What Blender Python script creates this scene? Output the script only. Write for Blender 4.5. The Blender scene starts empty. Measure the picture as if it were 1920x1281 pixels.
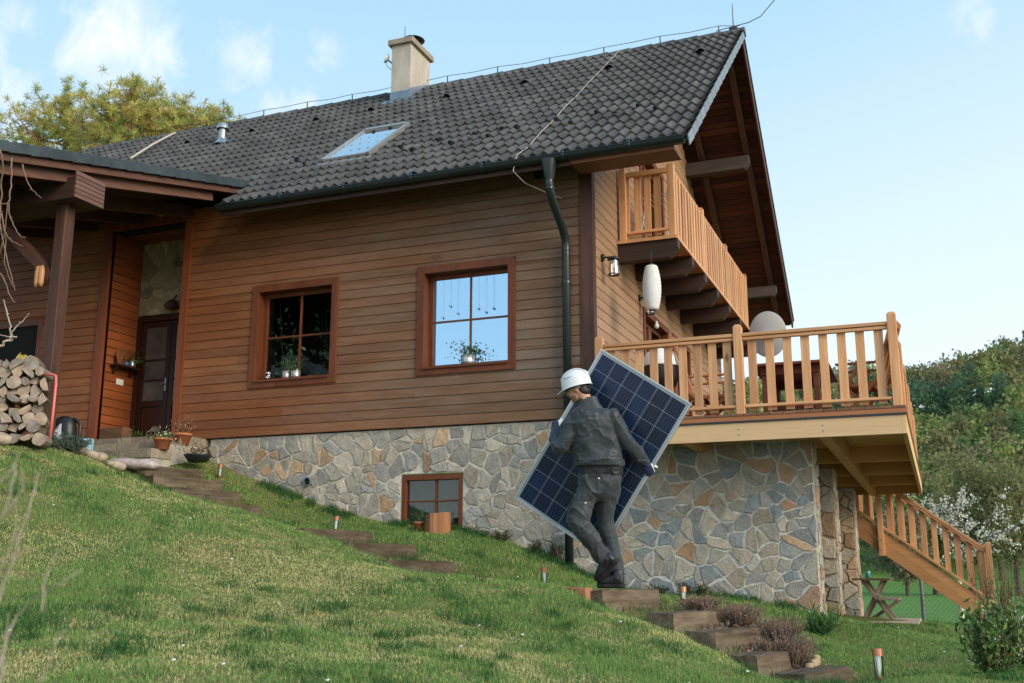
import bpy, math, random
import numpy as np
from mathutils import Vector, Matrix
random.seed(7); rng = np.random.default_rng(7)
SC = bpy.context.scene
COL = SC.collection
PI = math.pi
# ------------------------------------------------------------------ camera
CP = np.array([3.82559, -12.40505, -1.92533]); YAW, PITCH, ROLL, FPX = -0.377, 0.2189, 0.0007, 1995.72
cy, sy, cp_, sp_ = math.cos(YAW), math.sin(YAW), math.cos(PITCH), math.sin(PITCH)
FW = np.array([sy*cp_, cy*cp_, sp_]); RT = np.array([cy, -sy, 0.0]); UP = np.cross(RT, FW)
RT, UP = math.cos(ROLL)*RT + math.sin(ROLL)*UP, -math.sin(ROLL)*RT + math.cos(ROLL)*UP
def ray(u, v): return FW + RT*(u-960)/FPX - UP*(v-640.5)/FPX
def YP(u, v, y): d = ray(u, v); return CP + d*(y-CP[1])/d[1]
def XP(u, v, x): d = ray(u, v); return CP + d*(x-CP[0])/d[0]
def ZP(u, v, z): d = ray(u, v); return CP + d*(z-CP[2])/d[2]
def DP(u, v, t): return CP + ray(u, v)*t
def PLN(u, v, p, n): d = ray(u, v); n = np.array(n, float); return CP + d*((np.array(p)-CP) @ n)/(d @ n)
def proj(P):
    d = np.asarray(P, float)-CP; z = d @ FW
    return 960+FPX*(d @ RT)/z, 640.5-FPX*(d @ UP)/z, z
cam = bpy.data.objects.new('camera', bpy.data.cameras.new('camera')); COL.objects.link(cam)
M = Matrix.Identity(4)
for i in range(3): M[i][0], M[i][1], M[i][2], M[i][3] = RT[i], UP[i], -FW[i], CP[i]
cam.matrix_world = M
cam.data.sensor_width = 36; cam.data.lens = 36*FPX/1920; cam.data.clip_end = 2000; cam.data.clip_start = .05
cam.data.dof.use_dof = True; cam.data.dof.focus_distance = 10.2; cam.data.dof.aperture_fstop = 4.0
SC.camera = cam
SC.view_settings.view_transform = 'Standard'; SC.view_settings.look = 'None'
SC.view_settings.exposure = 1.05; SC.view_settings.gamma = 1.0
try:
    SC.cycles.use_denoising = True; SC.cycles.denoiser = 'OPENIMAGEDENOISE'
    SC.cycles.max_bounces = 8; SC.cycles.transparent_max_bounces = 16
except Exception: pass
# ------------------------------------------------------------------ object helpers
def tag(o, label=None, cat=None, group=None, kind=None):
    if label: o['label'] = label
    if cat: o['category'] = cat
    if group: o['group'] = group
    if kind: o['kind'] = kind
    return o
def thing(name, loc, label, cat, group=None):
    o = bpy.data.objects.new(name, None); COL.objects.link(o); o.location = Vector([float(c) for c in loc])
    o.empty_display_size = .2
    return tag(o, label, cat, group)
def root_loc(o):
    L = Vector((0, 0, 0))
    while o is not None: L += o.location; o = o.parent
    return L
def nrm(v): v = np.asarray(v, float); return v/(np.linalg.norm(v)+1e-12)
def perp(d, up=(0, 0, 1)):
    d = nrm(d); up = np.asarray(up, float)
    if abs(d @ up) > .98*np.linalg.norm(up): up = np.array([1., 0, 0])
    a = nrm(np.cross(d, up)); b = np.cross(a, d); return a, b
class MB:
    def __init__(s): s.v = []; s.f = []; s.c = []; s.n = 0
    def add(s, V, F, c=(1, 1, 1)):
        V = np.asarray(V, float).reshape(-1, 3); s.v.append(V)
        for fc in F: s.f.append([i+s.n for i in fc])
        if len(F):
            if isinstance(c, list) or (isinstance(c, np.ndarray) and c.ndim == 2): s.c.extend([tuple(x) for x in c])
            else: s.c.extend([tuple(c)]*len(F))
        s.n += len(V); return s
    def obox(s, c, ax, ay, az, col=(1, 1, 1)):
        c, ax, ay, az = [np.asarray(q, float) for q in (c, ax, ay, az)]
        if np.cross(ax, ay) @ az < 0: az = -az
        V = [c+i*ax+j*ay+k*az for k in (-1, 1) for j in (-1, 1) for i in (-1, 1)]
        return s.add(V, [(0, 2, 3, 1), (4, 5, 7, 6), (0, 1, 5, 4), (2, 6, 7, 3), (0, 4, 6, 2), (1, 3, 7, 5)], col)
    def box(s, a, b, col=(1, 1, 1)):
        a, b = np.minimum(a, b).astype(float), np.maximum(a, b).astype(float); h = (b-a)/2
        return s.obox((a+b)/2, (h[0], 0, 0), (0, h[1], 0), (0, 0, h[2]), col)
    def bar(s, p, q, w, h, up=(0, 0, 1), col=(1, 1, 1)):
        p, q = np.asarray(p, float), np.asarray(q, float); a, b = perp(q-p, up)
        return s.obox((p+q)/2, a*w/2, (q-p)/2, b*h/2, col)
    def tube(s, pts, r, n=8, cap=True, col=(1, 1, 1), flat=None):
        P = np.asarray(pts, float); m = len(P); r = np.broadcast_to(np.asarray(r, float), (m,)) if np.ndim(r) < 2 else r
        T = np.gradient(P, axis=0); a, b = perp(T[0]); V = []
        for i in range(m):
            t = nrm(T[i]); a = nrm(a-(a @ t)*t); b = np.cross(t, a)
            for k in range(n):
                w = 2*PI*k/n; V.append(P[i]+r[i]*(math.cos(w)*a+math.sin(w)*b))
        F = [(i*n+k, i*n+(k+1) % n, (i+1)*n+(k+1) % n, (i+1)*n+k) for i in range(m-1) for k in range(n)]
        if cap: F += [tuple(range(n-1, -1, -1)), tuple((m-1)*n+k for k in range(n))]
        return s.add(V, F, col)
    def lathe(s, prof, o=(0, 0, 0), ax=(0, 0, 1), n=20, col=(1, 1, 1), close=False):
        ax = nrm(ax); a, b = perp(ax, (0, 1, 0) if abs(ax[1]) < .9 else (1, 0, 0)); o = np.asarray(o, float); V = []
        for (r, z) in prof:
            for k in range(n):
                w = 2*PI*k/n; V.append(o+ax*z+max(r, 1e-4)*(math.cos(w)*a+math.sin(w)*b))
        m = len(prof)
        F = [(i*n+k, (i+1)*n+k, (i+1)*n+(k+1) % n, i*n+(k+1) % n) for i in range(m-1) for k in range(n)]
        return s.add(V, F, col)
    def prism(s, poly, vec, col=(1, 1, 1)):
        P = np.asarray(poly, float); vec = np.asarray(vec, float); n = len(P)
        N = np.zeros(3)
        for i in range(n): N += np.cross(P[i], P[(i+1) % n])
        if N @ vec > 0: P = P[::-1]
        V = np.concatenate([P, P+vec])
        F = [tuple(range(n)), tuple(range(2*n-1, n-1, -1))]+[((i+1) % n, i, n+i, n+(i+1) % n) for i in range(n)]
        return s.add(V, F, col)
    def build(s, name, mat, parent=None, smooth=False, bevel=0, origin=None, label=None, cat=None, group=None, kind=None):
        V = np.concatenate(s.v) if s.v else np.zeros((0, 3))
        if parent is not None: L = np.array(root_loc(parent))
        elif origin is not None: L = np.asarray(origin, float)
        else: L = np.array([(V[:, 0].min()+V[:, 0].max())/2, (V[:, 1].min()+V[:, 1].max())/2, V[:, 2].min()])
        o = mesh_obj(name, V-L, s.f, s.c, mat, smooth)
        if parent is not None: o.parent = parent
        else: o.location = Vector(L)
        if bevel:
            md = o.modifiers.new('bevel', 'BEVEL'); md.width = bevel; md.segments = 2; md.limit_method = 'ANGLE'
        return tag(o, label, cat, group, kind)
def mesh_obj(name, V, F, C, mat, smooth=False):
    me = bpy.data.meshes.new(name); V = np.asarray(V, np.float32)
    if isinstance(F, np.ndarray):
        nf, k = F.shape; loops = F.ravel(); starts = np.arange(nf)*k; tot = np.full(nf, k)
    else:
        tot = np.array([len(x) for x in F], int); loops = np.array([i for x in F for i in x], int); nf = len(F)
        starts = np.concatenate([[0], np.cumsum(tot)[:-1]]) if nf else np.zeros(0, int)
    me.vertices.add(len(V)); me.vertices.foreach_set('co', V.ravel())
    me.loops.add(len(loops)); me.loops.foreach_set('vertex_index', loops.astype(np.int32))
    me.polygons.add(nf); me.polygons.foreach_set('loop_start', starts.astype(np.int32))
    try: me.polygons.foreach_set('loop_total', tot.astype(np.int32))
    except Exception: pass
    me.polygons.foreach_set('use_smooth', np.full(nf, bool(smooth)))
    me.update(calc_edges=True); me.validate()
    if C is None: C = np.ones((len(me.polygons), 3), np.float32)
    if len(C) == len(me.polygons):
        at = me.attributes.new('col', 'FLOAT_COLOR', 'FACE')
        cc = np.ones((len(C), 4), np.float32); cc[:, :3] = np.asarray(C, np.float32)[:, :3]; at.data.foreach_set('color', cc.ravel())
    if mat: me.materials.append(mat)
    o = bpy.data.objects.new(name, me); COL.objects.link(o); return o
def copy_tree(o, parent=None):
    c = o.copy(); COL.objects.link(c)
    if parent is not None: c.parent = parent
    for ch in list(o.children): copy_tree(ch, c)
    return c
# ------------------------------------------------------------------ numpy noise
def vnoise(x, y, z=0., seed=0):
    x, y, z = np.broadcast_arrays(np.asarray(x, float), np.asarray(y, float), np.asarray(z, float))
    xi, yi, zi = np.floor(x).astype(np.int64), np.floor(y).astype(np.int64), np.floor(z).astype(np.int64)
    fx, fy, fz = x-xi, y-yi, z-zi; fx, fy, fz = [q*q*(3-2*q) for q in (fx, fy, fz)]
    def h(i, j, k):
        n = (i*374761393+j*668265263+k*1274126177+seed*362437) & 0x7fffffff
        n = ((n ^ (n >> 13))*1274126177) & 0x7fffffff
        return ((n ^ (n >> 16)) & 0xffff)/65535.0
    r = 0
    for dk, wk in ((0, 1-fz), (1, fz)):
        for dj, wj in ((0, 1-fy), (1, fy)):
            for di, wi in ((0, 1-fx), (1, fx)): r = r+h(xi+di, yi+dj, zi+dk)*wi*wj*wk
    return r
def fbm(x, y, z=0., o=4, seed=0):
    r = 0; a = .5; t = 0
    for k in range(o): r = r+a*vnoise(np.asarray(x)*2**k, np.asarray(y)*2**k, np.asarray(z)*2**k, seed+k); t += a; a *= .5
    return r/t
# ------------------------------------------------------------------ materials
class NT:
    def __init__(s, name):
        s.m = bpy.data.materials.new(name); s.m.use_nodes = True; s.t = s.m.node_tree; s.t.nodes.clear()
        s.out = s.n('ShaderNodeOutputMaterial'); s.b = s.n('ShaderNodeBsdfPrincipled'); s.l(s.b.outputs[0], s.out.inputs[0])
    def n(s, ty, **kw):
        q = s.t.nodes.new(ty)
        for k, v in kw.items(): setattr(q, k, v)
        return q
    def l(s, a, b): s.t.links.new(a, b)
    def tex(s, scale=(1, 1, 1), rot=(0, 0, 0)):
        c = s.n('ShaderNodeTexCoord'); m = s.n('ShaderNodeMapping'); m.inputs['Scale'].default_value = scale; m.inputs['Rotation'].default_value = rot
        s.l(c.outputs['Object'], m.inputs[0]); return m.outputs[0]
    def noise(s, vec, scale, detail=4, rough=.55, dist=0):
        q = s.n('ShaderNodeTexNoise'); q.inputs['Scale'].default_value = scale; q.inputs['Detail'].default_value = detail
        q.inputs['Roughness'].default_value = rough; q.inputs['Distortion'].default_value = dist; s.l(vec, q.inputs['Vector']); return q.outputs[0]
    def ramp(s, f, stops):
        q = s.n('ShaderNodeValToRGB'); e = q.color_ramp.elements
        while len(e) > 1: e.remove(e[-1])
        e[0].position = stops[0][0]; e[0].color = (*stops[0][1], 1)
        for p, c in stops[1:]: x = e.new(p); x.color = (*c, 1)
        s.l(f, q.inputs[0]); return q.outputs[0]
    def mix(s, a, b, fac=.5, mode='MIX'):
        q = s.n('ShaderNodeMix', data_type='RGBA', blend_type=mode)
        if hasattr(fac, 'links') or hasattr(fac, 'is_linked'): s.l(fac, q.inputs[0])
        else: q.inputs[0].default_value = fac
        for k, x in ((6, a), (7, b)):
            if isinstance(x, tuple): q.inputs[k].default_value = (*x, 1)
            else: s.l(x, q.inputs[k])
        return q.outputs[2]
    def math(s, op, a, b=None):
        q = s.n('ShaderNodeMath', operation=op)
        for k, x in ((0, a), (1, b)):
            if x is None: continue
            if isinstance(x, (int, float)): q.inputs[k].default_value = x
            else: s.l(x, q.inputs[k])
        return q.outputs[0]
    def attr(s): q = s.n('ShaderNodeAttribute'); q.attribute_name = 'col'; return q.outputs['Color']
    def orand(s): return s.n('ShaderNodeObjectInfo').outputs['Random']
    def bump(s, h, st=.3, d=.01):
        q = s.n('ShaderNodeBump'); q.inputs['Strength'].default_value = st; q.inputs['Distance'].default_value = d; s.l(h, q.inputs['Height']); s.l(q.outputs[0], s.b.inputs['Normal'])
    def fin(s, col=None, rough=.6, metal=0, spec=.5):
        if col is not None:
            if isinstance(col, tuple): s.b.inputs['Base Color'].default_value = (*col, 1)
            else: s.l(col, s.b.inputs['Base Color'])
        if isinstance(rough, (int, float)): s.b.inputs['Roughness'].default_value = rough
        else: s.l(rough, s.b.inputs['Roughness'])
        s.b.inputs['Metallic'].default_value = metal; s.b.inputs['Specular IOR Level'].default_value = spec; return s.m
def wood(name, c1, c2, ax='x', sc=7, rough=.62, knots=0., knotcol=None, var=.25, wear=None, spec=.3, stretch=.07, fade=None):
    t = NT(name); st = {'x': (stretch, 1, 1), 'y': (1, stretch, 1), 'z': (1, 1, stretch)}[ax]
    info = t.n('ShaderNodeObjectInfo'); vec = t.tex(st)
    off = t.n('ShaderNodeVectorMath', operation='ADD'); t.l(vec, off.inputs[0])
    sca = t.n('ShaderNodeVectorMath', operation='SCALE'); sca.inputs[0].default_value = (3.7, 5.1, 4.3); t.l(info.outputs['Random'], sca.inputs['Scale']); t.l(sca.outputs[0], off.inputs[1])
    a2 = t.n('ShaderNodeVectorMath', operation='ADD'); t.l(off.outputs[0], a2.inputs[0])
    at = t.attr(); s2 = t.n('ShaderNodeVectorMath', operation='SCALE'); s2.inputs['Scale'].default_value = 9.0; t.l(at, s2.inputs[0]); t.l(s2.outputs[0], a2.inputs[1])
    v = a2.outputs[0]
    n1 = t.noise(v, sc, 5, .6, .6); n2 = t.noise(v, sc*6, 3, .6, .3)
    f = t.math('ADD', t.math('MULTIPLY', n1, .65), t.math('MULTIPLY', n2, .35))
    c = t.ramp(f, [(.33, c1), (.66, c2)])
    if wear:
        pw = t.noise(t.tex(tuple(.5 if k != ax else .2 for k in 'xyz')), 2.2, 6, .65, .5); n3 = t.noise(v, sc*3, 4, .7, .8)
        w = t.ramp(t.math('ADD', t.math('MULTIPLY', pw, .6), t.math('MULTIPLY', n3, .4)), [(.46, (0, 0, 0)), (.6, (1, 1, 1))]); c = t.mix(c, wear, t.math('MULTIPLY', w, .5))
    if knots:
        vo = t.n('ShaderNodeTexVoronoi'); vo.inputs['Scale'].default_value = knots; t.l(t.tex(tuple(1 if k != ax else .45 for k in 'xyz')), vo.inputs['Vector'])
        k = t.ramp(vo.outputs['Distance'], [(.05, (1, 1, 1)), (.1, (0, 0, 0))]); c = t.mix(c, knotcol or tuple(q*.4 for q in c1), t.math('MULTIPLY', k, .75))
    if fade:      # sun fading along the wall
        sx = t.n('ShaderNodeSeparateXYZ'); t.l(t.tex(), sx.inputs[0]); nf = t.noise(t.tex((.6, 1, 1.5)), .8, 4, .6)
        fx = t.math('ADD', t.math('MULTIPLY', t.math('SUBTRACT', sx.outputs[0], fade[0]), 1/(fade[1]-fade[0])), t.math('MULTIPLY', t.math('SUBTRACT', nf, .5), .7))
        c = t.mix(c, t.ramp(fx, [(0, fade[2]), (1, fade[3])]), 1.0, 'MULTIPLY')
    c = t.mix(c, at, 1.0, 'MULTIPLY')
    r = t.math('ADD', t.math('MULTIPLY', info.outputs['Random'], var), 1-var/2)
    hs = t.n('ShaderNodeHueSaturation'); t.l(r, hs.inputs['Value']); t.l(c, hs.inputs['Color'])
    t.bump(f, .25, .004); return t.fin(hs.outputs[0], rough, 0, spec)
def plain(name, c, rough=.5, metal=0, var=.2, scale=8, bump=.1, spec=.5, usecol=True):
    t = NT(name); n = t.noise(t.tex(), scale, 5, .6)
    c2 = t.ramp(n, [(.3, tuple(q*(1-var) for q in c)), (.7, tuple(min(1, q*(1+var)) for q in c))])
    if usecol: c2 = t.mix(c2, t.attr(), 1.0, 'MULTIPLY')
    if bump: t.bump(t.noise(t.tex(), scale*4, 4), bump, .004)
    return t.fin(c2, rough, metal, spec)
def leafmat(name, c, rough=.55, trans=.35):
    t = NT(name); c2 = t.mix(t.attr(), c, 1.0, 'MULTIPLY')
    t.l(c2, t.b.inputs['Base Color']); t.b.inputs['Roughness'].default_value = rough; t.b.inputs['Specular IOR Level'].default_value = .25
    tr = t.n('ShaderNodeBsdfTranslucent'); t.l(c2, tr.inputs[0]); mx = t.n('ShaderNodeMixShader'); mx.inputs[0].default_value = trans
    t.l(t.b.outputs[0], mx.inputs[1]); t.l(tr.outputs[0], mx.inputs[2]); t.l(mx.outputs[0], t.out.inputs[0]); return t.m
def glassmat(name, tint=(1, 1, 1), refl=.0, k=1.2, gc=(.95, .95, .95)):
    t = NT(name); fr = t.n('ShaderNodeFresnel'); fr.inputs[0].default_value = 1.5
    gl = t.n('ShaderNodeBsdfGlossy'); gl.inputs['Roughness'].default_value = .01; gl.inputs[0].default_value = (*gc, 1); tr = t.n('ShaderNodeBsdfTransparent'); tr.inputs[0].default_value = (*tint, 1)
    f = t.math('MINIMUM', t.math('ADD', t.math('MULTIPLY', fr.outputs[0], k), refl), 1.0)
    mx = t.n('ShaderNodeMixShader'); t.l(f, mx.inputs[0]); t.l(tr.outputs[0], mx.inputs[1]); t.l(gl.outputs[0], mx.inputs[2]); t.l(mx.outputs[0], t.out.inputs[0]); t.t.nodes.remove(t.b); return t.m
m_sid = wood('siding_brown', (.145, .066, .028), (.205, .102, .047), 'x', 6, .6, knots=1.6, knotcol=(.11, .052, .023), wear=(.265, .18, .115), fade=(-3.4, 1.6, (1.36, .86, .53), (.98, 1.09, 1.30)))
m_sidred = wood('siding_red_brown', (.16, .05, .014), (.24, .085, .027), 'x', 6, .6)
m_sidredy = wood('siding_red_brown_recess', (.16, .05, .014), (.24, .085, .027), 'y', 6, .6)
m_gab = wood('siding_tan', (.28, .16, .088), (.39, .24, .142), 'y', 6, .6)
m_trim = wood('trim_red_x', (.095, .024, .008), (.18, .052, .018), 'x', 7, .5, knots=2.2)
m_trimz = wood('trim_red_z', (.095, .024, .008), (.18, .052, .018), 'z', 7, .5, knots=2.2)
m_trimy = wood('trim_red_y', (.11, .03, .011), (.2, .06, .021), 'y', 7, .5)
m_beamx = wood('dark_beam_x', (.028, .015, .010), (.062, .034, .024), 'x', 7, .6)
m_beamy = wood('dark_beam_y', (.045, .02, .013), (.1, .05, .034), 'y', 7, .6)
m_beamz = wood('dark_beam_z', (.04, .017, .011), (.11, .05, .034), 'z', 7, .55, knots=2.5)
m_beamg = wood('grey_brown_beam', (.05, .036, .03), (.09, .068, .056), 'x', 7, .7)
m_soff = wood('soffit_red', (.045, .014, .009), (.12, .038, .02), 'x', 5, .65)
m_larx = wood('larch_x', (.42, .185, .075), (.70, .385, .19), 'x', 8, .5, knots=2.2, knotcol=(.2, .07, .025))
m_lary = wood('larch_y', (.42, .185, .075), (.70, .385, .19), 'y', 8, .5, knots=2.2, knotcol=(.2, .07, .025))
m_larz = wood('larch_z', (.42, .185, .075), (.70, .385, .19), 'z', 9, .5, knots=3.2, knotcol=(.2, .07, .025), var=.42)
m_sprx = wood('spruce_x', (.60, .375, .185), (.72, .485, .27), 'x', 6, .55, knots=3.5, knotcol=(.22, .09, .03))
m_spry = wood('spruce_y', (.58, .345, .16), (.70, .46, .235), 'y', 6, .55, knots=2.5, knotcol=(.22, .09, .03))
m_deck = wood('deck_boards', (.17, .075, .04), (.28, .13, .07), 'y', 8, .6)
m_sleep = wood('old_sleeper', (.06, .043, .03), (.17, .125, .085), 'y', 7, .85, spec=.1, wear=(.3, .24, .17))
m_furn = wood('furniture_wood', (.26, .085, .03), (.42, .16, .06), 'z', 8, .5)
m_grey = wood('grey_weathered_wood', (.14, .1, .075), (.26, .2, .155), 'z', 9, .8)
m_gut = plain('gutter_dark', (.012, .02, .022), .32, 0, .15, 5, 0)
m_zinc = plain('zinc_grey', (.2, .25, .3), .38, .6, .15, 5, 0)
m_slate = plain('slate_blue', (.032, .044, .050), .6, 0, .35, 6, .25)
m_alu = plain('aluminium_pale', (.55, .58, .57), .35, .7, .06, 5, 0)
m_steel = plain('galvanised_steel', (.38, .4, .42), .4, .8, .15, 9, 0)
m_black = plain('black_plastic', (.012, .013, .015), .45, 0, .1, 6, 0)
m_white = plain('white_paint', (.72, .72, .7), .45, 0, .05, 5, 0)
m_glass = glassmat('window_glass', (.9, .95, .95), 0, .16)
m_mirror = glassmat('window_glass_sky_tint', (.5, .7, .85), .78, 1., (.50, .76, .96))  # blue of the reflected sky is put into the gloss tint
m_dark = plain('dark_interior', (.012, .01, .009), .9, 0, .2, 3, 0)
# ------------------------------------------------------------------ world and sun
W = bpy.data.worlds.new('World'); SC.world = W; W.use_nodes = True
def world():
    t = W.node_tree; t.nodes.clear(); N = t.nodes.new; L = t.links.new
    out = N('ShaderNodeOutputWorld'); bg = N('ShaderNodeBackground'); L(bg.outputs[0], out.inputs[0])
    sky = N('ShaderNodeTexSky'); sky.sky_type = 'NISHITA'; sky.sun_disc = False
    sky.sun_elevation = math.radians(SUN_EL); sky.sun_rotation = math.radians(SUN_ROT); sky.air_density = 1.0; sky.dust_density = .6; sky.ozone_density = 2.0
    tc = N('ShaderNodeTexCoord'); sp = N('ShaderNodeSeparateXYZ'); L(tc.outputs['Generated'], sp.inputs[0])
    def mth(op, a, b=None):
        q = N('ShaderNodeMath'); q.operation = op
        for k, x in ((0, a), (1, b)):
            if x is None: continue
            if isinstance(x, (int, float)): q.inputs[k].default_value = x
            else: L(x, q.inputs[k])
        return q.outputs[0]
    def mx(a, b, f):
        q = N('ShaderNodeMix'); q.data_type = 'RGBA'
        L(f, q.inputs[0]) if not isinstance(f, float) else setattr(q.inputs[0], 'default_value', f)
        for k, x in ((6, a), (7, b)):
            if isinstance(x, tuple): q.inputs[k].default_value = (*x, 1)
            else: L(x, q.inputs[k])
        return q.outputs[2]
    def rp(f, st):
        q = N('ShaderNodeValToRGB'); e = q.color_ramp.elements
        while len(e) > 1: e.remove(e[-1])
        e[0].position = st[0][0]; e[0].color = (*st[0][1], 1)
        for p, c in st[1:]: x = e.new(p); x.color = (*c, 1)
        L(f, q.inputs[0]); return q.outputs[0]
    # thin high haze whitening the lower sky, stronger toward the sun's side
    side = mth('ADD', mth('MULTIPLY', sp.outputs[0], SKY_SIDE), mth('MULTIPLY', sp.outputs[2], -1.15))
    hz = rp(mth('ADD', side, .62), [(.0, (0, 0, 0)), (1.0, (1, 1, 1))])
    base = rp(sp.outputs[2], [(0, SKY_LOW), (.22, SKY_MID), (.5, SKY_HI), (1., SKY_ZEN)])
    b2 = mx(base, SKY_WHITE, hz)
    # fair weather cloud wisps
    mp = N('ShaderNodeMapping'); mp.inputs['Scale'].default_value = (1, 1, .8); L(tc.outputs['Generated'], mp.inputs[0])
    nz = N('ShaderNodeTexNoise'); nz.inputs['Scale'].default_value = 16; nz.inputs['Detail'].default_value = 8; nz.inputs['Roughness'].default_value = .58; nz.inputs['Distortion'].default_value = .7; L(mp.outputs[0], nz.inputs[0])
    tot = None
    for (u, v, rad, amp) in ((215, 80, .075, 1.0), (175, 40, .05, .8), (275, 110, .05, .8), (452, 105, .042, .85), (430, 140, .03, .6), (563, 180, .034, .72), (30, 45, .05, .6), (1840, 30, .03, .55), (-150, 300, .2, .5), (600, 110, .03, .4), (520, 200, .03, .45)):
        d = nrm(ray(u, v)); dp = N('ShaderNodeVectorMath'); dp.operation = 'DISTANCE'; L(tc.outputs['Generated'], dp.inputs[0]); dp.inputs[1].default_value = tuple(d)
        k = mth('MULTIPLY', mth('MAXIMUM', mth('SUBTRACT', 1.0, mth('DIVIDE', dp.outputs['Value'], rad)), 0.0), amp)
        tot = k if tot is None else mth('MAXIMUM', tot, k)
    cl = rp(mth('ADD', mth('MULTIPLY', tot, .34), mth('MULTIPLY', nz.outputs[0], 1.0)), [(.56, (0, 0, 0)), (.86, (1, 1, 1))])
    cl = mth('MULTIPLY', cl, mth('MINIMUM', mth('MULTIPLY', tot, 3.5), 1.0))
    b3 = mx(b2, SKY_CLOUD, mth('MULTIPLY', cl, .85))
    # Nishita drives the light; the wash above sits on top of it
    sc = N('ShaderNodeMix'); sc.data_type = 'RGBA'; sc.inputs[0].default_value = SKY_WASH
    q = N('ShaderNodeVectorMath'); q.operation = 'SCALE'; q.inputs['Scale'].default_value = .11; L(sky.outputs[0], q.inputs[0])
    L(q.outputs[0], sc.inputs[6]); L(b3, sc.inputs[7]); L(sc.outputs[2], bg.inputs[0]); bg.inputs[1].default_value = SKY_STR
SUN_EL, SUN_AZ = 24.0, 112.0           # azimuth clockwise from +Y
SUN_ROT = SUN_AZ
SKY_SIDE = .5; SKY_STR = .66; SKY_WASH = .88
SKY_LOW, SKY_MID, SKY_HI, SKY_ZEN = (.80, .85, .90), (.60, .75, .86), (.38, .61, .80), (.18, .45, .76)
SKY_WHITE = (.86, .91, .96); SKY_CLOUD = (.95, .93, .90)
world()
sl = bpy.data.objects.new('sun', bpy.data.lights.new('sun', 'SUN')); COL.objects.link(sl)
sl.data.energy = 1.75; sl.data.angle = math.radians(34); sl.data.color = (1, .89, .74)
a_, e_ = math.radians(SUN_AZ), math.radians(SUN_EL)
sl.rotation_euler = Vector((math.sin(a_)*math.cos(e_), math.cos(a_)*math.cos(e_), math.sin(e_))).to_track_quat('Z', 'Y').to_euler()

# ------------------------------------------------------------------ ground
gp = [(-5.70, 0, -.315), (-4.18, 0, -.84), (-2.64, 0, -1.258), (-1.76, 0, -1.34), (-.80, 0, -1.61), (-.19, 0, -1.85), (.05, .1, -2.0), (1., .2, -2.13), (2.53, .29, -2.33),
      (-6.6, -.9, -.28), (-7.6, -.9, -.12), (-6.0, -.7, -.33), (-7., -3., -.25), (-9.5, -.6, -.05), (-9.5, -3.5, -.2), (-12, -4, .1),
      (2.53, 2.7, -2.40), (2.53, 6.2, -2.55), (4.83, 8.3, -2.78), (3.0, 4.2, -2.56), (4.5, 3.5, -2.66), (4.0, 12, -2.8), (7, 6, -2.9), (3.83, -12.4, -3.5), (5.5, -12, -3.7), (1, -12, -3.3),
      (3.2, -1.5, -2.62), (2.6, -.6, -2.5), (3.4, 1.2, -2.56), (4.3, 2.0, -2.64), (3.0, 2.2, -2.52)]
PDIR = np.array([-.97, .25, 0]); PACR = np.array([.25, .97, 0])
STEPS = []   # far-right upper corner of every sleeper (top edge), thing order from the bottom
for u, v in ((1510, 1265), (1420, 1230), (1342, 1185), (1262, 1150), (1130, 1107)):
    q = PLN(u, v, DP(1130, 1107, 9.0), PACR); STEPS.append(('near', q))
PF = DP(1250, 1103, 9.85)
for u, v in ((930, 1081.7), (853, 1053), (780, 1022), (698, 997), (488, 949), (452, 923), (419, 902), (378, 882)):
    q = PLN(u, v, PF, PACR); STEPS.append(('far', q))
for kd, q in STEPS:
    n_, f_ = (q, q+PACR*1.0) if kd == 'near' else (q-PACR*1.05, q)
    gp.append((*((n_+f_)/2-PDIR*.16)[:2], q[2]-(.215 if kd == 'near' else .17))); gp.append((*(f_+PACR*.14)[:2], q[2]-.11))
    if kd == 'near': gp.append((*(n_-PDIR*.12-PACR*.03)[:2], q[2]-.215))
for (u, v, t) in ((-60, 816, 11.2), (10, 830, 11.4), (110, 847, 11.7), (165, 860, 12.3), (205, 871, 12.9), (265, 898, 13.1), (325, 930, 13.0), (380, 955, 12.7), (480, 972, 12.1), (583, 1006, 11.1), (663, 1031, 10.75), (748, 1066, 10.35), (870, 1091, 10.1), (1000, 1098, 9.45), (1098, 1114, 9.0),
                  (1230, 1172, 8.45), (1305, 1200, 8.2), (1385, 1245, 7.95), (1470, 1281, 7.7),
                  (0, 1050, 8.0), (480, 1110, 8.0), (960, 1185, 7.7), (0, 1281, 5.2), (480, 1281, 5.4), (960, 1281, 5.9), (1440, 1283, 7.2), (1920, 1281, 6.8), (1655, 1278, 7.6), (1700, 1168, 13.5), (1920, 1215, 9.5)):
    gp.append(tuple(DP(u, v, t)))
gp = np.array(gp)
def gbase(x, y):
    x, y = np.asarray(x, float), np.asarray(y, float)
    b = -1.95-.22*np.clip(x, -9, 2.6)+.13*np.minimum(y+3, 0)
    w = np.clip((y-5)/7, 0, 1); w = w*w*(3-2*w); return b*(1-w)+w*(-2.75)
def gker(d, l=2.2): return (1+d/l)*np.exp(-d/l)
_gd = np.linalg.norm(gp[:, None, :2]-gp[None, :, :2], axis=2)
_gw = np.linalg.solve(gker(_gd)+2e-3*np.eye(len(gp)), gp[:, 2]-gbase(gp[:, 0], gp[:, 1]))
HU = np.array([-2500, -600, 0, 600, 1100, 1260, 1600, 1700, 1800, 1920, 2400, 4000], float); HV = np.array([700, 640, 620, 700, 745, 725, 685, 682, 668, 632, 560, 520], float)
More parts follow.
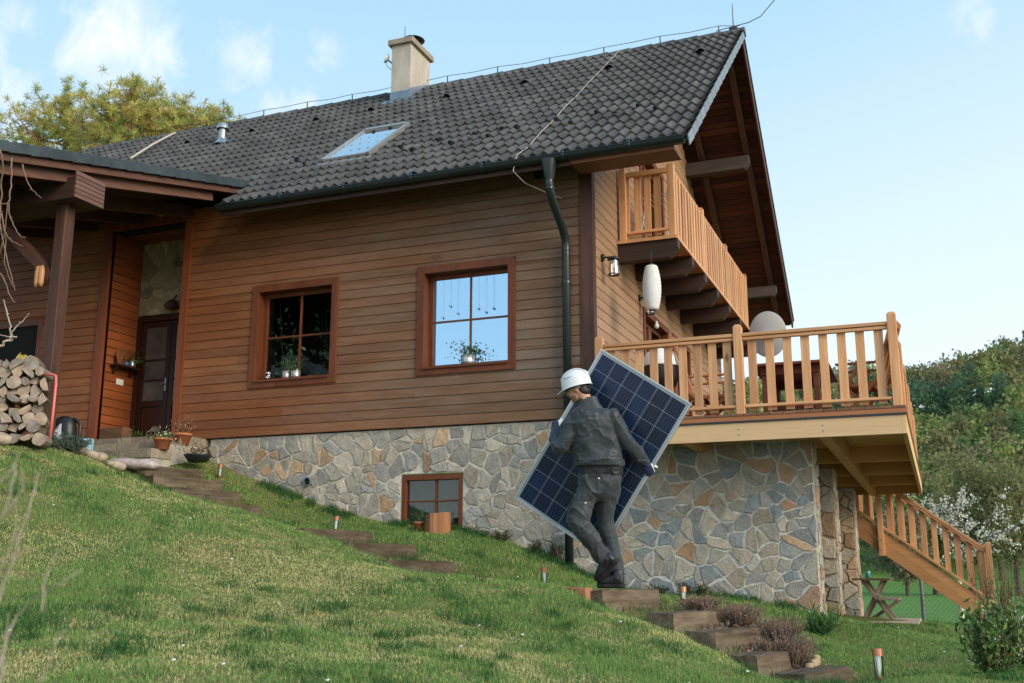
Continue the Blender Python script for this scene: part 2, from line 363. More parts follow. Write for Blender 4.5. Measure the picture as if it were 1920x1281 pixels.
def hill_rise(x, y):
    dx, dy = x-CP[0], y-CP[1]; t = dx*FW[0]/cp_+dy*FW[1]/cp_; s = dx*RT[0]+dy*RT[1]
    u = 960+FPX*s/np.maximum(t, 1.0)/1.0
    top = .000489*(1084-np.interp(np.clip(u, -2500, 4000), HU, HV))*150-5.0
    w = np.clip((t-62)/88, 0, 1); w = w*w*(3-2*w)*.75+w*.25
    return np.where(t > 20, top*w+np.clip((t-150)*.05, 0, 12), 0)
def ground(x, y):
    x, y = np.asarray(x, float), np.asarray(y, float); sh = x.shape; xf, yf = x.ravel(), y.ravel(); z = gbase(xf, yf)
    near = (np.abs(xf) < 40) & (np.abs(yf) < 40); idx = np.nonzero(near)[0]
    for c in range(0, len(idx), 20000):
        i = idx[c:c+20000]; d = np.sqrt((xf[i, None]-gp[None, :, 0])**2+(yf[i, None]-gp[None, :, 1])**2); z[i] += gker(d) @ _gw
    z += hill_rise(xf, yf)
    for q, nearp, g_, rise in CARVE:
        rx, ry = xf-nearp[0], yf-nearp[1]; i = np.nonzero((np.abs(rx) < 2) & (np.abs(ry) < 2))[0]
        a = rx[i]*PDIR[0]+ry[i]*PDIR[1]; b = rx[i]*PACR[0]+ry[i]*PACR[1]
        m = np.clip((a+g_+.02)/.08, 0, 1)*np.clip((.20-a)/.08, 0, 1)*np.clip((b+.10)/.12, 0, 1)*np.clip((1.16-b)/.12, 0, 1); z[i] = z[i]*(1-m)+np.minimum(z[i], q[2]-rise)*m
    return z.reshape(sh)
CARVE = []
for k_, (kd, q) in enumerate(STEPS):
    np_ = q if kd == 'near' else q-PACR*1.05; d_ = .5
    for k2, (kd2, q2) in enumerate(STEPS):
        p2 = q2 if kd2 == 'near' else q2-PACR*1.05; a_ = (p2-np_) @ PDIR
        if -1.0 < a_ < -.05: d_ = min(d_, -a_)
    CARVE.append((q, np_, d_, .185 if kd == 'near' else .15))
def gz(x, y): return float(ground(np.array([x]), np.array([y]))[0])
def axis_grid(a, b, st, lo, hi):
    core = np.arange(a, b+1e-6, st); L = [a]; d = st
    while L[-1] > lo: d *= 1.18; L.append(L[-1]-d)
    R = [core[-1]]; d = st
    while R[-1] < hi: d *= 1.18; R.append(R[-1]+d)
    return np.concatenate([np.array(L[1:])[::-1], core, np.array(R[1:])])
gx = axis_grid(-13, 7, .11, -420, 420); gy = axis_grid(-12, 10, .11, -420, 420)
GX, GY = np.meshgrid(gx, gy); GZ = ground(GX, GY)
nearm = (np.abs(GX) < 14) & (np.abs(GY) < 14)
GZ = GZ+np.where(nearm, (fbm(GX*2.2, GY*2.2, 0, 4, 3)-.5)*.05+(fbm(GX*7, GY*7, 0, 3, 9)-.5)*.02, 0)
nx, ny = len(gx), len(gy); ii = np.arange(nx*ny).reshape(ny, nx)
Fg = np.stack([ii[:-1, :-1], ii[:-1, 1:], ii[1:, 1:], ii[1:, :-1]], -1).reshape(-1, 4)
def groundmat():
    t = NT('lawn_soil'); v = t.tex(); n1 = t.noise(v, .9, 6, .62, .4); n2 = t.noise(v, 11, 6, .7); n3 = t.noise(v, 60, 3, .7)
    f = t.math('ADD', t.math('ADD', t.math('MULTIPLY', n1, .55), t.math('MULTIPLY', n2, .3)), t.math('MULTIPLY', n3, .25))
    c = t.ramp(f, [(.38, (.035, .075, .018)), (.5, (.075, .11, .03)), (.6, (.16, .14, .055)), (.72, (.2, .15, .075))])
    sp = t.n('ShaderNodeSeparateXYZ'); t.l(v, sp.inputs[0]); mr = t.n('ShaderNodeMapRange'); mr.inputs[1].default_value = 9.0; mr.inputs[2].default_value = 12.0; t.l(sp.outputs[1], mr.inputs[0])
    md = t.ramp(f, [(.35, (.085, .19, .04)), (.6, (.13, .24, .055)), (.75, (.2, .25, .08))]); c = t.mix(c, md, mr.outputs[0])
    t.bump(n3, .6, .02); return t.fin(c, .9, 0, .1)
g = mesh_obj('lawn_ground', np.stack([GX, GY, GZ], -1).reshape(-1, 3), Fg, None, groundmat(), True); tag(g, kind='structure')

# ------------------------------------------------------------------ the house
HL = 'brown timber chalet with stone plinth, dark tiled gable roof and orange balcony'
house = thing('timber_house', (-3.0, 3.0, -2.0), HL, 'house')
def part(name, mb, mat, parent=None, **k): return mb.build(name, mat, parent if parent is not None else house, **k)
BD = .1305
def siding(mb, P0, ax, out, w, z0, z1, holes, clip=None, colf=None, groove=.0045, th=.022, start=0.):
    """tongue and groove boards; P0 origin, ax along, out outward; each board is cut round the openings and butt jointed"""
    ax, out = np.asarray(ax, float), np.asarray(out, float); z = z0; r = random.Random(5)
    while z < z1-.01:
        zt = min(z+BD, z1); cuts = sorted({z, zt, *[q for h in holes for q in (h[2], h[3]) if z < q < zt]})
        jo = []; q = r.uniform(1.5, 4.5)
        while q < w: jo.append(q); q += r.uniform(3.2, 4.8)
        tints = [r.uniform(.90, 1.10) for _ in range(len(jo)+1)]; hues = [r.uniform(.94, 1.06) for _ in tints]
        for a, b in zip(cuts[:-1], cuts[1:]):
            seg = [(0., w)]
            if clip: seg = [clip(a, b)]
            for h in holes:
                if h[2] < b-1e-4 and h[3] > a+1e-4:
                    ns = []
                    for s, e in seg:
                        if h[1] <= s or h[0] >= e: ns.append((s, e)); continue
                        if h[0] > s: ns.append((s, h[0]))
                        if h[1] < e: ns.append((h[1], e))
                    seg = ns
            for s, e in seg:
                pts = [s]+[j for j in jo if s+.02 < j < e-.02]+[e]
                for p, q_ in zip(pts[:-1], pts[1:]):
                    if q_-p < .003: continue
                    k = sum(1 for j in jo if j <= p+1e-6); c = colf((p+q_)/2, tints[k], hues[k]) if colf else (tints[k],)*3
                    ga = groove if a == z else 0; gb = 0.0
                    x0, x1 = P0+ax*(p+.0006), P0+ax*(q_-.0006); up = np.array([0, 0, 1.])
                    ch = .006
                    V = []
                    for X in (x0, x1):
                        V += [X+up*(a-P0[2]+ga), X+up*(a-P0[2]+ga)+out*(th-ch), X+up*(a-P0[2]+ga+ch)+out*th, X+up*(b-P0[2]-ch)+out*th, X+up*(b-P0[2])+out*(th-ch), X+up*(b-P0[2])]
                    F = [(i, i+6, i+7, i+1) for i in range(5)]+[(0, 1, 2, 3, 4, 5), (11, 10, 9, 8, 7, 6)]
                    if np.cross(ax, up) @ out < 0: F = [f[::-1] for f in F]
                    mb.add(V, [f[::-1] for f in F], c)
        z = zt
# facade: X from -9.9 to 0, front at y = -0.022
W1, W2 = (-5.075, .676), (-2.44, .676); WW, WHt = 1.4145, 1.495
DOOR = (-7.74, -6.35, -.05, 3.32)
fx0 = -11.5
def hole(x0, x1, z0, z1): return (x0-fx0, x1-fx0, z0, z1)
FH = [hole(W1[0]+.1, W1[0]+WW-.1, .776, 2.07), hole(W2[0]+.1, W2[0]+WW-.1, .776, 2.07), hole(*DOOR)]
WL = (-10.2, -8.98, .95, 2.05)
FH.append(hole(*WL))
def fcol(x, t, h):
    return (t*h, t, t/h)
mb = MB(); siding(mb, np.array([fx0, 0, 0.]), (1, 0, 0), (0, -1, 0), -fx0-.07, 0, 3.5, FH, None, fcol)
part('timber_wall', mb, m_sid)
mb = MB()
for a, b, c, d in ((fx0, DOOR[0]-.0, .0, 3.8), (DOOR[1], W1[0]+.1, .0, 3.7), (W1[0]+.1, W1[0]+WW-.1, .0, .776), (W1[0]+.1, W1[0]+WW-.1, 2.07, 3.7), (W1[0]+WW-.1, W2[0]+.1, .0, 3.7), (W2[0]+.1, W2[0]+WW-.1, .0, .776), (W2[0]+.1, W2[0]+WW-.1, 2.07, 3.7), (W2[0]+WW-.1, -.02, .0, 3.7), (DOOR[0], DOOR[1], 3.32, 3.8)):
    mb.box((a, .002, c), (b, .25, d), (.25, .12, .06))
part('wall_core', mb, m_dark)
# gable wall on x = 0 (y from 0 to 8.61)
RA, RZ, RYR, RZR, RX = -.641, 3.200, 4.306, 7.099, 1.408
SLP = (RZR-RZ)/(RYR-RA); RN = nrm((0, -SLP, 1)); RS = nrm((0, 1, SLP)); RLEN = math.hypot(RYR-RA, RZR-RZ)
def roofz(y): return RZR-SLP*abs(y-RYR)-.16
def gclip(a, b):
    z = b; d = (RZR-.16-z)/SLP; return (max(0.0, RYR-d), min(8.612, RYR+d))
GD2 = (2.44, 3.95, 2.62, 4.58); GD1 = (2.42, 4.0, -.13, 1.98); GW1 = (4.3, 5.6, .7, 1.98)
mb = MB(); siding(mb, np.array([0., 0, 0.]), (0, 1, 0), (1, 0, 0), 8.612, 0, 6.9, [GD2, GD1, GW1], gclip, lambda x, t, h: ((.93+.07*t)*t**.5,)*3)
part('gable_cladding', mb, m_gab)
mb = MB()
for (a, b, c, d) in ((0.01, 2.42, -.1, 3.5), (2.42, 4.0, 1.98, 2.62), (4.0, 4.3, -.1, 3.4), (4.3, 5.6, -.1, .7), (4.3, 5.6, 1.98, 3.4), (5.6, 8.6, -.1, 3.3), (4.0, 7.2, 3.4, 4.3), (1.6, 2.44, 3.5, 4.6), (3.95, 6, 4.3, 5.2), (2.4, 6, 4.58, 5.2), (3.2, 5.4, 5.2, 5.9)): mb.box((-.25, a, c), (-.002, b, d))
part('wall_core', mb, m_dark)
mb = MB(); mb.box((-.155, -.032, -.03), (.028, -.0, 3.45)); mb.box((0.0, 0.0, -.03), (.03, .09, 3.45)); part('corner_board', mb, m_beamz, bevel=.004)
mb = MB(); mb.box((-.08, -.034, -.0), (.0305, -.033, 3.2)); 
# windows
def window(x0, z0, w, h, pane_mat, name='window', depth=.13):
    fr = MB(); tw = .105
    def mit(a, b, c, d): fr.prism([(p[0], -.045, p[1]) for p in (a, b, c, d)], (0, .05, 0))
    A, B, C_, D_ = (x0, z0), (x0+w, z0), (x0+w, z0+h), (x0, z0+h); a, b, c, d = (x0+tw, z0+tw), (x0+w-tw, z0+tw), (x0+w-tw, z0+h-tw), (x0+tw, z0+h-tw)
    g = .0015
    win = MB(); 
    vert = MB()
    g = 0
    for pp in ((A, B, b, a), (d, c, C_, D_)): vert.prism([(p[0], -.045, p[1]) for p in pp], (0, .05, 0))
    vert.prism([(p[0], -.045, p[1]) for p in ((A[0], A[1]+g), (a[0], a[1]+g), (d[0], d[1]-g), (D_[0], D_[1]-g))], (0, .05, 0)); vert.prism([(p[0], -.045, p[1]) for p in ((b[0], b[1]+g), (B[0], B[1]+g), (C_[0], C_[1]-g), (c[0], c[1]-g))], (0, .05, 0))
    # reveal boards
    rv = MB(); X0, X1, Z0, Z1 = x0+tw, x0+w-tw, z0+tw, z0+h-tw
    rv.box((X0-.02, .005, Z0), (X0, depth+.05, Z1)); rv.box((X1, .005, Z0), (X1+.02, depth+.05, Z1)); rv.box((X0-.02, .005, Z1), (X1+.02, depth+.05, Z1+.02))
    root = part(name, vert, m_trimz, bevel=.004)
    part('reveal', rv, m_trimz, root)
    sl_ = MB(); sl_.box((X0-.0, -.07, Z0-.028), (X1+.0, depth+.05, Z0+.004)); part('sill', sl_, m_trim, root, bevel=.004)
    sa = MB(); fw = .055; y0, y1 = depth, depth+.05
    sa.box((X0, y0, Z0+.004), (X0+fw, y1, Z1)); sa.box((X1-fw, y0, Z0+.004), (X1, y1, Z1)); sa.box((X0+fw, y0, Z0+.004), (X1-fw, y1, Z0+fw)); sa.box((X0+fw, y0, Z1-fw), (X1-fw, y1, Z1))
    mx_, mz_ = (X0+X1)/2, Z0+(Z1-Z0)*.5
    sa.box((mx_-.014, y0+.008, Z0+fw), (mx_+.014, y1-.004, Z1-fw)); sa.box((X0+fw, y0+.012, mz_-.014), (mx_-.0145, y1-.006, mz_+.014)); sa.box((mx_+.0145, y0+.012, mz_-.014), (X1-fw, y1-.006, mz_+.014))
    part('sash', sa, m_trimz, root, bevel=.003)
    pn = MB(); pn.box((X0+fw-.01, y0+.02, Z0+fw-.01), (X1-fw+.01, y0+.026, Z1-fw+.01)); part('pane', pn, pane_mat, root)
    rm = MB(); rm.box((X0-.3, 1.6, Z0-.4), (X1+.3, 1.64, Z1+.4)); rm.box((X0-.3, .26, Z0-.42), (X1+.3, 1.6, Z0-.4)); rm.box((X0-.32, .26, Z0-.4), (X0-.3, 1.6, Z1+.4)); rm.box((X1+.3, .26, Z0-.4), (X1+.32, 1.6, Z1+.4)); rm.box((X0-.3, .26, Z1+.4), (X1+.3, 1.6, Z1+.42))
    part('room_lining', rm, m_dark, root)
    return root
win1 = window(W1[0], W1[1], WW, WHt, m_glass); win2 = window(W2[0], W2[1], WW, WHt, m_mirror)
# little glass baubles hung on threads inside the blue window
mb = MB()
for k, (dx, dz) in enumerate(((.2, .5), (.31, .35), (.42, .46), (.72, .42), (.83, .48), (.94, .44))):
    x = W2[0]+.1+dx; mb.tube([(x, .128, 2.0), (x, .128, 2.0-dz)], .0014, 5); mb.lathe([(.001, 0), (.011, .012), (.014, .024), (.008, .036), (.001, .04)], (x, .126, 2.0-dz-.038), (0, 0, 1), 8)
part('hanging_ornaments', mb, plain('pale_blue_bead', (.35, .5, .62), .3, 0, .05, 5, 0), win2)
# left window under the porch
mb = MB(); x0, x1, z0, z1 = WL; 
mb.box((x0, -.03, z0), (x0+.1, .1, z1)); mb.box((x1-.1, -.03, z0), (x1, .1, z1)); mb.box((x0+.1, -.03, z1-.1), (x1-.1, .1, z1)); mb.box((x0+.1, -.05, z0), (x1-.1, .1, z0+.08)); mb.box((-9.34, .04, z0+.08), (-9.28, .09, z1-.1)); mb.box((-9.28, .05, 1.28), (x1-.1, .085, 1.32)); mb.box((x0+.1, .05, 1.28), (-9.34, .085, 1.32))
wl = part('window', mb, m_trimz, bevel=.004); mb = MB(); mb.box((x0+.1, .06, z0+.08), (x1-.1, .066, z1-.1)); part('pane', mb, m_glass, wl)
t = NT('painted_tree_reflection'); cc = t.ramp(t.noise(t.tex((1, 1, 1)), 9, 6, .65, 1), [(.35, (.10, .065, .02)), (.5, (.60, .38, .14)), (.66, (.85, .65, .36))]); m_treerefl = t.fin(cc, .9)
mb = MB(); mb.box((x0+.08, .1, z0+.06), (x1-.08, .105, z1-.08)); part('curtain_or_reflection', mb, m_treerefl, wl)  # not cloth: golden reflection of sunlit trees painted on a sheet behind the glass
# basement window
bx0, bx1, bz0, bz1 = -2.64, -1.77, -1.33, -.615
mb = MB(); fw = .06
mb.box((bx0, .03, bz0), (bx0+fw, .12, bz1)); mb.box((bx1-fw, .03, bz0), (bx1, .12, bz1)); mb.box((bx0+fw, .03, bz1-.07), (bx1-fw, .12, bz1)); mb.box((bx0+fw, .03, bz0), (bx1-fw, .12, bz0+fw))
mxx = (bx0+bx1)/2+.04; mb.box((mxx-.012, .06, bz0+fw), (mxx+.012, .11, bz1-.07)); mb.box((bx0+fw, .065, -.965), (mxx-.0125, .1, -.945)); mb.box((mxx+.0125, .065, -.965), (bx1-fw, .1, -.945))
bw = part('basement_window', mb, m_trimz, bevel=.004); mb = MB(); mb.box((bx0+fw, .085, bz0+fw), (bx1-fw, .09, bz1-.07)); part('pane', mb, glassmat('dusty_glass', (.75, .8, .75), .03, .6), bw)
mb = MB(); mb.box((bx0, .16, bz0), (bx1, .17, bz1)); part('blind', mb, plain('dusty_inside', (.09, .12, .11), .9, 0, .5, 2, 0), bw)
# ------------------------------------------------------------------ crazy paving stone walls
STC = [(.33, .295, .24), (.29, .265, .225), (.36, .315, .25), (.27, .255, .23), (.38, .33, .265), (.31, .26, .205), (.26, .245, .22)]
STB = [(.235, .245, .245), (.205, .23, .245), (.265, .26, .245), (.29, .275, .24), (.25, .255, .245), (.32, .29, .24), (.20, .22, .23)]
STO = [(.34, .215, .125), (.38, .26, .165), (.31, .20, .135)]
def clipp(poly, p, n):
    out = []; m = len(poly)
    for i in range(m):
        a, b = poly[i], poly[(i+1) % m]; da, db = (a-p) @ n, (b-p) @ n
        if da <= 0: out.append(a)
        if da*db < 0: out.append(a+(b-a)*da/(da-db))
    return out
def paving(mb, w, h, n, to3, out, pal, seed, holes=(), orange=.12, gap=.011, dep=.017, mortar=(.62, .58, .5), stretch=(1, 1), zmin=None, mortar_back=.012):
    r = np.random.default_rng(seed); P = []
    md = math.sqrt(w*h/n)*.62; tries = 0
    while len(P) < n and tries < n*60:
        tries += 1; q = r.uniform((0, 0), (w, h)); k = md*(1.5 if r.random() < .22 else .74)
        if all((q[0]-p[0])**2+(q[1]-p[1])**2 > k*k for p in P): P.append(q)
    P = np.array(P); out = np.asarray(out, float)
    for i, p in enumerate(P):
        hol = [H for H in holes if H[0] < p[0] < H[1] and H[2] < p[1] < H[3]]
        if hol: continue
        poly = [np.array(q, float) for q in ((0, 0), (w, 0), (w, h), (0, h))]
        d = np.linalg.norm(P-p, axis=1); a_ = r.uniform(0, PI)
        for j in np.argsort(d)[1:26]:
            nn = P[j]-p; poly = clipp(poly, p+nn*.5, nn/np.linalg.norm(nn))
            if len(poly) < 3: break
        for H in holes:
            cx, cz_ = (H[0]+H[1])/2, (H[2]+H[3])/2; dx = max(H[0]-p[0], p[0]-H[1]); dz = max(H[2]-p[1], p[1]-H[3])
            if dx >= dz: nn = np.array([1., 0]) if p[0] < H[0] else np.array([-1., 0]); q = np.array([H[0] if p[0] < H[0] else H[1], 0.])
            else: nn = np.array([0, 1.]) if p[1] < H[2] else np.array([0, -1.]); q = np.array([0., H[2] if p[1] < H[2] else H[3]])
            near = any(H[0]-.3 < v[0] < H[1]+.3 and H[2]-.3 < v[1] < H[3]+.3 for v in poly)
            if near and any(H[0] < v[0] < H[1] and H[2] < v[1] < H[3] for v in poly): poly = clipp(poly, q, nn)
        if len(poly) < 3: continue
        def inset(pl, g):
            m = len(pl); res = pl; A = .5*sum(pl[k][0]*pl[(k+1) % m][1]-pl[(k+1) % m][0]*pl[k][1] for k in range(m))
            for k in range(m):
                e = pl[(k+1) % m]-pl[k]; L = np.linalg.norm(e)
                if L < 1e-5: continue
                nn = np.array([e[1], -e[0]])/L*(1 if A > 0 else -1); res = clipp(res, pl[k]-nn*g*r.uniform(.75, 1.35), nn)
                if len(res) < 3: return None
            return res
        a = inset(poly, gap)
        if a is None: continue
        # jagged outline
        jag = []
        for k in range(len(a)):
            q0, q1 = a[k], a[(k+1) % len(a)]; L = np.linalg.norm(q1-q0); jag.append(q0+r.normal(0, .003, 2))
            m = int(L/.07)
            for s in range(1, m+1): jag.append(q0+(q1-q0)*s/(m+1)+r.normal(0, .0065, 2))
        def warp(q_):
            e_ = min([q_[0], w-q_[0], q_[1], h-q_[1]]+[max(H[0]-q_[0], q_[0]-H[1], H[2]-q_[1], q_[1]-H[3]) for H in holes]); f_ = min(1, max(0, e_/.14))
            return q_+np.array([float(vnoise(q_[0]*3.1+seed, q_[1]*3.1, 0, seed))-.5, float(vnoise(q_[0]*3.1, q_[1]*3.1+seed, 5, seed+1))-.5])*.17*f_
        jag = [warp(q_) for q_ in jag]
        cen = np.mean(jag, axis=0); nv = len(jag); ar = .5*abs(sum(jag[k][0]*jag[(k+1) % nv][1]-jag[(k+1) % nv][0]*jag[k][1] for k in range(nv)))
        if ar < .0012: continue
        S = .5*sum(jag[k][0]*jag[(k+1) % nv][1]-jag[(k+1) % nv][0]*jag[k][1] for k in range(nv))
        if S < 0: jag = jag[::-1]
        hgt = dep*r.uniform(.7, 1.25); tilt = r.normal(0, .05, 2)
        V = [to3(q)-out*.004 for q in jag]
        sh = 1-min(.10, .006/math.sqrt(ar)); V += [to3(cen+(q-cen)*(sh+.6*(1-sh)))+out*(hgt*.8+np.clip((q-cen) @ tilt, -.006, .006)) for q in jag]
        V += [to3(cen+(q-cen)*(sh-.025))+out*(hgt+np.clip((q-cen) @ tilt, -.006, .006)) for q in jag]; V.append(to3(cen)+out*(hgt+r.normal(0, .002)))
        e1 = to3(np.array([1., 0]))-to3(np.array([0., 0])); e2 = to3(np.array([0, 1.]))-to3(np.array([0., 0])); fl = np.cross(e1, e2) @ out < 0
        F = []
        for lev in (0, 1):
            for k in range(nv): F.append((lev*nv+k, lev*nv+(k+1) % nv, (lev+1)*nv+(k+1) % nv, (lev+1)*nv+k))
        for k in range(nv): F.append((2*nv+k, 2*nv+(k+1) % nv, 3*nv))
        if fl: F = [f[::-1] for f in F]
        c = np.array(STO[r.integers(len(STO))] if r.random() < orange else pal[r.integers(len(pal))])*r.uniform(1.08, 1.48)
        mb.add(V, F, tuple(c))
    # mortar sheet with rectangles cut out
    xs = sorted({0, w, *[q for H in holes for q in H[:2]]}); zs = sorted({0, h, *[q for H in holes for q in H[2:]]})
    for xa, xb in zip(xs[:-1], xs[1:]):
        for za, zb in zip(zs[:-1], zs[1:]):
            if any(H[0]-1e-6 <= xa and xb <= H[1]+1e-6 and H[2]-1e-6 <= za and zb <= H[3]+1e-6 for H in holes): continue
            V = [to3(np.array(q))+out*mortar_back*.0 for q in ((xa, za), (xb, za), (xb, zb), (xa, zb))]
            e1 = V[1]-V[0]; e2 = V[3]-V[0]; F = [(0, 1, 2, 3)] if np.cross(e1, e2) @ out > 0 else [(3, 2, 1, 0)]
            mb.add(V, F, mortar)
def stonemat():
    t = NT('natural_stone'); v = t.tex(); at = t.attr(); s2 = t.n('ShaderNodeVectorMath', operation='SCALE'); s2.inputs['Scale'].default_value = 40.0; t.l(at, s2.inputs[0])
    a2 = t.n('ShaderNodeVectorMath', operation='ADD'); t.l(v, a2.inputs[0]); t.l(s2.outputs[0], a2.inputs[1]); v2 = a2.outputs[0]
    n1 = t.noise(v2, 9, 7, .68, .6); n2 = t.noise(v2, 45, 5, .7); n3 = t.noise(v2, 3.5, 4, .6, .5)
    k = t.ramp(t.math('ADD', t.math('MULTIPLY', n1, .6), t.math('MULTIPLY', n2, .4)), [(.28, (.5, .5, .5)), (.5, (1, 1, 1)), (.7, (1.35, 1.33, 1.28))])
    c = t.mix(at, k, 1.0, 'MULTIPLY'); st = t.ramp(n3, [(.58, (0, 0, 0)), (.7, (1, 1, 1))]); c = t.mix(c, (.36, .2, .09), t.math('MULTIPLY', st, .28))
    t.bump(t.math('ADD', n1, t.math('MULTIPLY', n2, .5)), .9, .03); return t.fin(c, .85, 0, .2)
m_stone = stonemat()
mb = MB()
paving(mb, 5.73, 2.292, 430, lambda q: np.array([-5.70+q[0], .03, -2.3+q[1]]), (0, -1, 0), STC, 3, holes=[(bx0+5.70-.01, bx1+5.70+.01, bz0+2.3-.0, bz1+2.3+.015)], orange=.09)
paving(mb, .3, 2.27, 16, lambda q: np.array([.03, .03+q[0], -2.3+q[1]]), (1, 0, 0), STC, 9, orange=.3)
mb.box((bx0-.01, .03, bz0), (bx0, .2, bz1), (.4, .35, .28)); mb.box((bx1, .03, bz0), (bx1+.01, .2, bz1), (.4, .35, .28)); mb.box((bx0-.04, -.012, bz0-.05), (bx1+.03, .2, bz0-.0), (.36, .32, .26)); mb.box((bx0-.0, .05, bz1+.0), (bx1, .2, bz1+.012), (.2, .18, .15))
part('stone_plinth', mb, m_stone)
vq = YP(577, 903, .0); mb = MB(); mb.lathe([(.062, -.005), (.062, .022), (.05, .024), (.048, -.0)], (vq[0], .0, vq[2]), (0, -1, 0), 20); mb.lathe([(.049, .002), (.0, .002)], (vq[0], 0, vq[2]), (0, -1, 0), 20, (.06, .06, .06)); part('vent_pipe', mb, m_steel)
# ------------------------------------------------------------------ roof
def RP(x, s, h=0.): return np.array([x, RA, RZ])+RS*s+RN*h
def tiles(mb, x0, x1, scut, ncourse=18, side=1):
    dx = .3/16; cs = RLEN/ncourse; nxx = int(round((x1-x0)/dx))
    xs = x1-np.arange(nxx+1)*(x1-x0)/nxx; ph = (x1-xs)/.15*2*PI
    prof = .05*(np.clip(.5+.5*np.cos(ph+.35), 0, 1)**1.3)
    r = np.random.default_rng(11)
    for c in range(ncourse):
        s0 = c*cs; s1 = s0+cs+.03
        tint = r.uniform(.78, 1.18, nxx//16+2); off = r.normal(0, .0025, nxx//16+2)
        ti = np.minimum(((x1-xs)/.3).astype(int), len(off)-1)
        yy = RA+RS[1]*s0
        keep = np.array([not (x < -5.27 and scut(s0)) for x in xs])
        rows = []
        for (s, hh) in ((s0, -.008), (s0-.006, .040), (s0+.012, .054), (s0+cs*.5, .034), (s1, .006)):
            h = hh+prof*(1. if hh > 0 else .9)+off[ti]; P = np.array([0, RA, RZ])+RS*s+RN*h[:, None]; P[:, 0] = xs+RN[0]*0; rows.append(P)
        n = nxx+1; V = np.concatenate(rows); F = []; C = []
        for k in range(4):
            for i in range(nxx):
                if keep[i] and keep[i+1]: F.append((k*n+i, k*n+i+1, (k+1)*n+i+1, (k+1)*n+i)); q = tint[int((i+.5)//16)]; C.append((q, q, q))
        mb.add(V, F, C)
def tilemat():
    t = NT('concrete_roof_tile'); v = t.tex(); n1 = t.noise(v, 2.2, 6, .65, .4); n2 = t.noise(v, 30, 4, .7)
    c = t.ramp(n1, [(.35, (.054, .051, .048)), (.65, (.104, .098, .092))]); c = t.mix(c, t.attr(), 1.0, 'MULTIPLY')
    l = t.ramp(t.noise(v, 14, 5, .7), [(.62, (0, 0, 0)), (.72, (1, 1, 1))]); c = t.mix(c, (.2, .15, .075), t.math('MULTIPLY', l, .4)); gr = t.ramp(t.noise(t.tex((1, .25, .25)), 1.3, 5, .7), [(.45, (0, 0, 0)), (.7, (1, 1, 1))]); c = t.mix(c, (.05, .05, .035), t.math('MULTIPLY', gr, .35))
    t.bump(n2, .3, .006); return t.fin(c, t.math('ADD', t.math('MULTIPLY', n2, .25), .55), 0, .22)
m_tile = tilemat()
mb = MB(); tiles(mb, -12.6, RX, lambda s: RA+RS[1]*s < .12)
roof = part('roof', mb, m_tile)
# the far slope, the deck under the tiles and the boarded soffit of the far slope
mb = MB()
mb.prism([(RX-.02, RYR, RZR-.03), (RX-.02, 9.253, 3.20-.03), (RX-.02, 9.253, 3.15-.03), (RX-.02, RYR, RZR-.08)], (-13.9, 0, 0), (.8, .8, .8))
for k in range(18):
    y = RYR+(k+.5)*(9.253-RYR)/18; z = RZR-(y-RYR)*SLP; mb.obox((RX-.05, y, z+.0), (.06, 0, 0), nrm((0, 1, -SLP))*.19, nrm((0, SLP, 1))*.03, (.8, .8, .8))
part('far_slope', mb, m_tile, roof)
mb = MB(); mb.prism([(RX-.05, RA+.05, RZ-.06+.04), (RX-.05, RYR, RZR-.06), (RX-.05, RYR, RZR-.10), (RX-.05, RA+.05, RZ-.10+.04)], (-6.6, 0, 0)); mb.prism([(-5.3, .15, RZ-.06+.04+.79*SLP), (-5.3, RYR, RZR-.06), (-5.3, RYR, RZR-.10), (-5.3, .15, RZ-.10+.04+.79*SLP)], (-7.2, 0, 0))
part('roof_deck', mb, m_beamx, roof)
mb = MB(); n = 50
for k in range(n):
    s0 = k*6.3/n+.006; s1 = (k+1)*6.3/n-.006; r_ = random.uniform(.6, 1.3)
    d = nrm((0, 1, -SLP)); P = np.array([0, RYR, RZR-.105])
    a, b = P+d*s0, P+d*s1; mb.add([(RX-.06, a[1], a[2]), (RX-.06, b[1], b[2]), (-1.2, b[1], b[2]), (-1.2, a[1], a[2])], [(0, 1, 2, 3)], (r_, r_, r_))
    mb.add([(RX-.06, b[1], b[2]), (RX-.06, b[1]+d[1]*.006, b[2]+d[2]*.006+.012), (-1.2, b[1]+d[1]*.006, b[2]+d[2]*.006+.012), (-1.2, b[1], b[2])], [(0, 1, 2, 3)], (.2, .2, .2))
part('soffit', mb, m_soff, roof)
# rafters and purlins of the gable overhang
for xr in (1.12, .30):
    mb = MB(); d = nrm((0, 1, -SLP)); nn = nrm((0, SLP, 1)); a = np.array([xr, RYR+.06, RZR-.115])-nn*.08; b = a+d*6.05; mb.bar(a, b, .10, .15, nn); part('rafter', mb, m_beamy, roof, bevel=.006)
def purlin(y, zc, x1, w=.16, h=.24, ch=.09, m=m_beamg):
    mb = MB(); P = [(-.3, zc+h/2), (x1, zc+h/2), (x1, zc-h/2+ch), (x1-ch*.9, zc-h/2), (-.3, zc-h/2)]
    mb.prism([(p[0], y-w/2, p[1]) for p in P], (0, w, 0)); part('purlin', mb, m, roof, bevel=.006)
purlin(5.9, 5.38, 1.17); purlin(8.15, 3.55, 1.24, .14, .20, .07); purlin(RYR, 6.72, 1.15, .16, .24)
purlin(1.55, 4.48, .98, .16, .2)
mb = MB(); mb.prism([(RX-.16, RA-.02, 3.065), (RX-.16, RA+.40, 3.085), (RX-.16, RA+.40, 3.125), (RX-.16, RA-.02, 3.115)], (-1.30, 0, 0)); part('eave_board', mb, wood('eave_board_red', (.13, .05, .022), (.21, .085, .04), 'x', 7, .55), roof)
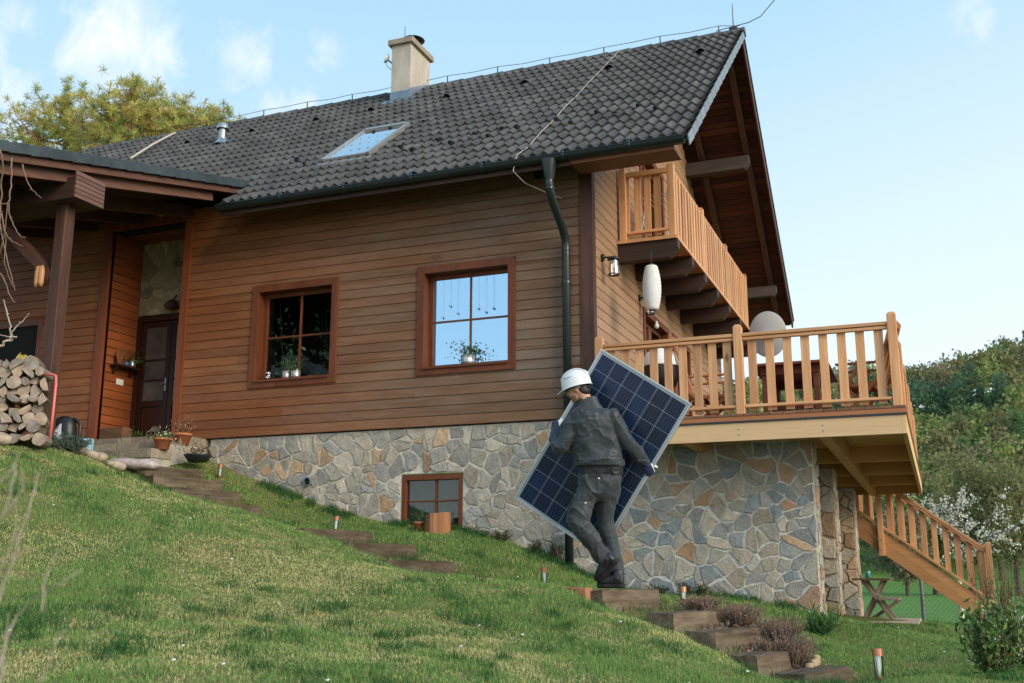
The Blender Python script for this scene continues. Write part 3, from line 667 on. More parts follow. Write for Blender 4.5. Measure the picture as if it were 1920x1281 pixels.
mb = MB(); mb.box((-5.25, RA-.02, 3.05), (RX-1.47, RA+.0, 3.16)); part('fascia', mb, m_beamx, roof)
# verge flaps at the right edge
mb = MB(); cs = RLEN/18
for k in range(18):
    a = RP(RX+.002, k*cs+.0, .03); mb.prism([a, RP(RX+.002, k*cs+cs+.015, .018), RP(RX+.002, k*cs+cs+.015, -.115), RP(RX+.002, k*cs, -.10)], (.014, 0, 0), (random.uniform(.85, 1.15),)*3)
part('verge', mb, plain('verge_grey_blue', (.16, .19, .225), .45, 0, .12, 6, .1), roof)
mb = MB()
for d0 in (1,):
    a = np.array([RX-.02, RYR+.02, RZR-.02]); d = nrm((0, 1, -SLP)); b = a+d*6.3; nn = nrm((0, SLP, 1)); mb.bar(a-nn*.12, b-nn*.12, .03, .17, nn)
part('bargeboard', mb, wood('bargeboard_dark', (.06, .022, .014), (.1, .04, .025), 'y', 7, .6), roof)
# ridge caps with clips and the lightning conductor
mb = MB(); x = RX+.03; k = 0
while x > -12.5:
    L = .40; prof = []
    for (xx, rr) in ((x, .125), (x-.05, .12), (x-L-.03, .105)):
        for j in range(9):
            w = PI*j/8; prof.append((xx, RYR+rr*math.cos(w)*1.0, RZR-.045+rr*math.sin(w)*.95))
    F = [(i*9+j, i*9+j+1, (i+1)*9+j+1, (i+1)*9+j) for i in range(2) for j in range(8)]+[tuple(range(9))]
    mb.add(prof, F, (random.uniform(.85, 1.2),)*3); x -= L; k += 1
part('ridge_cap', mb, m_tile, roof)
mb = MB(); pts = []
for i, x in enumerate(np.arange(1.0, -12.3, -1.02)):
    zt = RZR+.19+.012*math.sin(i*1.7)
    if -5.0 < x < -4.5: continue
    mb.tube([(x, RYR, RZR+.06), (x, RYR, zt)], .011, 6); pts.append((x, RYR, zt)); pts.append((x-.5, RYR, zt-.02))
mb.tube([(RX-.05, RYR, RZR+.12)]+pts, .0055, 5, col=(.9, .9, .9)); mb.tube([(.95, RYR+.02, RZR+.11), (1.15, RYR, RZR+.12), (RX+.1, RYR, RZR+.15), (RX+.3, RYR, RZR+.22), (RX+.62, RYR, RZR+.55)], .0075, 5)
mb.tube([(RX-.16, RYR, RZR+.07), (RX-.16, RYR, RZR+.56)], [.011, .006], 6); mb.box((RX-.23, RYR-.04, RZR+.07), (RX-.09, RYR+.04, RZR+.1))
part('lightning_conductor', mb, plain('dull_wire', (.05, .055, .06), .5, .5, .1, 5, 0), roof)
mb = MB(); pts = [RP(-.70, 6.15, .10)]+[RP(-.70+.004*math.sin(i*2), s, .095+.012*math.sin(i*3)) for i, s in enumerate(np.linspace(5.7, .35, 9))]+[RP(-.74, -.02, .1), (-.78, -.74, 3.05), (-.68, -.6, 2.93), (-.5, -.3, 2.88), (-.36, -.1, 2.85)]
mb.tube(pts, .0065, 6)
part('conductor_cable', mb, plain('pale_cable', (.42, .36, .31), .5, 0, .1, 5, 0), roof)
mb = MB()
for s in np.linspace(5.2, .2, 6): a = RP(-.70, s, .03); mb.obox(a+RN*.035, (.02, 0, 0), RS*.05, RN*.03)
part('cable_clip', mb, m_gut, roof)
for (u, v) in ((1325, 83), (1160, 112), (1003, 143), (857, 171), (706, 204), (614, 216), (489, 241), (368, 263)):
    p = PLN(u, v, RP(0, 0, .05), RN); s = 4.86; c = RP(p[0], s, .02); mb = MB(); V = []
    n = 9
    for (ds, rr, hh) in ((-.09, .085, .115), (-.02, .085, .115), (.28, .04, .01)):
        for j in range(n):
            w = PI*j/(n-1); V.append(c+RS*ds+np.array([rr*math.cos(w)*1.05, 0, 0])+RN*(hh*math.sin(w)))
    F = [(i*n+j, (i+1)*n+j, (i+1)*n+j+1, i*n+j+1) for i in range(2) for j in range(n-1)]
    mb.add(V, F); mb.add([q+RS*.03 for q in V[:n]], [tuple(range(n))], (.08, .08, .08)); part('vent_tile', mb, m_tile, roof)
for (u, v) in ((1230, 205), (1198, 200), (1155, 215), (1120, 212), (1072, 232), (1045, 226), (970, 240), (943, 243), (917, 257), (892, 253), (847, 269), (823, 264), (775, 282), (753, 277), (797, 230), (766, 236), (735, 243), (704, 250), (560, 300), (575, 309)):
    p = PLN(u, v, RP(0, 0, .06), RN); c = np.array([p[0], p[1], p[2]]); mb = MB()
    mb.prism([c-RS*.07-RN*.0+np.array([-.022, 0, 0]), c-RS*.07+RN*.062+np.array([-.022, 0, 0]), c-RS*.055+RN*.062+np.array([-.022, 0, 0]), c+RS*.10-RN*.02+np.array([-.022, 0, 0])], (.044, 0, 0)); part('snow_guard', mb, m_gut, roof)
# skylight
sx0, sx1, ss0, ss1 = -4.33, -3.5, 1.42, 3.03
def SQ(mb, x0, x1, s0, s1, h0, h1, c=(1, 1, 1)):
    a = RP((x0+x1)/2, (s0+s1)/2, (h0+h1)/2+.045); mb.obox(a, ((x1-x0)/2, 0, 0), RS*(s1-s0)/2, RN*(h1-h0)/2, c)
mb = MB(); SQ(mb, sx0, sx0+.055, ss0, ss1, .0, .075); SQ(mb, sx1-.055, sx1, ss0, ss1, .0, .075); SQ(mb, sx0+.055, sx1-.055, ss1-.10, ss1, .0, .09); SQ(mb, sx0+.055, sx1-.055, ss0, ss0+.055, .0, .065); SQ(mb, sx0-.03, sx1+.03, ss0-.14, ss0, .0, .02)
sk = part('skylight', mb, plain('skylight_frame', (.30, .29, .28), .4, .4, .1, 6, 0), roof, bevel=.004)
mb = MB(); SQ(mb, sx0+.055, sx1-.055, ss0+.055, ss1-.10, .04, .052); part('skylight_pane', mb, glassmat('skylight_glass', (.8, .85, .9), .45), roof)
mb = MB(); SQ(mb, sx0+.055, sx1-.055, ss0+.055, ss1-.1, .018, .03); part('skylight_blind', mb, m_white, roof)
# chimney
cx0, cx1, cy0, cy1 = -4.92, -4.53, 3.62, 4.42
mb = MB(); mb.box((cx0, cy0, 5.9), (cx1, cy1, 7.72))
t = NT('chimney_render'); vv = t.tex(); n1 = t.noise(t.tex((1, 1, .3)), 5, 6, .65); cc = t.ramp(n1, [(.3, (.36, .31, .25)), (.65, (.52, .46, .38))]); t.bump(t.noise(vv, 60, 3), .3, .004); m_rend = t.fin(cc, .85, 0, .2)
ch = part('chimney', mb, m_rend)
mb = MB(); mb.box((cx0-.06, cy0-.06, 7.721), (cx1+.06, cy1+.06, 7.83)); part('chimney_cap', mb, plain('cap_concrete', (.3, .235, .17), .8, 0, .25, 7, .2), ch, bevel=.01)
mb = MB(); mb.box((cx0-.012, cy0-.012, 6.2), (cx1-.0, cy0-.002, 6.79)); mb.prism([(cx1+.003, cy0-.01, 6.35), (cx1+.003, cy1-.1, 7.02), (cx1+.003, cy1-.1, 7.22), (cx1+.003, cy0-.01, 6.82)], (.012, 0, 0), (1.6, 1.5, 1.4)); mb.prism([RP(cx0-.1, 5.2, .06), RP(cx1+.16, 5.2, .06), RP(cx1+.16, 5.42, .07), RP(cx0-.1, 5.42, .07)], RN*.01); part('flashing', mb, m_zinc, ch)
mb = MB(); fc = ((cx0+cx1)/2+.04, (cy0+cy1)/2, 7.83); mb.lathe([(.13, 0), (.13, .09), (.11, .09), (.11, .02)], fc, n=20, col=(3, 2.6, 2.2)); mb.lathe([(.215, .16), (.20, .175), (.12, .205), (.0, .215)], fc, n=24); mb.lathe([(.0, .15), (.2, .155), (.215, .16)], fc, n=24)
for k in range(3): w = 2*PI*k/3+.4; mb.bar((fc[0]+.12*math.cos(w), fc[1]+.12*math.sin(w), 7.9), (fc[0]+.14*math.cos(w), fc[1]+.14*math.sin(w), 8.0), .02, .006)
part('cowl', mb, plain('cowl_dark', (.03, .03, .032), .45, .5, .1, 5, 0), ch)
mb = MB(); mb.tube([(cx0+.05, cy0+.4, 7.83), (cx0+.05, cy0+.4, 8.33)], [.008, .005], 6); part('lightning_rod', mb, m_gut, ch)
mb = MB(); dc = np.array([cx0-.17, cy0+.1, 7.56]); mb.lathe([(.001, -.05), (.05, -.045), (.085, -.015), (.095, .02), (.08, .02), (.0, -.01)], dc, (-.75, -.6, .25), 18); mb.tube([dc+np.array([.03, .03, -.03]), dc+np.array([.1, .06, -.1]), (cx0, cy0+.16, 7.44)], .015, 6, col=(.1, .1, .1)); mb.tube([dc, dc+np.array([.02, 0, -.16]), (cx0, cy0+.1, 7.25)], .006, 5, col=(.1, .1, .1)); part('antenna', mb, m_white, ch)
# exhaust pipe on the roof
pc = PLN(416, 268, RP(0, 0, .05), RN); mb = MB(); mb.tube([pc-np.array([0, 0, .1]), pc+np.array([0, 0, .3])], .062, 14); mb.lathe([(.11, .27), (.115, .30), (.09, .37), (.03, .39), (.0, .39)], pc, n=18); mb.lathe([(.16, -.05), (.075, .07), (.07, .1)], pc, n=16); mb.obox(pc+RN*.0, (.2, 0, 0), RS*.2, RN*.008); part('exhaust_pipe', mb, m_steel, roof)
mb = MB(); a = XP(245, 297, -7.5); a = PLN(245, 297, RP(0, 0, .2), RN); b = PLN(328, 249, RP(0, 0, .12), RN); mb.tube([a, (a+b)/2+RN*.02, b], .02, 6); part('roof_batten', mb, plain('bleached_stick', (.5, .42, .33), .7, 0, .1, 5, 0), roof)
# gutter and downpipe
mb = MB(); gr = .07; V = []; n = 13; xs = (-5.25, RX-.02)
gyc, gzc = -.715, 3.175
for xx in xs:
    for rr in (gr, gr-.008):
        for j in range(n): w = PI+PI*j/(n-1); V.append((xx, gyc+rr*math.cos(w), gzc+rr*math.sin(w)))
F = [(j, j+1, 2*n+j+1, 2*n+j) for j in range(n-1)]+[(n+j, 3*n+j, 3*n+j+1, n+j+1) for j in range(n-1)]+[(0, 2*n, 3*n, n), (n-1, 2*n-1, 4*n-1, 3*n-1), tuple(range(n))]+[(2*n+j, 2*n+j+1, 3*n+j+1, 3*n+j) for j in range(n-1)]
mb.add(V, F)
mb.tube([(xs[0], gyc-gr, gzc), (xs[1], gyc-gr, gzc)], .012, 8)
for xx in (-4.2, -3.2, -2.2, -1.2, -.12, .72): mb.lathe([(.076, -.02), (.08, -.015), (.08, .015), (.076, .02)], (xx, gyc, gzc-.0), (1, 0, 0), 20)
gut = part('gutter', mb, m_gut, smooth=False)
mb = MB(); mb.lathe([(.030, -.06), (.052, 0), (.105, .26)], (-.31, gyc, 2.87), n=16); pts = [(-.31, gyc, 2.95), (-.31, gyc, 2.84), (-.31, gyc+.03, 2.74), (-.31, gyc+.12, 2.64), (-.31, -.22, 2.4), (-.31, -.12, 2.29), (-.31, -.095, 2.2), (-.31, -.095, -2.2)]
mb.tube(pts, .052, 16)
for z in (2.77, 2.16, 2.1): mb.lathe([(.056, -.012), (.056, .012)], (-.31, gyc+.02 if z > 2.5 else -.095, z), n=16)
mb.lathe([(.062, -.015), (.062, .015)], (-.31, -.095, 1.72), n=16); mb.box((-.33, -.1, 1.71), (-.29, -.02, 1.73)); mb.lathe([(.062, -.015), (.062, .015)], (-.31, -.095, -.3), n=16)
part('downpipe', mb, m_gut, smooth=True)
mb = MB(); q = YP(1010, 327, -.05); mb.lathe([(.0, .07), (.06, .07), (.066, .05), (.066, 0)], (q[0], -.02, q[2]), (0, -1, 0), 18); part('vent_grille', mb, m_black)
# ------------------------------------------------------------------ balcony
bal = MB(); BZ = 2.596; BY0, BY1, BX1 = 1.12, 8.4, .86
for k in range(6):
    pass
bal.box((.03, BY0, BZ-.028), (BX1-.02, BY1, BZ))
bal.box((BX1-.02, BY0-.01, BZ-.05), (BX1+.004, BY1, BZ-.004)); bal.box((.03, BY0-.024, BZ-.05), (BX1-.02, BY0, BZ-.004))
balc = part('balcony', bal, m_lary)
for k in range(44):
    pass
mb = MB(); yy = BY0+.2
while yy < BY1: mb.box((.03, yy-.004, BZ-.036), (BX1-.03, yy+.004, BZ-.0285), (.5, .4, .35)); yy += .14
part('floor_joints', mb, m_lary, balc)
for y in (1.21, 2.12, 3.03, 3.98, 5.0, 6.05, 7.1, 8.15):
    mb = MB(); zt, zb = BZ-.052, BZ-.30; x1 = .86; ch_ = .13; mb.prism([(-.1, y-.07, zt), (x1, y-.07, zt), (x1, y-.07, zb+ch_), (x1-ch_*.9, y-.07, zb), (-.1, y-.07, zb)], (0, .14, 0)); part('beam', mb, m_beamx, balc, bevel=.008)
def post(parent, x, y, z0, z1, w=.095, m=None, nm='post'):
    mb = MB(); h = w/2; c = .03
    V = [(x+i*h, y+j*h, z) for z in (z0, z1-c) for (i, j) in ((-1, -1), (1, -1), (1, 1), (-1, 1))]+[(x+i*h*.55, y+j*h*.55, z1) for (i, j) in ((-1, -1), (1, -1), (1, 1), (-1, 1))]
    F = [(3, 2, 1, 0), (8, 9, 10, 11)]+[(a+k, a+(k+1) % 4, a+4+(k+1) % 4, a+4+k) for a in (0, 4) for k in range(4)]
    mb.add(V, F); return part(nm, mb, m or m_larz, parent, bevel=.006)
PX = .779
post(balc, .10, 1.185, BZ+.01, BZ+1.068)
for k in range(4): post(balc, PX, 1.215+1.965*k, BZ+.01, BZ+1.068)
def rail(parent, p, q, w, h, m, nm='rail'):
    mb = MB(); mb.bar(p, q, w, h); return part(nm, mb, m, parent, bevel=.008)
rail(balc, (.148, 1.19, BZ+.96), (PX-.048, 1.19, BZ+.96), .05, .075, m_larx); rail(balc, (.148, 1.19, BZ+.115), (PX-.048, 1.19, BZ+.115), .045, .04, m_larx)
for x in (.165, .30, .44, .58): 
    mb = MB(); mb.box((x-(.02 if x < .2 else .047), 1.21, BZ+.05), (x+(.02 if x < .2 else .047), 1.235, BZ+.93)); part('baluster', mb, m_larz, balc, bevel=.003)
for k in range(3):
    y0 = 1.215+1.965*k+.048; y1 = y0+1.965-.096
    rail(balc, (PX, y0, BZ+.965), (PX, y1, BZ+.965), .06, .05, m_lary); rail(balc, (PX, y0, BZ+.915), (PX, y1, BZ+.915), .045, .04, m_lary); rail(balc, (PX, y0, BZ+.11), (PX, y1, BZ+.11), .045, .04, m_lary)
    for j in range(10):
        y = y0+(j+.5)*(y1-y0)/10; mb = MB(); mb.box((PX+.024, y-.042, BZ+.03), (PX+.048, y+.042, BZ+.93)); part('baluster', mb, m_larz, balc, bevel=.003)
# gable doors and window
def gdoor(nm, y0, y1, z0, z1, leaves=2, frame=.09, proud=.03, panel=0.):
    mb = MB(); mb.box((-.14, y0, z0), (.045, y0+frame, z1)); mb.box((-.14, y1-frame, z0), (.045, y1, z1)); mb.box((-.14, y0+frame, z1-frame), (.045, y1-frame, z1)); mb.box((-.14, y0+frame, z0), (.0, y1-frame, z0+.05))
    d = part(nm, mb, m_trimz, bevel=.004); w = (y1-y0-2*frame)/leaves
    for k in range(leaves):
        a, b = y0+frame+k*w+.004, y0+frame+(k+1)*w-.004; fw = .075; mb = MB(); X0, X1 = -.12, -.07
        mb.box((X0, a, z0+.055), (X1, a+fw, z1-frame-.004)); mb.box((X0, b-fw, z0+.055), (X1, b, z1-frame-.004)); mb.box((X0, a+fw, z0+.055), (X1, b-fw, z0+.2)); mb.box((X0, a+fw, z1-frame-fw), (X1, b-fw, z1-frame-.004)); part('leaf', mb, m_trimz, d, bevel=.003)
        mb = MB(); mb.box((-.1, a+fw, z0+.2), (-.094, b-fw, z1-frame-fw)); part('pane', mb, m_glass, d)
    mb = MB(); mb.box((-.9, y0, z0), (-.86, y1, z1)); part('room_lining', mb, m_dark, d)
    mb = MB(); mb.box((-.2, y0+.12, z0+.1), (-.19, y0+.12+(y1-y0)*.28, z1-.1)); part('curtain_or_reflection', mb, m_white, d); return d
gdoor('balcony_door', *GD2); gdoor('terrace_door', *GD1); gdoor('gable_window', *GW1)
# ------------------------------------------------------------------ entrance recess, door, steps
DY = .70
mb = MB(); mb.box((DOOR[1], -.045, -.05), (DOOR[1]+.13, .04, 3.45)); mb.box((DOOR[0]-.15, -.045, -.05), (DOOR[0], .04, 3.45)); mb.box((DOOR[0], -.045, 3.32), (DOOR[1], .04, 3.45)); mb.box((DOOR[1], .0405, -.05), (DOOR[1]+.02, DY, 3.34))
ent = part('entrance_frame', mb, wood('entrance_frame_red', (.14, .032, .009), (.27, .072, .02), 'z', 7, .5, knots=2.5), bevel=.004)
mb = MB(); siding(mb, np.array([DOOR[0]-.02, .05, 0]), (0, 1, 0), (1, 0, 0), DY-.05, -.05, 3.32, [], None, lambda x, t, h: (1.15*t, .9*t, .8*t)); part('recess_boards', mb, m_sidredy, ent)
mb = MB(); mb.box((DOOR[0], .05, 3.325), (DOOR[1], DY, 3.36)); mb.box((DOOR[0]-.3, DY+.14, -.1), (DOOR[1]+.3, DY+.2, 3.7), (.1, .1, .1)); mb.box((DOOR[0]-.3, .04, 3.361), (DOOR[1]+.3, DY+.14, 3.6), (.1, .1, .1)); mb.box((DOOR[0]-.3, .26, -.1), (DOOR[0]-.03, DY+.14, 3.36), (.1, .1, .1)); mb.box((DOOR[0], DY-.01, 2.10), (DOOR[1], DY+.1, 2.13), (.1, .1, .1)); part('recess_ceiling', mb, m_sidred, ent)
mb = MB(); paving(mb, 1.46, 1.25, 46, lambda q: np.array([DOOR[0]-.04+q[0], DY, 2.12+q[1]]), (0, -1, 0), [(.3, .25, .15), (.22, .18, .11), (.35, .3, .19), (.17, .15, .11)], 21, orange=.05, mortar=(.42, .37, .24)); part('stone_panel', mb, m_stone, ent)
mb = MB(); dz0, dz1 = .02, 2.10; X0, X1 = DOOR[0]+.0, DOOR[1]-.0
mb.box((X0, DY-.03, dz0), (X0+.08, DY+.08, dz1)); mb.box((X1-.08, DY-.03, dz0), (X1, DY+.08, dz1)); mb.box((X0+.08, DY-.03, dz1-.08), (X1-.08, DY+.08, dz1)); mb.box((X0+.08, DY+.12, dz0), (X1-.08, DY+.13, dz1), (.2, .2, .2))
m_door = wood('door_dark', (.022, .007, .004), (.05, .015, .008), 'z', 7, .4)
dr = part('front_door', mb, m_door, bevel=.004)
def leaf(a, b, glass):
    mb = MB(); f = .085; y0, y1 = DY, DY+.05
    mb.box((a, y0, dz0), (a+f, y1, dz1-.085)); mb.box((b-f, y0, dz0), (b, y1, dz1-.085)); mb.box((a+f, y0, dz0), (b-f, y1, .16)); mb.box((a+f, y0, dz1-.085-f), (b-f, y1, dz1-.085)); mb.box((a+f, y0, .66), (b-f, y1, .76)); mb.box((a+f, y0+.02, .16), (b-f, y1-.01, .66), (1.6, 1.4, 1.3))
    for z in (1.08, 1.40): mb.box((a+f, y0+.005, z-.016), (b-f, y1-.005, z+.016))
    part('door_leaf', mb, m_door, dr, bevel=.004); mb = MB(); mb.box((a+f, y0+.02, .76), (b-f, y0+.026, dz1-.085-f)); part('pane', mb, glass, dr)
m_frost = plain('frosted_pane', (.42, .48, .46), .25, 0, .35, 4, 0); m_frostd = plain('dark_frosted_pane', (.10, .085, .075), .25, 0, .35, 4, 0)
xm = X0+.66; leaf(X0+.085, xm-.004, m_frostd); leaf(xm+.004, X1-.085, m_frost)
mb = MB(); mb.tube([(xm-.05, DY-.0, 1.0), (xm-.05, DY-.05, 1.0), (xm-.15, DY-.05, 1.0)], .01, 8); mb.box((xm-.065, DY-.008, .9), (xm-.035, DY-.001, 1.1)); part('handle', mb, m_steel, dr)
mb = MB(); q = XP(225, 717, DOOR[0]); mb.box((DOOR[0]+.003, q[1]-.09, q[2]-.045), (DOOR[0]+.016, q[1]+.06, q[2]+.045), (1, .95, .85)); mb.box((DOOR[0]+.016, q[1]-.005, q[2]-.02), (DOOR[0]+.02, q[1]+.03, q[2]+.02)); part('light_switch', mb, m_white, ent, bevel=.002)
# porch
PA = 14.27*PI/180; pd = np.array([0, math.cos(PA), math.sin(PA)]); pn = np.array([0, -math.sin(PA), math.cos(PA)]); P0 = np.array([-5.29, .19, 3.868])
def PP(x, s, h): return np.array([x, P0[1], P0[2]])-pd*s+pn*h
mb = MB(); Ls = 5.4; mb.prism([PP(-5.30, -.1, -.10), PP(-5.30, Ls, -.10), PP(-5.30, Ls, -.03), PP(-5.30, -.1, -.03)], (-5.5, 0, 0)); porch = part('porch_roof', mb, m_beamy)
mb = MB(); s = .0
while s < Ls: mb.prism([PP(-5.285, s, .018), PP(-5.285, s+.315, .006), PP(-5.285, s+.315, -.115), PP(-5.285, s, -.105)], (-.25, 0, 0), (random.uniform(.75, 1.25),)*3); s += .31
part('slate_verge', mb, m_slate, porch, bevel=.004)
m_fas = wood('porch_fascia', (.075, .033, .022), (.15, .075, .05), 'y', 7, .55)
mb = MB(); a, b = PP(-5.36, -.02, -.155), PP(-5.36, Ls, -.155); mb.bar(a, b, .04, .085, pn); part('fascia', mb, m_fas, porch, bevel=.004)
mb = MB(); a = np.array([-5.47, -.60, 3.40]); b = a-pd*4.6; mb.bar(a, b, .05, .13, pn); part('rafter', mb, m_fas, porch, bevel=.004)
for x in (-6.3, -7.2, -8.1, -9.0):
    mb = MB(); a = np.array([x, .0, 3.47]); b = a-pd*5.0; mb.bar(a, b, .12, .18, pn); part('rafter', mb, m_beamy, porch, bevel=.004)
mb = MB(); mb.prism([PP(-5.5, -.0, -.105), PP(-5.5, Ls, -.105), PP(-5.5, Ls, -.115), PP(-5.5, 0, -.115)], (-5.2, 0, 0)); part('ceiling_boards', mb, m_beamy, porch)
# boxed beam with slatted end
by0, by1 = -3.30, -2.84; bzb = 2.44
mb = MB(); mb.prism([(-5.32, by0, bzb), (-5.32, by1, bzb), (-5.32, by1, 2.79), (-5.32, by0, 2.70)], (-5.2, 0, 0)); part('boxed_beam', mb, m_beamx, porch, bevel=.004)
mb = MB(); z = bzb
for k in range(6):
    zt = z+.055
    mb.box((-5.318, by0-.006, z+.003), (-5.29, by1+.0, min(zt, 2.79)-.003), (random.uniform(.85, 1.15),)*3); z = zt
part('slatted_end', mb, wood('slat_end', (.12, .06, .045), (.22, .125, .1), 'y', 7, .6), porch, bevel=.003)
mb = MB(); mb.box((-5.70, -3.17, -.9), (-5.545, -3.015, 2.438)); part('porch_post', mb, m_beamz, porch, bevel=.01)
mb = MB(); mb.bar((-6.75, -3.09, 2.43), (-5.70, -3.09, 1.55), .12, .14, (0, 1, 0)); part('brace', mb, m_beamz, porch, bevel=.006)
mb = MB(); q = YP(308, 398, -.08); mb.box((q[0]-.09, -.1, q[2]-.05), (q[0]+.09, -.046, q[2]+.05), (1, .9, .6)); part('porch_lamp', mb, m_white, porch, bevel=.01)
# stone threshold and stone steps
mb = MB(); r = random.Random(3)
def course(x0, x1, y0, y1, z0, z1, L=.35):
    x = x0
    while x < x1-.02:
        e = min(x1, x+L*r.uniform(.7, 1.4)); c = np.array((.27, .225, .165))*r.uniform(.8, 1.2); mb.box((x+.006, y0, z0+.005), (e-.006, y1, z1), tuple(c)); x = e
course(-7.9, -5.75, -.55, .72, -.14, .0); course(-7.3, -5.7, -.95, -.5, -.27, -.14); course(-6.9, -5.6, -1.3, -.9, -.40, -.275)
mb.box((-7.9, -.53, -.9), (-5.76, .7, -.02), (.4, .37, .3)); mb.box((-7.28, -.93, -.9), (-5.72, -.5, -.16), (.4, .37, .3)); mb.box((-6.88, -1.28, -1.), (-5.62, -.9, -.29), (.4, .37, .3))
part('doorstep', mb, m_stone, bevel=.006)
# ------------------------------------------------------------------ terrace deck with its stone base and stair
deck = thing('terrace_deck', (1.8, 3.8, -2.3), 'raised terrace of orange larch with slatted railing, resting on stone wall and pillars', 'terrace')
dp = lambda n, mb, m, parent=None, **k: mb.build(n, m, parent or deck, **k)
DX0, DX1, DY0, DY1, DZ = .06, 3.595, -.5844, 8.26, -.1416
mb = MB(); x = DX0
while x < DX1-.05:
    c = random.uniform(.75, 1.25); mb.box((x+.004, DY0-.02, DZ-.028), (min(x+.142, DX1+.01)-.004, DY1, DZ), (c, c, c)); x += .142
dp('deck_boards', mb, m_deck, bevel=.003)
mb = MB(); mb.box((DX0, DY0-.012, DZ-.078), (DX1-.0, DY0+.02, DZ-.0285)); mb.box((DX1-.03, DY0+.0205, DZ-.078), (DX1+.004, DY1, DZ-.0285)); dp('edge_trim', mb, wood('edge_trim_orange', (.36, .13, .05), (.5, .2, .08), 'x', 7, .5))
mb = MB(); mb.box((DX0, DY0-.016, DZ-.098), (DX1+.012, DY0+.02, DZ-.0785)); mb.box((DX1-.02, DY0+.0205, DZ-.098), (DX1+.016, DY1, DZ-.0785)); dp('drip_strip', mb, m_gut)
mb = MB(); mb.box((DX0, DY0, -.4406), (DX1-.0485, DY0+.05, DZ-.099)); fs = dp('fascia_beam', mb, m_sprx, bevel=.003)
m_und = wood('underside_orange', (.46, .225, .07), (.6, .32, .115), 'x', 6, .55, knots=3, knotcol=(.2, .08, .03)); m_undy = wood('underside_orange_y', (.46, .225, .07), (.6, .32, .115), 'y', 6, .55)
mb = MB()
for x in (1.85, 2.75): 
    for z in (-.31, -.37): mb.lathe([(.0, .006), (.009, .005), (.011, 0)], (x, DY0-.0, z), (0, -1, 0), 10)
mb.build('bolts', m_steel, fs)
mb = MB(); mb.box((DX1-.048, DY0, -.4406), (DX1, DY1, DZ-.099)); dp('fascia_beam', mb, m_spry, bevel=.003)
for y in (2.25, 4.2, 6.1, 8.1):
    mb = MB(); mb.box((DX0, y-.04, -.438), (DX1-.0485, y+.04, -.245)); dp('joist', mb, m_und, bevel=.004)
mb = MB(); mb.box((2.70, DY0+.051, -.45), (2.82, DY1, -.255)); dp('joist', mb, m_undy, bevel=.004)
mb = MB(); mb.box((1.2, DY0+.051, -.45), (1.32, DY1, -.255)); dp('joist', mb, m_undy, bevel=.004)
mb = MB(); y = DY0+.052
while y < DY1: mb.box((DX0, y, -.245), (DX1-.05, min(y+.19, DY1)-.006, -.2405), (random.uniform(.85, 1.1),)*3); y += .19
dp('underside_boards', mb, m_und)
# railing
RYv = -.355
for x in (.19, 1.847, 3.519): post(deck, x, RYv, DZ+.004, .927, .098)
def balrow(p, q, n, z0=DZ+.06, z1=.775, w=.095):
    p, q = np.array(p, float), np.array(q, float); d = nrm(q-p); nn = np.array([d[1], -d[0], 0])
    for j in range(n):
        c = p+(q-p)*(j+.5)/n; mb = MB(); mb.obox((c[0], c[1], (z0+z1)/2), d*w/2, nn*.013, (0, 0, (z1-z0)/2)); part('baluster', mb, m_larz, deck, bevel=.003)
for a, b in ((.19, 1.847), (1.847, 3.519)):
    rail(deck, (a+.05, RYv, .80), (b-.05, RYv, .80), .075, .042, m_larx); rail(deck, (a+.05, RYv, .755), (b-.05, RYv, .755), .05, .038, m_larx); rail(deck, (a+.05, RYv-.02, DZ+.115), (b-.05, RYv-.02, DZ+.115), .04, .035, m_larx)
    balrow((a+.05, RYv+.03, 0), (b-.05, RYv+.03, 0), 8 if a > 1 else 9)
ys = [RYv+1.62*k for k in range(6)]
for k, y in enumerate(ys[1:]): post(deck, 3.519, y, DZ+.004, .927, .098)
for a, b in zip(ys[:-1], ys[1:]):
    rail(deck, (3.519, a+.05, .80), (3.519, b-.05, .80), .075, .042, m_lary); rail(deck, (3.519, a+.05, .755), (3.519, b-.05, .755), .05, .038, m_lary); rail(deck, (3.539, a+.05, DZ+.115), (3.539, b-.05, DZ+.115), .04, .035, m_lary); balrow((3.505, a+.05, 0), (3.505, b-.05, 0), 8)
# stone base
TX1 = 2.53
mb = MB(); paving(mb, TX1-.02, 2.6, 215, lambda q: np.array([.03+q[0]*(TX1-.03)/(TX1-.02), .31, -2.95+q[1]]), (0, -1, 0), STB+STC[:6], 14, orange=.06, gap=.011, mortar=(.64, .62, .56))
paving(mb, .35, 2.6, 34, lambda q: np.array([TX1, .31+q[0], -2.95+q[1]]), (1, 0, 0), STC, 15, orange=.2, mortar=(.5, .44, .34)); mb.box((.04, .32, -2.95), (TX1-.01, .66, -.36), (.3, .28, .24))
dp('stone_wall', mb, m_stone)
for i, (y0, y1) in enumerate(((2.69, 3.2), (6.15, 6.7))):
    mb = MB(); paving(mb, 1.1, 2.4, 80, lambda q: np.array([TX1-1.1+q[0], y0, -2.86+q[1]]), (0, -1, 0), STC[2:]+[(.3, .24, .16)], 17+i, orange=.2, mortar=(.26, .22, .16), gap=.01); paving(mb, y1-y0, 2.4, 44, lambda q: np.array([TX1, y0+q[0], -2.86+q[1]]), (1, 0, 0), STC, 19+i, orange=.2, mortar=(.5, .44, .34)); mb.box((TX1-1.09, y0+.01, -2.86), (TX1-.01, y1, -.46), (.25, .22, .18)); dp('stone_pillar', mb, m_stone)
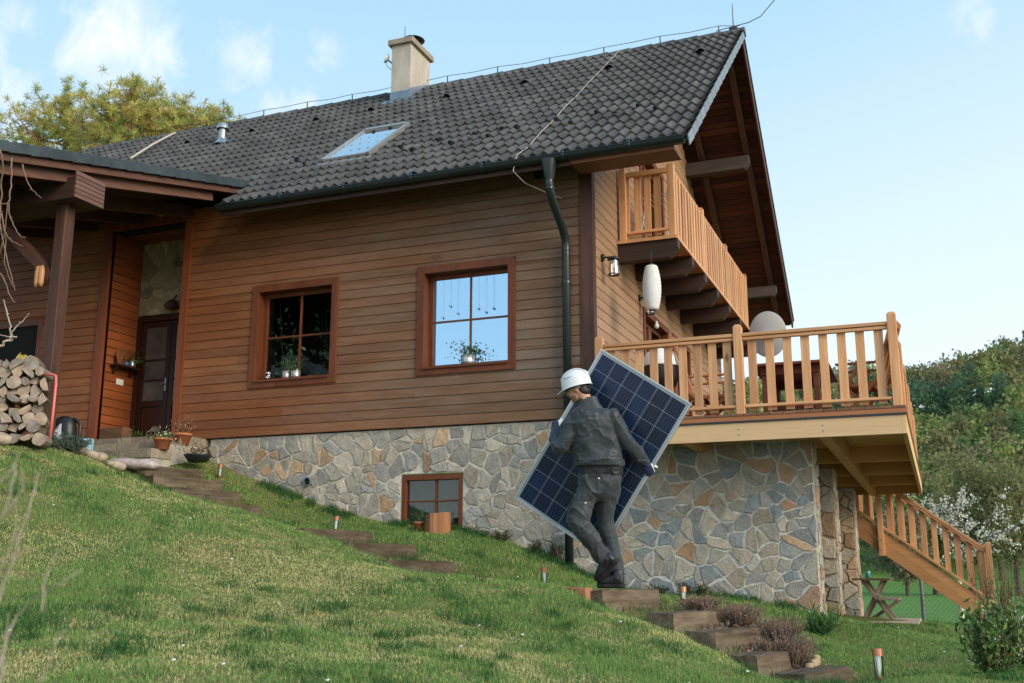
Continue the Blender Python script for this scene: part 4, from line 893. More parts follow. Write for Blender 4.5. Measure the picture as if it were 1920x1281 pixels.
# stair at the far end, descending to the right
m_st = wood('stair_wood', (.44, .20, .075), (.60, .30, .13), 'x', 7, .5)
stair = thing('garden_stair', (3.2, 8.6, -2.8), 'orange wooden stair with slatted handrail descending from the far end of terrace', 'stairs')
sp = lambda n, mb, m=m_st, **k: mb.build(n, m, stair, **k)
a = np.array([1.55, 8.32, -.30]); b = np.array([4.86, 8.32, -2.80]); sd = nrm(b-a); sn = nrm(np.cross((0, -1, 0), sd)); sn = sn if sn[2] > 0 else -sn
for yy in (0, .95):
    o = np.array([0, yy, 0]); mb = MB(); mb.bar(a+o+sn*.085, b+o+sn*.085, .05, .165, sn); mb.bar(a+o-sn*.085, b+o-sn*.085, .05, .165, sn, (.85, .85, .85)); sp('stringer', mb, bevel=.004)
    for x in ((2.83, 4.59) if yy == 0 else (4.59,)):
        f = (x-a[0])/(b[0]-a[0]); zc = a[2]+f*(b[2]-a[2]); post(stair, x, 8.275+yy*1.1, zc-.26, zc+1.30, .10, m_larz)
        mb = MB()
        for dz in (-.15, .02): mb.lathe([(0, .008), (.012, .006), (.014, 0)], (x, 8.224+yy*1.1, zc+dz), (0, -1, 0), 10)
        sp('bolts', mb, m_steel)
    p, q = np.array([1.6, 8.275+yy*1.1, 0.0]), np.array([4.57, 8.275+yy*1.1, 0.0])
    zl = lambda x: a[2]+(x-a[0])/(b[0]-a[0])*(b[2]-a[2])
    for dz, w, h in ((1.14, .07, .045), (1.09, .05, .04), (.285, .04, .04)): mb = MB(); mb.bar((p[0], p[1], zl(p[0])+dz), (q[0], q[1], zl(q[0])+dz), w, h, sn); sp('rail', mb, m_larx, bevel=.005)
    x = 1.7
    while x < 4.52:
        if abs(x-2.83) > .07:
            mb = MB(); h = .046; y0 = p[1]+.03; sl_ = (b[2]-a[2])/(b[0]-a[0])
            mb.prism([(x-h, y0, zl(x)-sl_*h*1+.27), (x+h, y0, zl(x)+sl_*h+.27), (x+h, y0, zl(x)+sl_*h+1.10), (x-h, y0, zl(x)-sl_*h+1.10)], (0, .025, 0)); sp('baluster', mb, m_larz, bevel=.003)
        x += .185
for k in range(11):
    x = 1.7+k*.285; z = a[2]+(x-a[0])/(b[0]-a[0])*(b[2]-a[2]); mb = MB(); mb.box((x-.13, 8.35, z-.02), (x+.13, 9.24, z+.02)); sp('tread', mb, bevel=.004)
# ------------------------------------------------------------------ things on and around the house
def wall_lamp(p, lab, out=(1, 0, 0)):
    o = thing('wall_lamp', p, lab, 'lamp', 'wall lamps on the gable'); out = np.array(out, float); p = np.array(p)
    mb = MB(); mb.lathe([(.05, 0), (.05, .025), (.0, .03)], p, out, 16); mb.tube([p+out*.02, p+out*.14, p+out*.16+np.array([0, 0, -.02])], .012, 8); b_ = mb.build('bracket', m_black, o)
    c = p+out*.16; mb = MB(); mb.lathe([(0, .0), (.05, -.005), (.085, -.03), (.085, -.04), (.05, -.035), (.05, -.06), (0, -.06)], c, n=20); mb.build('cap', m_black, o)
    mb = MB(); mb.lathe([(.052, -.06), (.056, -.23)], c, n=20); mb.build('glass', glassmat('lamp_glass', (.95, .97, .97), .12), o)
    mb = MB(); mb.lathe([(.05, -.23), (.075, -.235), (.075, -.25), (.05, -.245)], c, n=20); mb.build('ring', m_black, o); mb = MB(); mb.lathe([(0, -.06), (.014, -.065), (.02, -.1), (.02, -.15), (.0, -.17)], c, n=10); mb.build('bulb', m_white, o)
    for k in range(4): w = PI/2*k+.5; mb = MB(); mb.tube([c+np.array([.06*math.cos(w), .06*math.sin(w), -.03]), c+np.array([.064*math.cos(w), .064*math.sin(w), -.24])], .004, 5); mb.build('rod', m_black, o)
wall_lamp((.025, .36, 2.14), 'black glass wall lamp near the house corner beside the downpipe')
wall_lamp((.025, 2.22, 2.06), 'black glass wall lamp half hidden behind the white paper lantern')
# paper lantern
lc = np.array([.6, .68, 1.76]); o = thing('paper_lantern', tuple(lc-np.array([0, 0, .32])), 'long white paper lantern hanging below the balcony', 'lantern')
prof = [(.045, -.30)]+[(.075+.045*math.sin(PI*k/24)**.8+(.003 if k % 2 else -.002), -.295+.59*k/24) for k in range(25)]+[(.045, .30)]
mb = MB(); mb.lathe(prof, lc, n=24); mb.build('shade', plain('rice_paper', (.62, .62, .6), .9, 0, .08, 12, .4), o, smooth=True); mb = MB(); mb.tube([lc+np.array([0, 0, .28]), lc+np.array([0, 0, .50])], .006, 5); mb.lathe([(.05, .3), (.05, .315), (0, .32)], lc, n=14); mb.build('hook', m_black, o)
mb = MB(); q = np.array([.62, .80, 1.30]); mb.tube([lc-np.array([0, 0, .29]), q+np.array([0, 0, .05])], .003, 5, col=(.2, .2, .2)); mb.lathe([(0, 0), (.02, .005), (.032, .03), (.022, .06), (.014, .075), (.014, .1), (0, .1)], q-np.array([0, 0, .06]), n=14); mb.build('hanging_bulb', plain('bulb_glass', (.55, .52, .48), .1, 0, .1, 4, 0), None, True, label='clear light bulb on a cord under the paper lantern', cat='light bulb')
# satellite dish on a mast
dc = DP(1440, 627, 15.5); o = thing('satellite_dish', (dc[0]+.05, dc[1]+.12, DZ), 'large pale grey satellite dish behind the terrace railing', 'satellite dish')
ax = nrm((-.15, .97, .25)); mb = MB(); prof = [(.0, -.055)]+[(r_, -.055+.055*(r_/.3)**2) for r_ in np.linspace(.05, .3, 7)]+[(.306, .003), (.298, .008)]+[(r_, -.043+.052*(r_/.3)**2) for r_ in np.linspace(.29, .02, 7)]
m2 = MB(); m2.lathe(prof, (0, 0, 0), (0, 0, 1), 36); V = np.concatenate(m2.v); a_, b_ = perp(ax); V = dc+V[:, [0]]*a_*.88+V[:, [1]]*b_*1.1+V[:, [2]]*ax; mb.add(V, m2.f); mb.build('reflector', plain('dish_grey', (.36, .345, .33), .5, 0, .05, 4, 0), o, True)
mb = MB(); mb.tube([(dc[0]+.06, dc[1]-.14, DZ), (dc[0]+.06, dc[1]-.14, dc[2]-.02)], .022, 10); mb.box(dc+np.array([-.05, -.13, -.07]), dc+np.array([.1, -.03, .03])); mb.build('mast', m_steel, o); mb = MB(); mb.tube([dc+b_*-.3+ax*.0 if b_[2] > 0 else dc+b_*.3, dc+ax*.36-np.array([0, 0, .16])], .014, 8); mb.lathe([(.03, 0), (.03, .08), (.0, .08)], dc+ax*.36-np.array([0, 0, .16]), -ax, 12); mb.build('feed_arm', m_black, o)
# terrace furniture
def chair(name_lab, base, fwd, s=1.0):
    base = np.array(base, float); f = nrm(fwd); r_ = np.array([f[1], -f[0], 0.]); z = np.array([0, 0, 1.])
    o = thing('folding_chair', tuple(base), name_lab, 'chair', 'wooden folding chairs on the terrace'); B = lambda x, y, h: base+(r_*x+f*y+z*h)*s
    for sx in (-.25, .25):
        mb = MB(); mb.bar(B(sx, .24, 0), B(sx, -.26, .52), .03, .045, z); mb.build('leg', m_furn, o, bevel=.004); mb = MB(); mb.bar(B(sx*.86, -.26, 0), B(sx*.86, .22, .44), .03, .045, z); mb.build('leg', m_furn, o, bevel=.004)
        mb = MB(); mb.bar(B(sx, -.3, .645), B(sx, .24, .66), .05, .025, z); mb.build('armrest', m_furn, o, bevel=.004); mb = MB(); mb.bar(B(sx, .14, .40), B(sx, -.03, .64), .025, .04, z); mb.build('strut', m_furn, o, bevel=.004)
    mb = MB()
    for k in range(7): y = -.2+k*.068; mb.obox(B(0, y, .43), r_*.23*s, f*.026*s, z*.01*s)
    mb.obox(B(-.22, 0, .41), r_*.014*s, f*.24*s, z*.018*s); mb.obox(B(.22, 0, .41), r_*.014*s, f*.24*s, z*.018*s); mb.build('seat', m_furn, o, bevel=.003)
    mb = MB(); bk = nrm(-f*.30+z); 
    for sx in (-.225, .225): mb.bar(B(sx, -.17, .36), B(sx, -.17, .36)+bk*.82*s, .04, .03, f)
    for k in range(9): sx = -.18+k*.045; mb.bar(B(sx, -.17, .40)+f*.0, B(sx, -.17, .40)+bk*.72*s, .028, .014, f)
    mb.bar(B(-.205, -.17, .36)+bk*.79*s, B(.205, -.17, .36)+bk*.79*s, .03, .07, bk); mb.bar(B(-.205, -.17, .36)+bk*.02*s, B(.205, -.17, .36)+bk*.02*s, .03, .05, bk); mb.build('backrest', m_furn, o, bevel=.003); return o
chair('slatted wooden folding chair at the left end of the terrace table', (1.22, 1.15, DZ), (.95, .1, 0), 1.12)
chair('slatted wooden folding chair at the right end of the terrace table', (3.12, .75, DZ), (-.97, .15, 0), 1.05)
o = thing('garden_table', (2.3, 1.05, DZ), 'dark red brown wooden table standing on the terrace behind the railing', 'table')
m_tab = wood('table_dark', (.13, .035, .018), (.22, .07, .035), 'x', 7, .5)
mb = MB()
for k in range(8): y = .32+k*.185; mb.box((1.86, y, .56), (2.76, y+.178, .59))
mb.build('tabletop', m_tab, o, bevel=.003); mb = MB(); mb.box((2.0, .45, .47), (2.62, .48, .558)); mb.box((2.0, 1.6, .47), (2.62, 1.63, .558)); mb.box((1.97, .45, .47), (2.0, 1.63, .558)); mb.box((2.62, .45, .47), (2.65, 1.63, .558)); mb.build('apron', m_tab, o)
for x in (2.01, 2.61):
    for y in (.5, 1.58): mb = MB(); mb.box((x-.035, y-.035, DZ), (x+.035, y+.035, .468)); mb.build('leg', m_tab, o, bevel=.004)
mb = MB(); mb.box((2.0, 1.03, .12), (2.62, 1.07, .17)); mb.box((1.99, .536, .13), (2.03, 1.54, .16)); mb.build('stretcher', m_tab, o)
o = thing('kettle_grill', (.62, .95, DZ), 'round grill with white lid and black bowl behind the railing', 'grill'); gc = np.array([.62, .95, 0])
mb = MB(); mb.lathe([(.235, .78), (.23, .86), (.19, .94), (.11, .99), (.0, 1.01)], gc, n=28); mb.lathe([(.24, .76), (.245, .78), (.24, .80)], gc, n=28); mb.build('lid', m_white, o, True); mb = MB(); mb.lathe([(.235, .775), (.235, .62), (.19, .5), (.1, .43), (0, .42)], gc, n=28); mb.build('bowl', m_black, o, True)
for k in range(3): w = 2*PI*k/3+.3; mb = MB(); mb.tube([gc+np.array([.12*math.cos(w), .12*math.sin(w), .46]), gc+np.array([.25*math.cos(w), .25*math.sin(w), DZ])], .014, 8); mb.build('leg', m_steel, o)
mb = MB(); mb.tube([gc+np.array([-.06, -.02, 1.0]), gc+np.array([-.06, -.02, 1.04]), gc+np.array([.06, -.02, 1.04]), gc+np.array([.06, -.02, 1.0])], .012, 8); mb.build('handle', m_black, o)
# laundry rack on the balcony
o = thing('drying_rack', (.42, 1.9, BZ), 'white folding drying rack standing on the balcony', 'drying rack'); 
for s in (-1, 1):
    mb = MB(); mb.tube([(.2, 1.9-s*.32, BZ), (.2, 1.9+s*.2, BZ+.85)], .011, 6); mb.tube([(.6, 1.9-s*.32, BZ), (.6, 1.9+s*.2, BZ+.85)], .011, 6); mb.build('frame', m_white, o)
mb = MB()
for k in range(9): x = .2+k*.05; mb.tube([(x, 1.62, BZ+.80), (x, 2.18, BZ+.80)], .004, 5)
mb.build('lines', m_white, o); 
# sleepers
SL = []
def sleeper(q, kind, lab, L, w=.23, h=.16, yaw=0.):
    q = np.array(q); ac = PACR/np.linalg.norm(PACR); al = -PDIR/np.linalg.norm(PDIR)
    if yaw: c, s = math.cos(yaw), math.sin(yaw); ac, al = ac*c+al*s*-1, al*c+ac*s
    nearp = q if kind == 'near' else q-ac*L
    # the top riser edge runs from nearp to nearp+ac*L ; body lies behind (uphill)
    c = nearp+ac*L/2-al*w/2-np.array([0, 0, h/2]); n = 14; V = []; r_ = np.random.default_rng(int(abs(q[0]*1000)) % 9999)
    F = []; ring = [(1, 1), (1, .3), (1, -.4), (1, -1), (0, -1), (-1, -1), (-1, 0), (-1, 1), (-.3, 1), (.4, 1)]; m = len(ring)
    for i in range(n+1):
        e = (i/n-.5)*L; k = .965 if i in (0, n) else 1.0
        for j, (a_, b_) in enumerate(ring):
            V.append((a_*w/2*k+r_.normal(0, .0035)+.006*math.sin(i*.9+j), e+(r_.normal(0, .006) if i in (0, n) else 0), b_*h/2*k+r_.normal(0, .003)))
    for i in range(n):
        for j in range(m): F.append((i*m+j, i*m+(j+1) % m, (i+1)*m+(j+1) % m, (i+1)*m+j))
    F += [tuple(range(m-1, -1, -1)), tuple(n*m+j for j in range(m))]
    me = mesh_obj('sleeper_step', V, F, None, m_sleep); me.matrix_world = Matrix(((al[0], ac[0], 0, c[0]), (al[1], ac[1], 0, c[1]), (0, 0, 1, c[2]), (0, 0, 0, 1)))
    tag(me, lab, 'step', 'wooden sleeper steps up the lawn'); return me
LABS = ['lowest sleeper step, cut off by the bottom edge', 'second sleeper step from the bottom', 'third sleeper step from the bottom, below the heather bed', 'fourth sleeper step from the bottom, beside the brown heather',
        'thick sleeper step the worker stands on', 'almost buried sleeper step just uphill of the worker', 'lowest of three sleeper steps below the basement window', 'middle of three sleeper steps below the basement window', 'highest of three sleeper steps below the basement window',
        'lowest of four sleeper steps below the flower pots', 'second lowest of four sleeper steps below the flower pots', 'second highest of four sleeper steps below the flower pots', 'highest of four sleeper steps just below the pots']
for (kd, q), lab in zip(STEPS, LABS): sleeper(q, kd, lab, 1.0 if kd == 'near' else 1.05, .24, .19 if kd == 'near' else .16)
# reddish brick edging beside the worker's step
mb = MB(); q0 = DP(1040, 1101, 9.25); q1 = DP(1105, 1104, 9.05); q2 = DP(1100, 1108, 8.95)
dd = nrm((q1-q0)*np.array([1, 1, 0])); 
for k in range(3): c = q0+(q1-q0)*(k+.5)/3; mb.obox(c-np.array([0, 0, .05]), dd*np.linalg.norm(q1-q0)/6.4, np.cross(dd, (0, 0, 1))*.06, (0, 0, .055), (random.uniform(.85, 1.15),)*3)
mb.build('brick_edging', plain('red_brick', (.36, .15, .08), .85, 0, .25, 14, .3), None, bevel=.006, label='row of reddish bricks in the grass left of the worker\'s step', cat='edging')
# solar stake lights
m_cop = plain('copper', (.5, .22, .13), .35, .7, .1, 8, 0)
def stake(u, v, y, lab, hgt=.2, r0=.033):
    p = YP(u, v, y); g0 = gz(p[0], p[1]); p = np.array([p[0], p[1], g0]); o = thing('stake_light', tuple(p), lab, 'garden light', 'copper topped stake lights')
    lean = np.array([random.uniform(-.06, .06), random.uniform(-.06, .06), 1.])
    mb = MB(); mb.lathe([(r0*.7, -.12), (r0*.7, .03), (r0*.85, .035), (r0*.85, .05)], p, lean, 16); mb.build('spike', m_cop, o, True); mb = MB(); mb.lathe([(r0*.92, .05), (r0*.92, hgt-.05)], p, lean, 16); mb.build('glass', glassmat('stake_glass', (.75, .85, .82), .22), o, True); mb = MB(); mb.lathe([(.012, .05), (.012, hgt-.05)], p, lean, 8); mb.build('light_tube', m_white, o)
    mb = MB(); mb.lathe([(r0*.9, hgt-.05), (r0*1.05, hgt-.05), (r0*1.05, hgt-.004), (r0*.95, hgt), (0, hgt)], p, lean, 18); mb.build('cap', m_cop, o)
stake(629, 985, -1.2, 'copper capped stake light in grass below the stone wall, left of the tree stump'); stake(1020, 1098, -2.9, 'copper capped stake light left of the worker'); stake(1282, 1130, -2.3, 'copper capped stake light at the right end of the worker\'s step', .16); stake(1650, 1281, -4.3, 'copper capped stake light standing alone on the lower right lawn', .24, .036); stake(412, 889, -.5, 'copper capped stake light by the stone wall near the pots', .2)
# pots
m_terra = plain('terracotta', (.42, .14, .06), .6, 0, .15, 7, .1); m_tin = plain('tin', (.5, .5, .48), .35, .75, .2, 12, .1)
def leaves(mb, pts, s, pal, rng_, up=.4, fold=0.25, asp=.45):
    """scatter folded leaf shapes at points; pts (n,3)"""
    n = len(pts); d = rng_.normal(size=(n, 3)); d[:, 2] += up; d /= np.linalg.norm(d, axis=1)[:, None]; w = np.cross(d, rng_.normal(size=(n, 3))); w /= np.linalg.norm(w, axis=1)[:, None]; nn = np.cross(d, w)
    ss = s*rng_.uniform(.6, 1.3, (n, 1)); P = np.asarray(pts)
    V = np.stack([P, P+d*ss*.5+w*ss*asp*.5+nn*ss*fold*.3, P+d*ss, P+d*ss*.5-w*ss*asp*.5+nn*ss*fold*.3], 1).reshape(-1, 3)
    F = [(4*i, 4*i+1, 4*i+2, 4*i+3) for i in range(n)]; c = np.array(pal)[rng_.integers(len(pal), size=n)]*rng_.uniform(.7, 1.3, (n, 1)); mb.add(V, F, c)
m_leaf = leafmat('leaf_green', (1, 1, 1))
m_pet = leafmat('petal', (1, 1, 1), .7, .3)
G1 = [(.07, .14, .035), (.05, .11, .03), (.10, .17, .05), (.04, .09, .03)]
def potplant(name, lab, cat, p, prof, mat, fol, group=None):
    o = thing(name, tuple(p), lab, cat, group); mb = MB(); mb.lathe(prof, p, n=24); mb.build('pot', mat, o, True); r_ = np.random.default_rng(int(abs(p[0])*997) % 1000)
    top = p+np.array([0, 0, prof[-1][1]])
    for nm, n, rad, hgt, s, pal, m_, up in fol:
        mb = MB(); q = r_.normal(size=(n, 3))*np.array([rad, rad, hgt*.5])+top+np.array([0, 0, hgt*.55]); q[:, 2] = np.maximum(q[:, 2], top[2]-.01); leaves(mb, q, s, pal, r_, up); 
        if nm == 'foliage':
            for k in range(9): e = q[r_.integers(n)]; mb.tube([top-np.array([0, 0, .02]), (top+e)/2+r_.normal(0, .01, 3), e], [.004, .003, .002], 5, False, (.1, .12, .04))
        mb.build(nm, m_, o)
    return o
po = lambda r0, h: [(0, .002), (r0*.72, 0), (r0*.95, h*.8), (r0*1.08, h*.8), (r0*1.08, h), (r0*.95, h), (r0*.9, h*.9), (0, h*.88)]
def onwin(W, dx, zz=.784): return np.array([W[0]+dx, .035, zz])
tp = lambda r0, h: [(0, .001), (r0, 0), (r0*1.0, h*.3), (r0*1.03, h*.33), (r0, h*.36), (r0*1.0, h*.95), (r0*1.05, h), (r0*.95, h), (0, h*.9)]
Wf = [(.75, .75, .7), (.8, .8, .76)]
potplant('tin_planter', 'tin pot of leafy greenery on the sill of the blue window', 'planter', onwin(W2, .72), tp(.09, .12), m_tin, [('foliage', 170, .11, .13, .045, G1+[(.13, .2, .07)], m_leaf, .6), ('flowers', 14, .12, .10, .02, Wf, m_pet, .3)], 'tin window pots')
potplant('tin_planter', 'right of two tin pots on the sill of the dark window', 'planter', onwin(W1, .735), tp(.066, .11), m_tin, [('foliage', 60, .06, .13, .04, G1, m_leaf, .7), ('flowers', 18, .06, .12, .018, Wf, m_pet, .3)], 'tin window pots')
potplant('tin_planter', 'left of two tin pots on the sill of the dark window', 'planter', onwin(W1, .585), tp(.06, .11), m_tin, [('foliage', 70, .08, .18, .04, G1, m_leaf, .7)], 'tin window pots')
p = onwin(W1, .28); o = thing('glass_jar', tuple(p), 'small glass jar with tin lid on the sill of the dark window', 'jar'); mb = MB(); mb.lathe([(0, .002), (.04, 0), (.042, .09), (.034, .1)], p, n=18); mb.build('body', glassmat('jar_glass', (.9, .93, .93), .15), o, True); mb = MB(); mb.lathe([(.038, .1), (.038, .118), (0, .12)], p, n=18); mb.build('lid', m_tin, o)
# house plants behind the dark window
for dx, hgt, rad, lab in ((.34, .95, .13, 'tall leafy house plant behind the left pane of the dark window'), (1.02, .85, .16, 'bushy house plant behind the right pane of the dark window')):
    p = np.array([W1[0]+dx, .42, .42]); potplant('house_plant', lab, 'plant', p, tp(.1, .2), m_white, [('foliage', 110, rad, hgt, .10, [(.06, .13, .05), (.09, .17, .07), (.05, .1, .04)], m_leaf, .2)], 'house plants inside the dark window')
def gpot(u, v, y): q = YP(u, v, y); return q
potplant('flower_pot', 'terracotta pot of pale yellow primroses beside the door steps', 'flower pot', np.array([-5.62, -1.08, -.274]), po(.115, .15), m_terra, [('foliage', 70, .07, .06, .06, G1, m_leaf, .8), ('flowers', 60, .075, .10, .035, [(.75, .68, .32), (.8, .75, .5)], m_pet, .5)], 'pots by the door steps')
potplant('flower_pot', 'terracotta pot of dry brown heather behind the primroses', 'flower pot', np.array([-5.82, -.45, -.135]), po(.13, .16), m_terra, [('foliage', 160, .09, .14, .05, [(.3, .17, .1), (.24, .12, .07)], m_leaf, 1.2)], 'pots by the door steps')
potplant('flower_pot', 'low black bowl of dry heather next to the stone wall', 'flower pot', np.array([-5.40, -.62, -.40]), [(0, .002), (.12, 0), (.17, .07), (.185, .085), (.185, .10), (.16, .1), (0, .09)], plain('bowl_black', (.02, .024, .03), .4, 0, .1, 5, 0), [('foliage', 200, .10, .10, .045, [(.3, .18, .12), (.24, .13, .08), (.2, .14, .08)], m_leaf, 1.2)], 'pots by the door steps')
# wooden stump with primrose at the basement window
p = np.array([-1.95, -.33, gz(-1.95, -.33)-.05]); o = thing('tree_stump', tuple(p), 'reddish split stump set in front of the basement window', 'stump'); mb = MB(); n = 22; prof = []
V = []
for z in (0, .12, .24, .27):
    for k in range(n): w = 2*PI*k/n; rr = .145*(1+.09*math.sin(3*w+1)+.05*math.sin(7*w))*(1.06-z*.2); V.append(p+np.array([rr*math.cos(w), rr*math.sin(w), z+(.02*math.cos(w) if z > .2 else 0)]))
F = [(i*n+k, i*n+(k+1) % n, (i+1)*n+(k+1) % n, (i+1)*n+k) for i in range(3) for k in range(n)]+[tuple(3*n+k for k in range(n))]
mb.add(V, F); mb.build('wood', wood('stump_red', (.2, .08, .035), (.36, .17, .08), 'z', 9, .8), o)
potplant('flower_pot', 'small clay pot of white flowers tucked left of the stump', 'flower pot', np.array([-2.19, -.36, gz(-2.19, -.36)]), po(.07, .11), m_terra, [('foliage', 45, .05, .1, .04, G1, m_leaf, .8), ('flowers', 8, .05, .12, .025, Wf, m_pet, .3)])
# firewood
m_log = wood('log_bark', (.16, .115, .08), (.3, .235, .18), 'y', 8, .85)
def endmat():
    t = NT('log_end_grain'); c = t.ramp(t.noise(t.tex(), 7, 5, .7), [(.32, (.20, .14, .10)), (.68, (.44, .35, .27))]); c = t.mix(c, t.attr(), 1, 'MULTIPLY'); hs = t.n('ShaderNodeHueSaturation'); t.l(c, hs.inputs['Color']); t.l(t.math('ADD', t.math('MULTIPLY', t.orand(), .6), .62), hs.inputs['Value']); t.l(t.math('ADD', t.math('MULTIPLY', t.orand(), .5), .6), hs.inputs['Saturation']); t.bump(t.noise(t.tex(), 25, 4), .4, .01); return t.fin(hs.outputs[0], .85, 0, .1)
m_end = endmat()
def log_proto(kind, seed):
    r_ = random.Random(seed); n = 12
    if kind == 0: ring = [(math.cos(2*PI*k/n)*(.5+r_.uniform(-.04, .04)), math.sin(2*PI*k/n)*(.5+r_.uniform(-.04, .04))) for k in range(n)]
    elif kind == 1: ring = [(math.cos(PI*k/(n-3))*.55, math.sin(PI*k/(n-3))*.52-.2) for k in range(n-2)]+[(0, -.24)]
    else: ring = [(math.cos(PI*.5*k/(n-4)+.8)*.8, math.sin(PI*.5*k/(n-4)+.8)*.8-.35) for k in range(n-3)]+[(r_.uniform(-.1, .1), -.42)]
    ring = [np.array(q)+np.array([r_.uniform(-.03, .03), r_.uniform(-.03, .03)]) for q in ring]; m = len(ring); V = []
    for y in (0, .03, .5, .97, 1.0):
        k = .95 if y in (0, 1.0) else 1
        for q in ring: V.append((q[0]*k, y*2.6+r_.uniform(-.02, .02), q[1]*k))
    F = [(i*m+j, i*m+(j+1) % m, (i+1)*m+(j+1) % m, (i+1)*m+j) for i in range(4) for j in range(m)]; nb = len(F); F += [tuple(range(m-1, -1, -1)), tuple(4*m+j for j in range(m))]
    o = mesh_obj('firewood_log', np.array(V)*.14, F, None, m_log); o.data.materials.append(m_end); o.data.polygons[nb].material_index = 1; o.data.polygons[nb+1].material_index = 1
    return tag(o, 'split grey brown firewood log in the stack beside the porch post', 'log', 'logs in the firewood stack')
protos = [log_proto(k % 3, k) for k in range(7)]; used = 0; r_ = random.Random(12); zrow = -.56; row = 0
LA = math.radians(36); ld = np.array([-math.cos(LA), -math.sin(LA)]); lo_ = np.array([-4.84, -3.84])
while zrow < .24:
    x = .0+(.07 if row % 2 else 0)+(.10 if zrow > .15 else 0)+(max(0, zrow-.13)*.45); rowh = r_.uniform(.092, .115)
    while x < 1.9:
        w = r_.uniform(.09, .155); pr_ = protos[used % 7]; o = pr_ if used < 7 else copy_tree(pr_); used += 1; s = w/.14*1.08
        c = lo_+ld*(x+w/2)+np.array([math.sin(LA), -math.cos(LA)])*r_.uniform(-.06, .05)
        o.location = (c[0], c[1], zrow+.07+r_.uniform(-.02, .02)); o.rotation_euler = (r_.uniform(-.06, .06), r_.uniform(0, 2*PI), LA+r_.uniform(-.14, .14)); o.scale = (s, r_.uniform(.9, 1.05), s*r_.uniform(.8, 1.05)); x += w*.93
    zrow += rowh; row += 1
for o in protos:
    pass
mb = MB(); p = np.array(DP(35, 690, 12.6)); V = []; F = []; n = 10
q = DP(40, 683, 12.75); mm = MB(); rr = np.random.default_rng(4)
for i in range(7):
    for j in range(8): w = 2*PI*j/8; h_ = i/6; rad = .075*math.sin(PI*(h_*.85+.1))+.02; V.append(q+np.array([rad*math.cos(w)*1.1, rad*math.sin(w), .16*(h_-.5)*1.4])+rr.normal(0, .016, 3))
F = [(i*8+j, i*8+(j+1) % 8, (i+1)*8+(j+1) % 8, (i+1)*8+j) for i in range(6) for j in range(8)]; mb.add(V, F); mb.build('yellow_bag', plain('yellow_plastic', (.75, .58, .12), .45, 0, .1, 8, .2), None, label='crumpled yellow plastic bag on top of the firewood', cat='bag')
mb = MB(); mb.tube([YP(78, 702, -3.9), YP(98, 702, -3.9), YP(105, 705, -3.9), YP(105, 720, -3.92), YP(100, 770, -3.95), YP(94, 822, -3.97)], .014, 8); mb.build('red_rod', plain('red_plastic', (.62, .14, .11), .5, 0, .08, 5, 0), None, True, label='bent red metal rod leaning on the firewood stack', cat='rod')
# backpack
p = DP(117, 832, 12.35); p[2] = gz(p[0], p[1])-.0; o = thing('backpack', tuple(p), 'black and grey backpack on the ground right of the firewood', 'backpack')
def blob(mb, rings, n=16, col=(1, 1, 1)):
    V = []
    for (c, a_, b_) in rings:
        for k in range(n): w = 2*PI*k/n; cc, ss = math.cos(w), math.sin(w); V.append(np.asarray(c)+np.asarray(a_)*np.sign(cc)*abs(cc)**.75+np.asarray(b_)*np.sign(ss)*abs(ss)**.75)
    m = len(rings); F = [(i*n+k, i*n+(k+1) % n, (i+1)*n+(k+1) % n, (i+1)*n+k) for i in range(m-1) for k in range(n)]+[tuple(range(n-1, -1, -1)), tuple((m-1)*n+k for k in range(n))]; mb.add(V, F, col)
A_, B_ = RT*1.0, FW*np.array([1, 1, 0])
mb = MB(); blob(mb, [(p+np.array([0, 0, .0]), A_*.12, B_*.09), (p+np.array([0, 0, .12]), A_*.15, B_*.11), (p+np.array([0, 0, .25]), A_*.14, B_*.1), (p+np.array([.01, 0, .34]), A_*.1, B_*.07), (p+np.array([.01, 0, .37]), A_*.04, B_*.03)]); mb.build('main_bag', m_black, o, True)
mb = MB(); blob(mb, [(p-B_*.1+np.array([0, 0, .02])-A_*.04, A_*.07, B_*.05), (p-B_*.115+np.array([0, 0, .11])-A_*.03, A_*.06, B_*.05), (p-B_*.1-A_*.02+np.array([0, 0, .2]), A_*.035, B_*.03), (p-B_*.09+np.array([0, 0, .27]), A_*.012, B_*.01)]); mb.build('grey_panel', plain('grey_fabric', (.34, .36, .38), .8, 0, .1, 9, .2), o, True)
mb = MB(); mb.tube([p+A_*.1+np.array([0, 0, .34]), p+A_*.19+np.array([0, 0, .28]), p+A_*.19+np.array([0, 0, .13]), p+A_*.13+np.array([0, 0, .05])], .022, 8); mb.build('strap', m_black, o, True)
# pale blue carton
p = DP(160, 846, 12.9); p[2] = max(gz(p[0], p[1])+.02, p[2]-.02); o = thing('blue_carton', tuple(p), 'pale blue open carton on the ground left of the door frame', 'carton'); mb = MB(); c, s = math.cos(.5), math.sin(.5); a1, a2 = np.array([c, s, 0])*.075, np.array([-s, c, 0])*.06; mb.obox(p+np.array([0, 0, .065]), a1, a2, (.0, .0, .065)); mb.build('box', plain('pale_blue_card', (.28, .55, .66), .7, 0, .08, 8, 0), o)
mb = MB(); mb.prism([p-a1-a2+np.array([0, 0, .131]), p+a1-a2+np.array([0, 0, .131]), p+a1*.9-a2*1.9+np.array([0, 0, .14]), p-a1*.9-a2*1.9+np.array([0, 0, .14])], (0, 0, .003)); mb.prism([p-a1+a2+np.array([0, 0, .131]), p+a1+a2+np.array([0, 0, .131]), p+a1*.9+a2*1.2+np.array([0, 0, .18]), p-a1*.9+a2*1.2+np.array([0, 0, .18])], (0, 0, .003)); mb.build('flap', plain('pale_blue_card_in', (.36, .6, .68), .7, 0, .08, 8, 0), o)
